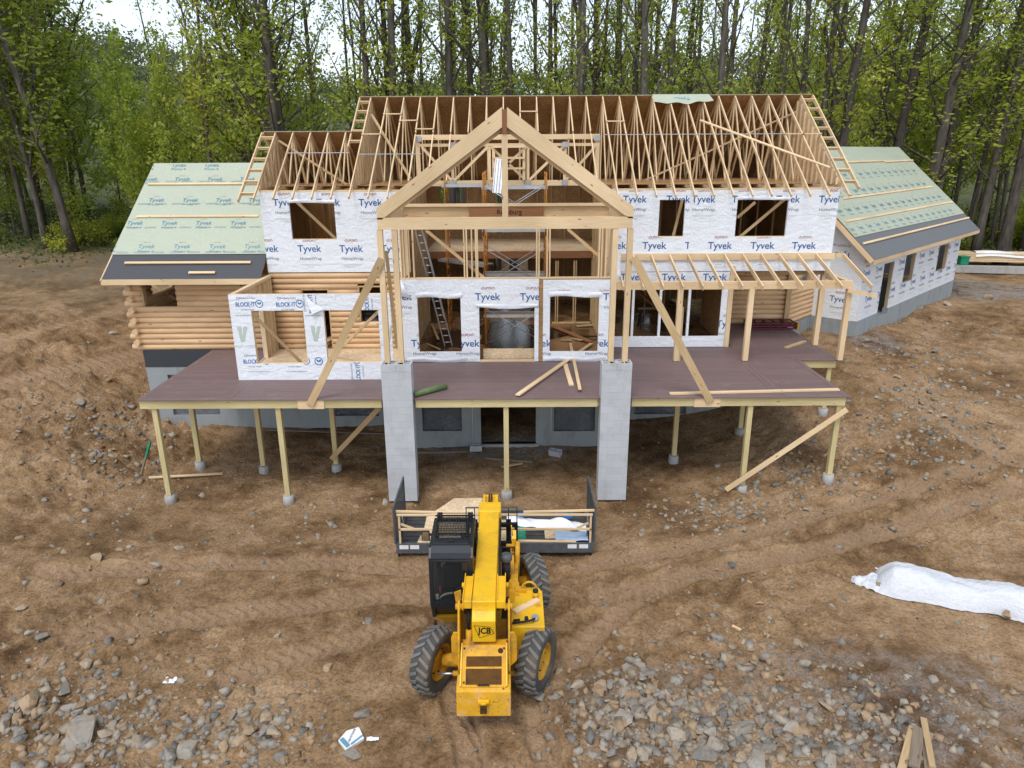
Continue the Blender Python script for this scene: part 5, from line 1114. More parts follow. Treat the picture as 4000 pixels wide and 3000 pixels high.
# boom
def bz(y): return 2.14 - (y-10.35)*.036
def bbox(x0, x1, y0, y1, zt, zb_, name, mat, parent): 
    return MB().hexa([(TC+x0, y0, bz(y0)+zb_), (TC+x1, y0, bz(y0)+zb_), (TC+x1, y0, bz(y0)+zt), (TC+x0, y0, bz(y0)+zt), (TC+x0, y1, bz(y1)+zb_), (TC+x1, y1, bz(y1)+zb_), (TC+x1, y1, bz(y1)+zt), (TC+x0, y1, bz(y1)+zt)]).build(name, mat, parent)
bo = bbox(-.205, .205, 10.36, 14.2, 0, -.44, 'boom', 'yellow', tele); bevel(bo, .02, 3)
for s_ in (-1, 1):
    q = bbox(min(s_*.21, s_*.365), max(s_*.21, s_*.365), 10.38, 11.2, -.01, -.16, 'boom_cheek', 'yellow', bo); bevel(q, .012)
    q = bbox(min(s_*.355, s_*.37), max(s_*.355, s_*.37), 10.36, 11.22, .035, -.18, 'cheek_rim', 'yellow', bo); q = bbox(min(s_*.212, s_*.228), max(s_*.212, s_*.228), 10.40, 11.2, .03, -.02, 'cheek_rib', 'yellow', bo)
    MB().tube([(TC+s_*.37, 11.05, 2.0), (TC+s_*.42, 11.05, 2.0)], .05, 12).build('pin', 'yellow', bo)
pn = MB().prism([(TC-.20, 10.20, 1.44), (TC-.20, 10.14, 1.90), (TC-.20, 10.26, 2.02), (TC-.20, 10.37, 2.02), (TC-.20, 10.37, 1.44)], (.40, 0, 0)).build('boom_end_cover', 'yellow', bo); bevel(pn, .012)
pv = Vector((0, 10.14-10.20, .46)).normalized(); pnn = Vector((0, -pv.z, pv.y)); pr = Print((TC, 10.20, 1.44), (1, 0, 0), pv, pnn, (-.2, .2, 0, .5))
def sk(u, v): return (u, v)
pr.text('JCB', .006, .24, .225, 'print_black', .03, -.02, hscale=1.35)
for a, b in (((-.165, .375), (.10, .345)), ((.10, .345), (.175, .20)), ((.175, .20), (-.075, .10)), ((-.075, .10), (-.165, .375))):
    dx, dy = b[0]-a[0], b[1]-a[1]; L = math.hypot(dx, dy); nx, ny = -dy/L*.005, dx/L*.005; pr.polys([[(a[0]-nx, a[1]-ny), (b[0]-nx, b[1]-ny), (b[0]+nx, b[1]+ny), (a[0]+nx, a[1]+ny)]], 'print_brown')
pr.build(pn)
q = bbox(-.245, .245, 13.75, 14.22, .03, -.46, 'boom_collar', 'yellow', bo); bevel(q, .03, 3)
bbox(-.15, .15, 14.22, 14.75, -.05, -.36, 'inner_boom', 'yellow', bo)
for u in (-.14, .14): bbox(u-.03, u+.03, 14.2, 14.62, .02, -.1, 'guide', 'yellow', bo)
for u in (-.025, .025): MB().tube([(TC+u, 14.20, bz(14.2)+.03), (TC+u, 14.55, bz(14.5)+.045)], .02, 8).build('chain', 'rust_grille', bo)
MB().prism([(TC-.12, 14.6, 1.95), (TC-.12, 14.95, 1.7), (TC-.12, 15.0, .5), (TC-.12, 14.8, .4), (TC-.12, 14.6, 1.4)], (.24, 0, 0)).build('boom_nose', 'yellow_worn', bo)
for k_, (dx_, dz_) in enumerate(((.23, -.12), (.245, -.17), (.235, -.22))): MB().tube([(TC+dx_, 10.6, bz(10.6)+dz_-.12), (TC+dx_+.02, 11.3, bz(11.3)+dz_), (TC+dx_, 12.4, bz(12.4)+dz_-.02), (TC+dx_, 13.7, bz(13.7)+dz_)], .014, 6).build('hydraulic_hose', 'black_dull', bo)
for k_ in range(3): MB().tube([(TC+.30+.03*k_, 10.75, 1.5), (TC+.33+.03*k_, 10.95, 1.75+.03*k_), (TC+.40+.02*k_, 11.3, 1.55), (TC+.44, 11.6, 1.25)], .014, 6).build('hydraulic_hose', 'black_dull', bo)
# carriage and forks
ca = MB().box(TC-.62, TC+.62, 14.98, 15.06, .95, 1.05).box(TC-.62, TC+.62, 14.98, 15.06, .45, .55).box(TC-.62, TC-.54, 14.98, 15.06, .55, .95).box(TC+.54, TC+.62, 14.98, 15.06, .55, .95).build('fork_carriage', 'black_paint', tele)
for u in np.linspace(-.6, .6, 7): MB().tube([(TC+u, 15.02, 1.05), (TC+u, 15.02, 1.45)], .012, 6).build('guard_bar', 'black_dull', ca)
MB().tube([(TC-.62, 15.02, 1.46), (TC+.62, 15.02, 1.46)], .02, 8).build('guard_bar', 'platform_grey', ca)
for u in (-.4, .4): MB().box(TC+u-.06, TC+u+.06, 15.07, 15.12, .28, 1.1).box(TC+u-.06, TC+u+.06, 15.12, 16.1, .22, .27).build('fork', 'black_paint', ca)
# engine box / tank on the right with its fittings
tk = MB().prism([(TC+.46, 10.82, 1.28), (TC+.46, 12.05, 1.28), (TC+1.0, 12.05, 1.28), (TC+1.07, 11.9, 1.28), (TC+1.07, 10.82, 1.28)], (0, 0, -.62)).build('engine_box', 'yellow', tele); bevel(tk, .02, 3)
MB().tube([(TC+.93, 11.72, 1.28), (TC+.93, 11.72, 1.40)], [.065, .05], 14).build('filler_neck', 'yellow', tk); MB().tube([(TC+.93, 11.72, 1.40), (TC+.93, 11.72, 1.44)], .055, 14).build('filler_cap', 'black_dull', tk)
MB().tube([(TC+.66+.30*(1-math.cos(math.pi*i/8))/2, 11.95-.05*math.sin(math.pi*i/8), 1.28+.22*math.sin(math.pi*i/8)) for i in range(9)], .022, 8).build('grab_handle', 'yellow', tk)
tb(.55, .75, 11.85, 12.0, 1.281, 1.34).build('lid', 'yellow_worn', tk); tb(.92, 1.02, 11.4, 11.5, 1.276, 1.284).build('recess', 'yellow_orange', tk)
MB().tube([(TC+.90, 11.02, 1.28), (TC+.90, 11.02, 1.36)], .065, 14).build('pump', 'galv', tk); MB().tube([(TC+.74, 11.02, 1.28), (TC+.74, 11.02, 1.34)], .035, 10).build('knob', 'black_dull', tk); MB().tube([(TC+.90, 10.98, 1.34), (TC+.84, 10.90, 1.36), (TC+.68, 10.88, 1.34), (TC+.48, 10.86, 1.33)], .022, 8).build('hose', 'black_dull', tk); MB().tube([(TC+.62, 11.0, 1.30), (TC+.5, 10.98, 1.30)], .02, 8).build('hose', 'black_dull', tk)
tb(.42, .60, 11.45, 13.2, .8, 1.22).build('engine_side', 'yellow_worn', tele); tb(.48, .62, 11.75, 12.2, .9, 1.30).build('valve_block', 'yellow_orange', tele)
MB().tube([(TC+.36, 12.45, 1.2), (TC+.36, 12.45, 1.62)], .09, 16).build('pre_cleaner_stem', 'black_dull', tele); q = MB().tube([(TC+.36, 12.45, 1.62), (TC+.36, 12.45, 1.66), (TC+.36, 12.45, 1.75), (TC+.36, 12.45, 1.79)], [.10, .125, .125, .07], 20).build('pre_cleaner', 'platform_grey', tele)
MB().prism([(TC+.36, 12.3, .8), (TC+.36, 13.4, .8), (TC+.36, 13.4, 1.45), (TC+.36, 12.9, 1.5)], (.16, 0, 0)).build('front_body', 'yellow_worn', tele); MB().tube([(TC+.58, 12.95, .95), (TC+.60, 13.25, 1.6)], .055, 12).build('tilt_cylinder', 'yellow_worn', tele)
MB().prism([(TC+.48, 13.35, 1.35), (TC+.48, 13.5, 1.35), (TC+.48, 13.5, 1.72), (TC+.48, 13.35, 1.60)], (.09, 0, 0)).build('head_bracket', 'yellow', tele); MB().tube([(TC+.5, 13.42, 1.6), (TC+.47, 13.3, 1.95)], .012, 6).build('mirror_arm', 'yellow', tele)
def mirror(x, y, z, w_, h_, mat_back): m_ = MB().box(x-w_/2, x+w_/2, y, y+.03, z-h_/2, z+h_/2).build('mirror', 'black_dull', tele); bevel(m_, .015, 3); MB().box(x-w_/2+.02, x+w_/2-.02, y-.004, y-.001, z-h_/2+.02, z+h_/2-.02).build('mirror_glass', 'mirror', m_)
mirror(-.09, 12.85, 1.62, .28, .16, 0); mirror(-1.77, 12.75, 2.02, .17, .24, 0); MB().tube([(-1.70, 12.75, 2.05), (TC-.98, 12.55, 2.08)], .012, 6).build('mirror_arm', 'black_dull', tele)
# cab
cx0, cx1, cy0, cy1, cz0, cz1 = TC-1.04, TC-.235, 11.25, 12.62, .98, 2.56
m = MB(); PW = .07
def bar(a, b, w_=PW, h__=PW, up=(0, 0, 1)): m.beam(a, b, w_, h__, up)
ysill = 11.42
for x in (cx0+.035, cx1-.035):
    bar((x, 11.58, cz0+.02), (x, ysill-.10, 1.5)); bar((x, ysill-.10, 1.48), (x, 11.36, 2.36)); bar((x, cy1, cz0), (x, cy1-.12, cz1-.08)); bar((x, 11.36, 2.34), (x, 11.5, 2.50)); bar((x, 11.48, 2.50), (x, 12.45, 2.54)); bar((x, 12.43, 2.54), (x, 12.55, 2.42)); bar((x, 11.55, cz0+.02), (x, cy1, cz0+.02))
bar((cx0, 11.33, 1.42), (cx1, 11.33, 1.42), .06, .10); bar((cx0, 11.36, 2.34), (cx1, 11.36, 2.34)); bar((cx0, 12.46, 2.54), (cx1, 12.46, 2.54)); bar((cx0, cy1, 1.3), (cx1, cy1, 1.3))
cab = m.build('cab_frame', 'black_paint', tele)
MB().prism([(cx0+.0, 11.62, cz0), (cx0, 11.33, 1.40), (cx0, cy1, 1.40), (cx0, cy1, cz0)], (cx1-cx0, 0, 0)).build('cab_base', 'black_paint', cab)
q = MB().prism([(cx0+.04, 11.32, 2.33), (cx0+.04, 11.37, 2.47), (cx0+.04, 11.50, 2.55), (cx0+.04, 11.52, 2.50)], (cx1-cx0-.08, 0, 0)).build('rear_visor', 'black_paint', cab)
q = MB().box(cx0+.07, cx1-.07, 11.50, 11.72, 2.52, 2.585).build('roof_panel', 'black_paint', cab); bevel(q, .015); MB().tube([((cx0+cx1)/2, 11.60, 2.585), ((cx0+cx1)/2, 11.60, 2.60)], .05, 16).build('roof_vent', 'black_dull', q)
MB().box(cx0+.09, cx1-.09, 11.73, 12.42, 2.545, 2.555).build('roof_glass', 'glass', cab)
MB().prism([(cx0+.06, 11.335, 1.47), (cx0+.06, 11.375, 2.32)], (0, 0, 0)) if False else None
MB().hexa([(cx0+.07, 11.33, 1.47), (cx1-.07, 11.33, 1.47), (cx1-.07, 11.338, 1.47), (cx0+.07, 11.338, 1.47), (cx0+.07, 11.365, 2.31), (cx1-.07, 11.365, 2.31), (cx1-.07, 11.373, 2.31), (cx0+.07, 11.373, 2.31)]).build('rear_window', 'glass', cab)
for x in (cx0+.02, cx1-.028): MB().prism([(x, 11.45, 1.47), (x, 12.55, 1.47), (x, 12.5, 2.45), (x, 11.45, 2.45)], (.006, 0, 0)).build('side_window', 'glass', cab)
MB().box(cx0+.07, cx1-.07, cy1-.06, cy1-.052, 1.38, 2.42).build('windscreen', 'glass', cab)
MB().beam((cx1-.20, 11.32, 1.47), (cx1-.20, 11.36, 2.31), .02, .012, (0, 1, 0)).build('window_bar', 'black_dull', cab); MB().tube([(cx1-.13, 11.31, 1.90), (cx1-.42, 11.30, 1.62)], .010, 6).build('wiper', 'black_dull', cab)
m = MB()
for i in range(13): x = cx0+.08+(cx1-cx0-.16)*i/12; m.tube([(x, 11.72, 2.63), (x, 12.30, 2.66), (x, 12.52, 2.62)], .007, 4)
for j in range(11): yv = 11.72+.8*j/10; m.tube([(cx0+.08, yv, 2.63+.03*min(1, j/7)), (cx1-.08, yv, 2.63+.03*min(1, j/7))], .007, 4)
q = m.build('roof_guard', 'black_dull', cab)
for x in (cx0+.10, cx1-.10): MB().box(x-.05, x+.05, 12.50, 12.62, 2.53, 2.63).build('work_light', 'black_dull', cab)
MB().tube([(cx0+.02, 12.5, 2.62), (cx1-.02, 12.5, 2.62)], .018, 6).build('guard_tube', 'black_dull', cab)
MB().box(cx0+.18, cx1-.22, 11.85, 12.25, 1.40, 1.52).build('seat', 'seat_black', cab); q = MB().box(cx0+.20, cx1-.24, 11.72, 11.84, 1.5, 1.98).build('seat_back', 'seat_black', cab); bevel(q, .04, 3)
m = MB(); c = Vector(((cx0+cx1)/2, 12.40, 1.80)); m.tube([c+Vector((.17*math.cos(a), .07*math.sin(a), .15*math.sin(a))) for a in [2*math.pi*i/18 for i in range(19)]], .012, 6); m.tube([c+Vector((-.16, 0, 0)), c+Vector((.16, 0, 0))], .01, 6); m.tube([c, c+Vector((0, .15, -.25))], .02, 6); m.build('steering_wheel', 'black_dull', cab)
MB().box((cx0+cx1)/2-.12, (cx0+cx1)/2+.22, 12.45, 12.55, 1.40, 1.65).build('dashboard', 'card_brown', cab); MB().tube([(cx0+.16, 11.6, 1.40), (cx0+.16, 11.6, 1.62)], .02, 8).build('lever', 'print_red', cab); MB().box(cx0+.09, cx0+.14, 11.42, 11.46, 1.45, 1.54).build('cup', 'white_plain', cab)
MB().tube([((cx0+cx1)/2+.24*math.cos(a), 11.50, 1.40+.13*math.sin(a)) for a in [math.pi*i/10 for i in range(11)]], .022, 6).build('hose', 'cream', cab)
MB().prism([(TC-1.0, 11.55, .975), (TC-.44, 11.55, .975), (TC-.44, 11.75, .70), (TC-.80, 11.75, .70)], (0, .8, 0)).build('cab_mount', 'yellow', tele); tb(-1.04, -.98, 11.6, 11.68, .5, .8).build('step', 'rust_grille', tele)
MB().box(cx1+.005, cx1+.03, 11.75, 11.85, 2.0, 2.08).build('tail_lamp', 'print_red', cab)
plank('short pale board lying on the yellow engine box of the telehandler', (TC+.52, 11.23, 1.305), (TC+.98, 11.60, 1.305), .12, .04)

# ================================================================== WORK PLATFORM in front of the machine
wp = thing('work_platform', 'grey steel work platform basket with wooden rails resting in front of the telehandler', 'work platform', (-.45, 16.1, 0)); wx_0, wx_1, wy0, wy1, wz = -2.85, 1.96, 15.28, 17.0, .30
MB().box(wx_0, wx_1, wy0, wy0+.05, .08, .34).build('edge_beam', 'platform_grey', wp); MB().box(wx_0, wx_1, wy1-.05, wy1, .08, .34).build('edge_beam', 'platform_grey', wp)
for x in (wx_0, wx_1-.05): MB().box(x, x+.05, wy0+.051, wy1-.051, .08, .34).build('edge_beam', 'platform_grey', wp)
for k in range(8): y = wy0+.06+(wy1-wy0-.12)*k/8; MB().box(wx_0+.055, wx_1-.055, y+.01, y+(wy1-wy0-.12)/8-.01, wz-.03, wz-.03+.012).build('floor_tread', 'mesh_grey', wp); MB().box(wx_0+.055, wx_1-.055, y-.012, y+.006, wz-.05, wz).build('floor_rib', 'mesh_grey', wp)
def meshpanel(parent, x, y0, y1, z0, z1, name='mesh_gate'):
    g_ = MB(); w_ = .04
    g_.box(x-.02, x+.02, y0, y0+w_, z0, z1); g_.box(x-.02, x+.02, y1-w_, y1, z0, z1); g_.box(x-.02, x+.02, y0+w_, y1-w_, z1-w_, z1); g_.box(x-.02, x+.02, y0+w_, y1-w_, z0, z0+w_); o = g_.build(name, 'platform_grey', parent); m = MB()
    n_ = 26
    for i in range(n_): y = y0+.05+(y1-y0-.1)*i/(n_-1); m.beam((x, y, z0+.03), (x, y, z1-.03), .005, .009, (1, 0, 0))
    for i in range(18): z = z0+.05+(z1-z0-.1)*i/17; m.beam((x, y0+.04, z), (x, y1-.04, z), .005, .009, (0, 0, 1))
    m.build('wire_mesh', 'mesh_grey', o)
meshpanel(wp, wx_0-.02, wy0, wy1, .34, 1.34); meshpanel(wp, wx_1+.03, wy0, wy1, .34, 1.34)
for nm, a, b in (('wood_rail', (wx_0+.05, wy0+.03, 1.12), (wx_1-.03, wy0+.03, 1.10)), ('wood_rail', (wx_0+.08, wy0+.05, .72), (wx_1-.05, wy0+.05, .70)), ('wood_post', (wx_0+.10, wy0+.05, .34), (wx_0+.10, wy0+.05, 1.09)), ('wood_post', (wx_1-.07, wy0+.05, .34), (wx_1-.07, wy0+.05, 1.08)), ('wood_rail', (wx_0+.02, wy0+.12, 1.17), (wx_0+1.75, wy0+.10, 1.13)), ('wood_rail', (wx_1-1.7, wy0+.10, 1.15), (wx_1+.02, wy0+.12, 1.17)), ('wood_brace', (wx_0+.12, wy0+.08, .85), (wx_0+.45, wy0+.06, .72)), ('wood_brace', (wx_1-.12, wy0+.08, .85), (wx_1-.4, wy0+.06, .72))): MB().beam(a, b, .045, .045).build(nm, 'pine', wp)
for x in (wx_0+.16, wx_1-.14): MB().tube([(x, wy0+.25, .34), (x+.02, wy0+.2, .75), (x, wy0+.12, 1.1)], .012, 5).build('chain', 'galv', wp)
for x in (wx_0+.08, wx_0+.34, wx_1-.62, wx_1-.34): MB().box(x, x+.22, wy0-.006, wy0-.002, .20, .31).build('label_plate', 'white_plain', wp)
for x in (wx_0+.05, wx_1-.05): MB().tube([(x, wy0+.03, 0), (x, wy0+.03, .1)], .03, 8).build('foot', 'black_dull', wp)
for x in (TC-.4, TC+.4): MB().box(x-.08, x+.08, wy0-.02, wy1+.02, .02, .10).build('fork_pocket', 'platform_grey', wp) if False else None
def sheet(name, label, pts, z, t_, mat, cat, txt=None):
    return solo(name, MB().prism([(x, y, z) for x, y in pts], (0, 0, t_)), mat, label, cat)
solo('osb_sheet', MB().prism([(x, y, wz+.03+.28*(y-15.8)) for x, y in [(-2.25, 15.8), (-.85, 15.8), (-.80, 17.02), (-1.55, 17.02), (-2.22, 16.35)]], (0, 0, .016)), 'osb_pale', 'large cut strand board sheet propped up on the left of the work platform', 'board')
sheet('osb_sheet', 'small strand board piece at the front left of the work platform', [(-2.35, 15.38), (-1.3, 15.38), (-1.3, 15.74), (-2.3, 15.74)], wz+.01, .015, 'osb_pale', 'board'); sheet('osb_sheet', 'pale strand board in the middle of the platform behind the forks', [(-.93, 15.40), (.05, 15.40), (.30, 16.5), (-.75, 16.5)], wz+.005, .015, 'osb_pale', 'board'); sheet('osb_sheet', 'small strand board piece under the blue sheet on the platform', [(.80, 15.55), (1.6, 15.55), (1.6, 16.0), (.8, 16.0)], wz+.006, .015, 'osb_pale', 'board')
sheet('green_board', 'narrow green edged panel standing mid platform', [(.02, 15.5), (.32, 15.5), (.32, 16.5), (.02, 16.5)], wz+.025, .012, 'green_paint', 'board')
def fold(label, name, fn, mat, cat, nu=24, nv=10): return solo(name, MB().grid(fn, nu, nv), mat, label, cat)
o = fold('crumpled white house wrap lying across the work platform', 'house_wrap', lambda u, v: (-.15+2.0*u, 16.35-.35*u+.42*(v-.5)+.04*math.sin(u*11), wz+.06+.13*math.sin(math.pi*v)*(1+.4*math.sin(u*9+2))+.03*math.sin(u*23+v*7)), 'wrap_white', 'house wrap')
pr = Print((0, 0, wz+.25), (1, -.17, 0), (0, 1, 0), (0, 0, 1), (-5, 5, 0, 30))
for cx_, cy_ in ((.22, 16.35), (1.42, 16.25)): pr.ring(cx_, cy_+.17*0, .10, .13, 'print_blue2'); pr.ring(cx_, cy_, 0, .085, 'print_blue2', 10)
pr.text('BLOCK\u00b7IT', 1.35, 16.45, .5, 'print_blue2', .02); pr.U = Vector((1, 0, 0)); pr.build(o)
fold('folded light blue sheet in the right front corner of the work platform', 'blue_sheet', lambda u, v: (1.05+.80*u, 15.42+.45*v-.05*u, wz+.05+.05*math.sin(math.pi*v)+.015*math.sin(u*9)), 'blue_sheet', 'sheet', 12, 8)
plank('long thin board lying along the front of the work platform', (-.05, 15.42, wz+.035), (1.55, 15.36, wz+.035), .09, .03)

# ================================================================== TARP, LUMBER, RUBBISH on the ground
cA = gpt(3420, 2260); cB = gpt(4010, 2385); ax = (cB-cA); ax.z = 0; Lh = ax.length+1.6; ax.normalize(); sd_ = Vector((-ax.y, ax.x, 0))
tp = thing('tarp_pile', 'long pile covered with a crumpled white tarpaulin at the right edge', 'tarpaulin', (cA.x, cA.y, hz(cA.x, cA.y)))
def tarp(u, v):
    c = cA + ax*(Lh*u); half = .52+.05*math.sin(u*9); w_ = (v-.5)*2; prof = .44*(1-abs(w_)**3.2)*(min(1, u*14)**.5)*(1+.12*math.sin(u*13)) 
    q = c + sd_*(w_*half*(1+.06*math.sin(u*21+v*3))); z = hz(q.x, q.y) if abs(w_) > .98 else hz(c.x, c.y)
    wr_ = .05*mnoise.noise(Vector((u*11+v*3, v*4, 1))) + .028*abs(mnoise.noise(Vector((u*24-v*6, v*7+u*9, 4)))); return (q.x, q.y, z+.02+max(0, prof)+wr_*(1.2 if prof > .05 else .4))
MB().grid(tarp, 110, 34).build('cover', 'tarp_white', tp)
cC = gpt(3405, 2268)
def bunch(u, v): a = 2*math.pi*u; r_ = .38*v*(1+.15*math.sin(3*a)); q = cC + Vector((r_*math.cos(a)*1.0, r_*math.sin(a)*.9, 0)); return (q.x, q.y, hz(q.x, q.y)+.03+.14*(1-v)**.6+.09*mnoise.noise(Vector((q.x*7, q.y*7, 2)))+.05*mnoise.noise(Vector((q.x*17, q.y*17, 5))))
MB().grid(bunch, 36, 14).build('bunched_end', 'tarp_white', tp)
def lumber_ground(label, p0, p1, w_, mat, lift=.03): return gplank(label, p0, p1, w_, .045, mat, lift)
lumber_ground('pale plank on the left of the plank bundle at the bottom right', (3565, 2842), (3520, 3010), .12, 'pine_dull', .05); lumber_ground('weathered grey plank in the middle of the bundle at the bottom right', (3588, 2850), (3568, 3010), .16, 'old_wood', .07); lumber_ground('pale plank on the right of the plank bundle at the bottom right', (3605, 2815), (3640, 3010), .10, 'pine_dull', .06); lumber_ground('narrow dark plank squeezed inside the bundle at the bottom right', (3600, 2850), (3618, 3010), .06, 'old_wood', .03)
lumber_ground('short pale offcut on the dirt left of the white tarpaulin', (2860, 2445), (2895, 2460), .06, 'pine', .02)
p = gpt(1372, 2890); z = hz(p.x, p.y)+.03; bx_ = thing('drink_carton', 'crushed white and blue drink carton lying on the dirt bottom left', 'carton', (p.x, p.y, z)); a_ = -.6
MB().prism([(-.15, -.10, 0), (.12, -.13, 0), (.17, .06, 0), (.02, .13, 0), (-.14, .09, 0)], (0, 0, .05)).build('card', 'white_plain', bx_, local=True); pr = Print((0, 0, .052), (1, 0, 0), (0, 1, 0), (0, 0, 1), (-.2, .2, -.2, .2)); pr.bar(-.13, -.07, -.09, .08, 'print_teal'); pr.bar(-.06, .13, -.10, -.07, 'print_teal'); pr.text('KEYSTONE', .03, .02, .20, 'print_black', .01, .55)
pr.build(bx_, local=True)
bx_.rotation_euler = (.12, -.1, a_+1.4); bx_.scale = (1.25, 1.25, 1.25)
p = gpt(1410, 2893); z = hz(p.x, p.y); solo('paper_scrap', MB().grid(lambda u, v: (p.x+.10+.2*u, p.y+.02+.09*(v-.5)*(1-.3*u), z+.045+.03*math.sin(v*3.1)+.03*mnoise.noise(Vector((u*4, v*4, 3)))), 8, 6), 'white_plain', 'twisted white paper scrap beside the crushed drink carton', 'paper')
p = gpt(665, 2665); z = hz(p.x, p.y); solo('foil_scrap', MB().grid(lambda u, v: (p.x+.22*(u-.5), p.y+.14*(v-.5), z+.03+.03*math.sin(u*9)*math.sin(v*8)), 10, 8), 'white_plain', 'torn white scrap on the dirt at the lower left', 'paper')
# lumber pile, skid and bin at the back right
lp_ = gpt(3900, 1035); zz = float(base_h(lp_.x, lp_.y)); o = thing('lumber_pile', 'stacked pale lumber half covered in white plastic beyond the garage', 'lumber', (lp_.x, lp_.y, zz)); 
for k in range(5): MB().box(-2.6, 3.5, -.5+.0, .5, .25+.11*k, .25+.11*k+.095).build('board', 'pine', o, local=True)
MB().grid(lambda u, v: (-1.6+5.2*u, -.56+1.12*v, .84+.05*math.sin(u*9)+.03*math.sin(v*6+u*4)-.3*(abs(v-.5)*2)**8), 16, 8).build('plastic_cover', 'white_plain', o, local=True); o.rotation_euler.z = -.18
q_ = gpt(3880, 1068); o = thing('beam_stack', 'low stack of white edged long beams in front of the lumber pile beyond the garage', 'lumber', (q_.x, q_.y, float(base_h(q_.x, q_.y))))
for k in range(3): MB().box(-3.4, 4.0, -.35+.24*k, -.15+.24*k, .05, .42).build('beam', 'concrete_foot', o, local=True)
o.rotation_euler.z = -.2
q_ = gpt(3752, 1062); o = thing('waste_bin', 'green plastic bin standing behind the far end of the garage', 'bin', (q_.x, q_.y, float(base_h(q_.x, q_.y)))); MB().hexa([(-.2, -.2, 0), (.2, -.2, 0), (.2, .2, 0), (-.2, .2, 0), (-.25, -.25, .9), (.25, -.25, .9), (.25, .25, .9), (-.25, .25, .9)]).build('tub', 'green_paint', o, local=True); MB().box(-.28, .28, -.28, .28, .9, .96).build('lid', 'green_paint', o, local=True)
# ================================================================== ROCKS
def rock_mesh(seed, fl=1.0):
    rg = random.Random(seed); bm = bmesh.new()
    for i in range(rg.randint(11, 15)):
        v = Vector((rg.gauss(0, 1), rg.gauss(0, 1), rg.gauss(0, 1))).normalized(); k = max(abs(v.x), abs(v.y), abs(v.z)); v = v*(.45+.55/k*.8)
        bm.verts.new((v.x*rg.uniform(.8, 1.1), v.y*rg.uniform(.6, .85), v.z*rg.uniform(.45, .7)*fl))
    r_ = bmesh.ops.convex_hull(bm, input=bm.verts); bmesh.ops.delete(bm, geom=list({g_ for g_ in r_['geom_interior']+r_['geom_unused'] if isinstance(g_, bmesh.types.BMVert)}), context='VERTS')
    bmesh.ops.recalc_face_normals(bm, faces=bm.faces)
    me = bpy.data.meshes.new('rock'); bm.to_mesh(me); bm.free(); me.materials.append(MATS['rock']); return me
def rock_big(seed):
    rg = random.Random(seed); bm = bmesh.new(); me0 = rock_mesh(seed, .9); bm.from_mesh(me0)
    bmesh.ops.bevel(bm, geom=list(bm.edges), offset=.05, segments=1, affect='EDGES')
    for v in bm.verts: v.co += Vector((mnoise.noise(v.co*2.5+Vector((seed, 0, 0))), mnoise.noise(v.co*2.5+Vector((0, seed, 5))), mnoise.noise(v.co*2.5+Vector((3, 0, seed)))))*.10
    me = bpy.data.meshes.new('rock'); bm.to_mesh(me); bm.free(); me.materials.append(MATS['rock']); return me
RM = [rock_mesh(100+i, 1.0 if i % 3 else .55) for i in range(14)]; RB = [rock_big(300+i) for i in range(8)]
NROCK = [0]
def rock(x, y, s, label, group=None, mesh=None, sink=.25, rot=None, flat=1.0):
    me = mesh or random.choice(RM); o = bpy.data.objects.new('rock', me); COL.objects.link(o); z = hz(x, y)
    o.scale = (s*random.uniform(.85, 1.2), s*random.uniform(.8, 1.1), s*random.uniform(.75, 1.15)*flat); o.rotation_euler = rot or (random.uniform(-.35, .35), random.uniform(-.35, .35), random.uniform(0, 6.28)); o.location = (x, y, z+s*(.5*flat-sink))
    tag(o, label, 'rock', group); NROCK[0] += 1; return o
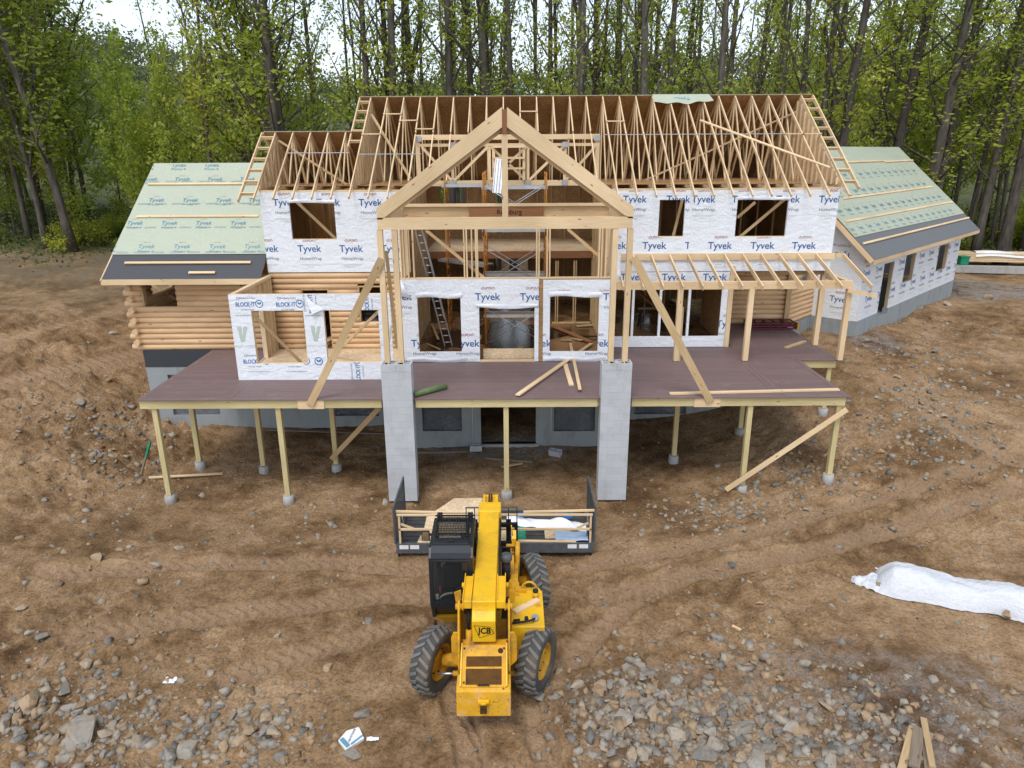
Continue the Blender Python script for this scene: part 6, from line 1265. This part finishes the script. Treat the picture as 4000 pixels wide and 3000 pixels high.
BIG = [  # px, py, width px, words
 (330,2880,150,'broad grey layered boulder at the bottom left'),(115,2770,80,'tall pale grey slab stone near the left bottom edge'),(30,2840,95,'pale tan boulder at the left edge above a brown block'),(75,2870,80,'brown angular block beside the tan boulder at the left edge'),(340,2600,70,'squarish pale boulder on the left dirt'),(175,2670,40,'upright tan stone left of the pale broken stone'),(252,2705,60,'pale broken stone in the lower left cluster'),(415,2870,80,'dark grey block beside the layered boulder'),(515,2880,55,'tan wedge stone right of the dark grey block'),(735,2945,105,'big brown boulder at the bottom edge left of middle'),(650,2975,100,'pale flat boulder at the bottom edge left of middle'),(1035,2805,85,'dark slate slab leaning in the small rock group left of the machine'),(975,2865,70,'mottled grey block in the small rock group left of the machine'),(1065,2855,75,'blue grey block in the small rock group left of the machine'),(910,2790,45,'tan stone at the top of the small rock group'),(1415,2795,65,'pale pointed stone between the carton and the machine'),(1370,2950,70,'brown stone just below the crushed carton'),(1280,2605,45,'pale flat stone in the middle left dirt'),(820,2520,35,'single pale grey stone in the left dirt'),(1085,2487,38,'rounded whitish stone in the centre left dirt'),(1440,2430,48,'grey flat stone near the left wheel track'),(385,2195,70,'long dark brown stone on the left dirt'),(700,2150,32,'whitish stone in a small heap on the left dirt'),(610,2215,35,'brown stone heap member on the left dirt'),(120,2480,40,'dark standing stone on the far left'),(165,2500,60,'grey and tan broken stone on the far left'),(85,2380,50,'flat tan stone near the left edge'),
 (2443,2700,70,'upright dark grey shard atop the rock pile at bottom right'),(2340,2695,75,'flat brown stone left of the rock pile'),(2258,2670,60,'grey shard right of the rear wheel'),(2900,2845,135,'large reddish tan boulder in the rock spread'),(2950,2990,125,'big brown pointed boulder at the bottom edge right of middle'),(2750,2985,90,'orange tan boulder at the bottom edge of the rock pile'),(2640,2880,100,'long pale grey rock in the rock pile'),(2560,2850,70,'grey rock in the upper rock pile'),(2450,2790,55,'tan rock in the upper rock pile'),(2790,2940,65,'round blue grey rock in the rock pile'),(3090,2850,70,'pale grey rounded rock in the rock spread'),(3240,2970,75,'light brown rock at the bottom edge'),(3385,2820,60,'pale rock left of the plank bundle'),(3715,2820,50,'blue grey rock right of the plank bundle'),(2770,2640,45,'pale rock on the dirt below the deck corner'),(2980,2480,40,'standing grey rock in the right dirt'),(2965,2360,35,'small grey upright rock in the right dirt'),(3830,2440,110,'half buried tan slab below the white tarpaulin'),(2105,2725,55,'broken grey stone against the right rear wheel'),(2160,2730,40,'small tan stone beside the broken grey stone'),
 (320,1580,60,'large grey boulder on the left slope'),(630,1690,50,'grey mossy boulder by the left foundation corner'),(675,1705,35,'dark grey stone by the left foundation corner'),(440,1770,40,'flat pale stone on the left slope'),(500,1795,35,'tan stone on the left slope near the stake'),(440,1305,35,'pale broken stone on the upper left slope'),(3590,1210,40,'dark grey boulder on the bank beside the garage'),(3700,1190,36,'grey boulder on the upper bank beside the garage'),(3650,1380,40,'pale grey slab on the bank below the garage wall'),(3540,1400,30,'light slab on the bank near the garage corner'),(3860,1170,45,'pale boulder high on the bank beside the garage')]
for i, (px_, py_, wpx, lab) in enumerate(BIG):
    p = gpt(px_, py_); d_ = p.y*math.cos(PITCH)+(CAMH-p.z)*math.sin(PITCH); s = wpx*d_/FPX/2*1.2
    if 'slab below the white' in lab: rock(p.x, p.y, s, lab, None, RB[i % 8], .45, (0, 0, .6), .5)
    else: rock(p.x, p.y, s, lab, None, RB[i % 8], .2, None, .85)
for px_, py_, wpx, lab in ((3434, 2292, 44, 'brown stone weighing down the bunched tarpaulin end'), (3938, 2424, 60, 'brown stone weighing down the tarpaulin edge at right')):
    p = gpt(px_, py_); o = rock(p.x, p.y, wpx*p.y/FPX/1.7, lab, None, RB[2], -.05); o.location.z = hz(p.x, p.y)+.16
ZONES = [('rock in the dense bottom right stone pile', 'rocks of the stone pile', [(2480,2790,130,100,66),(2760,2890,170,70,24),(3150,2860,260,110,12)], (.09, .25)), ('rock scattered on the dirt at the lower left', 'rocks strewn at the lower left', [(300,2800,230,120,36),(1000,2840,110,70,14),(700,2900,140,60,8)], (.07, .23)), ('rock lying on the bank below the garage', 'rocks on the bank below the garage', [(3580,1420,140,120,26),(3600,1680,160,120,20)], (.09, .2)), ('rock on the slope left of the log wing', 'rocks on the left slope', [(430,1740,110,90,18),(280,1620,120,90,8)], (.08, .18)), ('rock near the right deck posts', 'rocks near the right deck posts', [(2820,1990,150,45,14),(3150,1870,110,60,9)], (.07, .15)), ('stone in the open dirt right of the machine', 'stones in the right open dirt', [(2800,2400,260,140,18)], (.05, .1))]
def gsample(c, hard=2.2):
    while True:
        u, v = random.gauss(0, 1), random.gauss(0, 1)
        if u*u+v*v > hard*hard: continue
        x, y = c[0]+u*c[2], c[1]+v*c[3]
        if -60 < x < 4060 and y < 3030: return x, y, u, v
for lab, grp, CL, (a_, b_) in ZONES:
    for c in CL:
        for i in range(c[4]):
            x_, y_, u_, v_ = gsample(c); p = gpt(x_, y_); sz = random.random()**1.8*max(.25, 1-.3*math.hypot(u_, v_))
            place = ('upper' if v_ < -.5 else 'lower' if v_ > .5 else 'middle') + ' ' + ('left' if u_ < -.5 else 'right' if u_ > .5 else 'centre')
            rock(p.x, p.y, a_+(b_-a_)*sz, ('larger ' if sz > .42 else 'little ' if sz < .1 else 'middling ') + lab + f', {place} part', grp, None, random.uniform(.2, .5))
# gravel and stone chips: too many to count
def chips(name, pts, sizes, tints, label):
    n_ = len(pts); base = np.array([(x, y, z) for z in (-1, 1) for y in (-1, 1) for x in (-1, 1)], float)*.78; F = np.array([(0,2,3),(0,3,1),(4,5,7),(4,7,6),(0,1,5),(0,5,4),(2,6,7),(2,7,3),(0,4,6),(0,6,2),(1,3,7),(1,7,5)])
    rg = np.random.default_rng(len(name)); V = base[None]*rg.uniform(.62, 1.12, (n_, 8, 1)) + rg.normal(0, .20, (n_, 8, 3)); V[:, 4:, :2] *= rg.uniform(.45, 1.0, (n_, 1, 1)); V *= np.stack([np.ones(n_), rg.uniform(.55, .95, n_), rg.uniform(.35, .8, n_)], -1)[:, None]
    an = rg.uniform(0, 6.28, n_); tl = rg.uniform(-.5, .5, n_); c_, s_ = np.cos(an), np.sin(an); ct, st_ = np.cos(tl), np.sin(tl); x, y, z = V[..., 0], V[..., 1], V[..., 2]
    x, z = x*ct[:, None]-z*st_[:, None], x*st_[:, None]+z*ct[:, None]; x, y = x*c_[:, None]-y*s_[:, None], x*s_[:, None]+y*c_[:, None]
    V = np.stack([x, y, z], -1)*sizes[:, None, None] + pts[:, None]; V = V.reshape(-1, 3); FF = (F[None]+(np.arange(n_)*8)[:, None, None]).reshape(-1, 3)
    me = bpy.data.meshes.new(name); me.vertices.add(len(V)); me.vertices.foreach_set('co', V.ravel()); me.loops.add(FF.size); me.loops.foreach_set('vertex_index', FF.ravel()); me.polygons.add(len(FF)); me.polygons.foreach_set('loop_start', np.arange(0, FF.size, 3)); me.polygons.foreach_set('loop_total', np.full(len(FF), 3)); me.update(calc_edges=True)
    at = me.attributes.new('tint', 'FLOAT', 'POINT'); at.data.foreach_set('value', np.repeat(tints, 8).astype(np.float32)); me.materials.append(MATS['gravel']); o = bpy.data.objects.new(name, me); COL.objects.link(o); tag(o, label, 'gravel', None, 'stuff'); return o
def ground_pts(n_, xr, yr, dens):
    X = RNG.uniform(*xr, n_); Y = RNG.uniform(*yr, n_); keep = RNG.random(n_) < dens(X, Y); X, Y = X[keep], Y[keep]; tz, tm_ = tracks_at(X, Y); return np.stack([X, Y, base_h(X, Y)+rough(X, Y)*(1-.75*tm_)+tz], -1)
def house_mask(X, Y): return ~((Y > 23.6) & (X > -13) & (X < 10.5)) & ~((Y > 27.2+np.abs(X-13.7)) & (X < 24) & (X > 5))
p = ground_pts(70000, (-16, 20), (7.5, 31), lambda X, Y: house_mask(X, Y)*(.12+.8*smooth(.0, .3, fbm(X, Y, .45, 3)))*.5); chips('stone_chips', p, .012+.045*RNG.random(len(p))**4, RNG.random(len(p)), 'small stone chips strewn over the whole dirt yard')
def gl(CL):
    P_ = []
    for c in CL:
        for i in range(c[4]): x_, y_, u_, v_ = gsample(c, 3.0); q = gpt(x_, y_); P_.append((q.x, q.y))
    P_ = np.array(P_); tz, tm_ = tracks_at(P_[:, 0], P_[:, 1]); return np.stack([P_[:, 0], P_[:, 1], base_h(P_[:, 0], P_[:, 1])+rough(P_[:, 0], P_[:, 1])*(1-.75*tm_)+tz-.005], -1)
p = gl([(2480,2800,150,100,1000),(2850,2890,260,90,750),(3400,2830,420,130,650),(2850,2600,260,110,300),(280,2800,260,140,700),(1000,2840,170,90,260),(700,2900,250,80,250),(3580,1420,170,150,800),(3600,1720,220,140,700),(430,1740,150,110,480),(250,1600,160,120,260),(2820,1990,200,55,320),(3150,1850,140,80,260),(1250,2050,220,80,120),(600,2150,400,120,90),(3000,2250,400,120,100)])
chips('broken_stone', p, .022+.125*RNG.random(len(p))**2.5, np.clip(RNG.normal(.52, .28, len(p)), 0, 1), 'loose broken stone spread between the larger rocks')

# ================================================================== FOREST
def leaf_quads(P, size, rg, jitter=.5):
    n_ = len(P); a = rg.normal(size=(n_, 3)); a /= np.linalg.norm(a, axis=1)[:, None]; b = np.cross(a, rg.normal(size=(n_, 3))); b /= np.linalg.norm(b, axis=1)[:, None]; s = size*rg.uniform(1-jitter, 1+jitter, n_)
    a = a*(s*.62)[:, None]; b = b*(s*.40)[:, None]; V = np.stack([P-a, P+b*.9-a*.1, P+a, P-b*.9-a*.1], 1).reshape(-1, 3); return V
def leaf_mesh(name, V, tints, mat):
    n_ = len(V)//4; me = bpy.data.meshes.new(name); me.vertices.add(len(V)); me.vertices.foreach_set('co', V.ravel()); me.loops.add(n_*4); me.loops.foreach_set('vertex_index', np.arange(n_*4)); me.polygons.add(n_); me.polygons.foreach_set('loop_start', np.arange(0, n_*4, 4)); me.polygons.foreach_set('loop_total', np.full(n_, 4)); me.update(calc_edges=True)
    at = me.attributes.new('tint', 'FLOAT', 'POINT'); at.data.foreach_set('value', np.repeat(tints, 4).astype(np.float32)); me.materials.append(MATS[mat]); return me
def make_tree(seed, H, r0, nlimb, start, spread, leaves, lsize, mat, fork=False, bend=.4, up=.75):
    rg = random.Random(seed); nr = np.random.default_rng(seed); m = MB(); twigs = []
    ph = rg.uniform(0, 6.28); pts = []
    for i in range(13): t_ = i/12; pts.append(Vector((bend*math.sin(t_*3+ph)*t_*1.2, bend*math.cos(t_*2.3+ph)*t_, H*t_)))
    def at(t_): i = min(int(t_*12), 11); return pts[i].lerp(pts[i+1], t_*12-i)
    rad = lambda t_: r0*(1.0-.80*t_)+ .35*r0*max(0, 1-t_*14)
    m.tube(pts, [rad(i/12) for i in range(13)], 9, True)
    def limb(o, d, L, r_, lvl):
        q = [o]; dd = d.copy(); n_ = 5 if lvl == 0 else 4
        for i in range(n_): dd = (dd + Vector((rg.gauss(0, .12), rg.gauss(0, .12), .10 if lvl == 0 else .04))).normalized(); q.append(q[-1]+dd*L/n_)
        m.tube(q, [r_*(1-.85*i/n_) for i in range(n_+1)], 5 if lvl == 0 else 3, False)
        if lvl == 0:
            k = max(3, int(L*1.3))
            for j in range(k):
                i = rg.uniform(1.0, n_-.2); a = q[int(i)].lerp(q[int(i)+1], i-int(i)); e = (dd + Vector((rg.gauss(0, .8), rg.gauss(0, .8), rg.gauss(.1, .4)))).normalized(); limb(a, e, L*rg.uniform(.22, .42), r_*.35, 1)
        for i in range(1, len(q)): twigs.append((q[i-1], q[i], .5 if lvl == 0 else 1.0))
    for i in range(nlimb):
        t_ = start+(1-start)*(i+rg.random())/nlimb*.96; a = i*2.4+rg.uniform(-.5, .5); L = spread*(1-.62*t_)*rg.uniform(.65, 1.2); e = Vector((math.cos(a), math.sin(a), up+.5*t_)).normalized(); limb(at(t_), e, L, rad(t_)*rg.uniform(.28, .5), 0)
    if fork:
        tf = rg.uniform(.25, .45); a = rg.uniform(0, 6.28); e = Vector((math.cos(a)*.35, math.sin(a)*.35, 1)).normalized(); o = at(tf); q = [o+e*(H*(1-tf)*k/6)+Vector((rg.gauss(0, .1), rg.gauss(0, .1), 0)) for k in range(7)]; m.tube(q, [rad(tf)*.75*(1-.75*k/6) for k in range(7)], 7, False)
        for k in range(1, 7):
            for j in range(3): b = rg.uniform(0, 6.28); limb(q[k].lerp(q[k-1], rg.random()), Vector((math.cos(b), math.sin(b), up)).normalized(), spread*.45*rg.uniform(.6, 1.1), .05, 0)
    W_ = np.array([(b-a).length*w_ for a, b, w_ in twigs]); W_ /= W_.sum(); nc = max(1, leaves//7); ch = nr.choice(len(twigs), nc, p=W_); A_ = np.array([twigs[i][0] for i in ch]); B_ = np.array([twigs[i][1] for i in ch]); C = A_+(B_-A_)*nr.random((nc, 1))
    P = (C[:, None]+nr.normal(0, .22, (nc, 7, 3))).reshape(-1, 3); tint = np.clip(np.repeat(nr.normal(.5, .25, nc), 7)+nr.normal(0, .1, nc*7), 0, 1)
    tm_ = m.mesh('trunk'); tm_.materials.append(MATS['bark']); return tm_, leaf_mesh('crown', leaf_quads(P, lsize, nr), tint, mat)
TALL = [make_tree(11+i, 27+1.5*(i % 3), .17+.02*(i % 4), 30, .16+.03*(i % 4), 4.6, 2050, .135, 'leaf_spring', i == 3, .22+.12*(i % 3), .95) for i in range(6)]
LEAFY = [make_tree(51+i, 20+2*(i % 2), .15, 32, .18, 5.4, 3900, .16, 'leaf_spring', i % 2 == 0, .8, .55) for i in range(4)]
DARK = [make_tree(71+i, 19+2*(i % 2), .17, 34, .22, 6.2, 4200, .17, 'leaf_dark', i % 2 == 0, .9, .5) for i in range(4)]
SMALL = [make_tree(91+i, 7.5+1.2*i, .07, 20, .12, 2.4, 2600, .15, 'leaf_spring' if i % 2 else 'leaf_dark', False, .4, .6) for i in range(4)]
BARE = [make_tree(131, 22, .17, 9, .35, 4.5, 180, .15, 'leaf_spring', True, .5, 1.0), make_tree(132, 17, .15, 14, .3, 4.0, 400, .15, 'leaf_spring', False, .8, .8)]
POLE = [make_tree(151+i, 25+i, .11+.015*i, 18, .25, 3.2, 900, .13, 'leaf_spring', False, .7, 1.1) for i in range(3)]
NT_ = [0]
def tree(x, y, proto, s=1.0, lean=(0, 0), label='', group=None, name='tree', sxy=1.0):
    z = float(base_h(x, y))-.15; o = bpy.data.objects.new(name, None); COL.objects.link(o); o.location = (x, y, z); o.rotation_euler = (lean[1], lean[0], 0); o.scale = (s*sxy, s*sxy, s); tag(o, label, 'tree' if name != 'shrub' else 'shrub', group); a = random.uniform(0, 6.28)
    for nm, me in (('trunk', proto[0]), ('crown', proto[1])): c = bpy.data.objects.new(nm, me); COL.objects.link(c); c.parent = o; c.rotation_euler.z = a
    NT_[0] += 1; return o
ORD = ['first','second','third','fourth','fifth','sixth','seventh','eighth','ninth','tenth','eleventh','twelfth','thirteenth','fourteenth','fifteenth','sixteenth','seventeenth','eighteenth','nineteenth','twentieth']
_ONES = ['','first','second','third','fourth','fifth','sixth','seventh','eighth','ninth','tenth','eleventh','twelfth','thirteenth','fourteenth','fifteenth','sixteenth','seventeenth','eighteenth','nineteenth']
def ordw(k):
    if k < 20: return _ONES[k]
    t_ = {2: 'twenty', 3: 'thirty', 4: 'forty'}[k//10]; return (t_[:-1]+'ieth') if k % 10 == 0 else t_+' '+_ONES[k % 10]
def onbase(px_, Y):   # world x at ground for a trunk seen at this column near the roof line
    return atY(px_, 360, Y).x
# centre: thick trunks rising behind the ridge
cen = [(1425,38,1.25),(1507,40,1.0),(1535,39,1.3),(1612,41,1.1),(1645,44,.8),(1752,38,1.25),(1775,43,.9),(1848,40,1.15),(1895,39,1.35),(1912,43,.9),(2003,39,1.1),(2100,44,.8),(2151,42,1.0),(2189,46,.8),(2290,38,1.3),(2325,43,.85),(2348,45,.8),(2398,47,.75),(2433,42,.9),(2468,41,1.0),(2540,39,1.25),(2556,44,.8),(2613,40,1.1),(2680,46,.8),(2733,43,.8),(2815,39,1.15),(2860,42,.9),(2950,46,.8),(3068,41,1.0),(3155,40,.9),(3215,39,1.2),(3262,41,1.1),(3310,38,1.2)]
for i, (px_, Y, k) in enumerate(cen):
    tree(onbase(px_, Y), Y, TALL[i % 6], random.uniform(.95, 1.1), (random.uniform(-.02, .02), random.uniform(-.02, .02)), f'{"stout" if k > 1.05 else "slender"} tall tree behind the main roof, {ORD[i] if i < 20 else ORD[32-i] + " from the right"} {"trunk from the left" if i < 20 else "trunk"} along the ridge', 'tall trees behind the main roof', sxy=k)
rt = [(3380,40,1.2,.02),(3420,44,.9,.05),(3480,38,1.7,.03),(3535,43,.9,.02),(3640,37,2.2,.03),(3665,41,1.4,.08),(3760,43,1.0,.0),(3830,42,.9,.04),(3880,40,1.5,.02),(3940,44,1.0,-.02),(3990,39,1.6,.03),(4080,42,1.1,0),(3590,50,.9,0),(3700,52,1.0,0),(3900,50,1.0,0)]
for i, (px_, Y, k, ln) in enumerate(rt):
    Yg = Y+6; x = atY(px_, 620, Yg).x; tree(x, Yg, (TALL if i % 3 else LEAFY)[i % 4], random.uniform(.95, 1.1), (ln, random.uniform(-.02, .02)), f'{"thick" if k > 1.05 else "slim"} woodland tree above the garage roof, {ORD[i]} in from the garage ridge', 'trees behind the garage', sxy=k)
lf = [(285,985,1.6,-.03,3,'big leaning trunk with its base in the clearing left of the log wing'),(110,900,1.5,-.05,2,'dark trunk at the left edge behind the brush'),(30,870,1.1,-.04,3,'dark trunk cut by the left photo edge'),(345,850,1.1,-.02,1,'second dark trunk right of the big leaning trunk'),(545,700,.9,-.03,2,'dark slanting trunk left of the log wing roof'),(690,640,.8,0,1,'dark trunk just above the log wing ridge'),(985,610,1.0,0,0,'trunk with hanging twigs above the log wing ridge'),(965,620,.8,-.02,3,'slanting trunk beside the low roof ladder')]
for px_, py_, k, ln, pi, lab in lf:
    p = gpt(px_, py_) if py_ > 800 else None
    if p is None: Y = 44; x = atY(px_, py_, Y).x
    else: x, Y = p.x, p.y
    tree(x, Y, DARK[pi] if px_ not in (545, 690) else SMALL[3], 1.05 if px_ not in (545, 690) else 1.15, (ln, 0), lab, 'trees of the left woods', sxy=k)
tree(atY(800, 500, 42).x, 42, BARE[0], .92, (0, 0), 'dead grey tree with a forked bare top left of the house', 'bare trees'); tree(atY(600, 400, 60).x, 60, BARE[1], 1.0, (0, 0), 'thin bare tree against the white sky on the left', 'bare trees'); tree(atY(730, 400, 75).x, 75, BARE[1], 1.0, (.03, 0), 'pale bare tree far back in the sky gap on the left', 'bare trees'); tree(atY(1238, 500, 40).x, 40, TALL[1], 1.0, (-.02, 0), 'straight dark trunk standing free left of the tall roof', 'tall trees behind the main roof', sxy=.8)
for i, (px_, Y, k) in enumerate(((1063, 37, 1.5), (1100, 38, 1.55), (1040, 40, 1.1), (950, 41, 1.1), (1010, 43, .9))): tree(atY(px_, 400, Y).x, Y, LEAFY[i % 4] if i > 1 else TALL[i], 1.05, (random.uniform(-.03, .01), 0), f'leafy tree behind the low roof, {ORD[i]} of the dense clump', 'clump behind the low roof', sxy=k)
# deeper woods: individuals fade into one another
def scatter_trees(n_, xr, yr, protos, lab, grp, smin, smax, seed, name='tree', minx=None, keep=None):
    rg = random.Random(seed); placed = []; obs = []; tries = 0
    while len(placed) < n_ and tries < n_*30:
        tries += 1; y = rg.uniform(*yr); x = rg.uniform(xr[0], xr[1])*(y/yr[0] if minx is None else 1)
        if any((x-a)**2+(y-b)**2 < 2.6 for a, b in placed): continue
        if keep and not keep(x, y): continue
        placed.append((x, y)); obs.append(tree(x, y, rg.choice(protos), rg.uniform(smin, smax), (rg.uniform(-.05, .05), rg.uniform(-.04, .04)), lab, grp, name))
    for i, o in enumerate(sorted(obs, key=lambda o: o.location.x/o.location.y)): o['label'] = f'{lab}, {ordw(i+1)} from the left'
scatter_trees(20, (-36, -15), (44, 64), DARK+LEAFY[:1], 'leafy tree deep in the dark left woods', 'deep trees of the left woods', .85, 1.15, 5, keep=lambda x, y: x/y < -.60)
scatter_trees(9, (-9, 14), (52, 85), TALL, 'slim tree far back behind the main roof', 'deep trees behind the main roof', .8, 1.0, 6)
scatter_trees(24, (14, 40), (48, 74), LEAFY+TALL[:3], 'leafy tree deep behind the garage', 'deep trees behind the garage', .9, 1.15, 8)
scatter_trees(12, (-24, -12), (46, 62), SMALL, 'rounded mid height tree under the left sky gap', 'mid trees of the left sky gap', .8, 1.1, 31, keep=lambda x, y: -.55 < x/y < -.33)
scatter_trees(13, (-36, -16), (48, 60), SMALL, 'small understory tree at the left woods edge', 'understory trees on the left', .8, 1.2, 9, minx=1); scatter_trees(10, (-9, 15), (40, 60), SMALL, 'small understory tree behind the main roof', 'understory trees behind the roof', .6, .85, 10, minx=1); scatter_trees(13, (26, 48), (46, 60), SMALL, 'small understory tree beyond the garage', 'understory trees on the right', .8, 1.2, 12, minx=1)
# shrubs along the edge of the woods
def shrub_proto(seed, mat): 
    nr = np.random.default_rng(seed); m = MB(); C = []
    for i in range(14): a = nr.uniform(0, 6.28); l = nr.uniform(.5, 1.3); q = [Vector((0, 0, 0)), Vector((math.cos(a)*l*.4, math.sin(a)*l*.4, l*.6)), Vector((math.cos(a)*l*.8, math.sin(a)*l*.8, l))]; m.tube(q, [.018, .012, .004], 4, False); C += [q[1], q[2], (q[1]+q[2])/2]
    C = np.array(C); P = (np.repeat(C, 45, 0)+nr.normal(0, .2, (len(C)*45, 3))); P[:, 2] = np.abs(P[:, 2]); me = m.mesh('stems'); me.materials.append(MATS['bark']); return me, leaf_mesh('crown', leaf_quads(P, .10, nr), np.clip(nr.normal(.5, .28, len(P)), 0, 1), mat)
SH = [shrub_proto(7, 'leaf_spring'), shrub_proto(8, 'leaf_dark'), shrub_proto(9, 'leaf_dark')]
scatter_trees(16, (-36, -17), (43, 52), SH, 'low green shrub at the foot of the left woods', 'shrubs of the left woods edge', .5, 1.0, 21, 'shrub', 1); scatter_trees(18, (29, 50), (46, 54), SH, 'low green shrub at the foot of the right woods', 'shrubs of the right woods edge', .8, 1.8, 22, 'shrub', 1)
p = gpt(355, 960); tree(p.x, p.y, SH[1], 1.5, (0, 0), 'green shrub at the base of the big leaning trunk', None, 'shrub')
scatter_trees(26, (-9, 17), (41, 58), POLE, 'thin pole like tree behind the main roof', 'pole trees behind the main roof', .9, 1.1, 41)
# far wooded hill: one mass
nr = np.random.default_rng(77); n_ = 1500; fy_ = 85+nr.random(n_)**.8*270; fx_ = nr.uniform(-1.0, 1.0, n_)*(fy_*.95+20); fh = base_h(fx_, fy_); hgt = nr.uniform(8, 15, n_)
C = np.stack([fx_, fy_, fh], -1); k = 90; Q = nr.normal(size=(n_, k, 3)); Q /= np.linalg.norm(Q, axis=2)[..., None]; Q *= nr.random((n_, k, 1))**.4; Q *= np.stack([hgt*.33, hgt*.33, hgt*.48], -1)[:, None]; P = (C[:, None]+Q+np.stack([0*hgt, 0*hgt, hgt*.55], -1)[:, None]).reshape(-1, 3)
me = leaf_mesh('far_wood', leaf_quads(P, .95, nr), np.clip(np.repeat(nr.random(n_), k)+nr.normal(0, .1, n_*k), 0, 1), 'leaf_far'); o = bpy.data.objects.new('far_wood', me); COL.objects.link(o); tag(o, 'distant pale green wooded hillside behind the trees', 'woods', None, 'stuff')
# ground cover and grass at the wood edge
def cover(n_, xr, yr, size, hmax, mat, lab, name, dens=None):
    X = RNG.uniform(*xr, n_); Y = RNG.uniform(*yr, n_)
    if dens is not None: kk = RNG.random(n_) < dens(X, Y); X, Y = X[kk], Y[kk]
    P = np.stack([X, Y, base_h(X, Y)+RNG.random(len(X))**2*hmax], -1); me = leaf_mesh(name, leaf_quads(P, size, RNG), RNG.random(len(X)), mat); o = bpy.data.objects.new(name, me); COL.objects.link(o); tag(o, lab, 'ground cover', None, 'stuff')
cover(60000, (-44, -12), (30, 62), .16, .55, 'grass', 'green weeds and grass under the left woods', 'undergrowth', lambda X, Y: smooth(42, 52, Y+8*fbm(X, Y, .14, 3))*.75)
cover(60000, (14, 56), (36, 68), .18, .8, 'grass', 'green weeds and grass under the right woods', 'undergrowth', lambda X, Y: smooth(45, 50, Y+4*fbm(X, Y, .14, 3))*.8)
# brush heap and litter on the left
bp = gpt(100, 905); o = thing('brush_heap', 'heap of cut grey branches at the left edge of the clearing', 'brush heap', (bp.x, bp.y, float(base_h(bp.x, bp.y)))); rg = random.Random(4)
for i in range(34):
    c = Vector((rg.gauss(0, 1.5), rg.gauss(0, .9), rg.uniform(.05, .7))); a = rg.uniform(0, 6.28); d = Vector((math.cos(a), math.sin(a), rg.gauss(0, .25)))*rg.uniform(.6, 1.6); MB().tube([c-d, c+Vector((0, 0, .1)), c+d], [.035, .03, .012], 5).build('branch', 'old_wood', o, local=True)
bp = gpt(425, 872); solo('white_bag', MB().grid(lambda u, v: (bp.x+.7*(u-.5), bp.y+.4*(v-.5), float(base_h(bp.x, bp.y))+.1+.3*math.sin(math.pi*u)*math.sin(math.pi*v)+.05*math.sin(u*9)), 10, 8), 'white_plain', 'white plastic bag lying at the edge of the left woods', 'bag')
print('rocks', NROCK[0], 'trees', NT_[0], 'objects', len(bpy.data.objects))
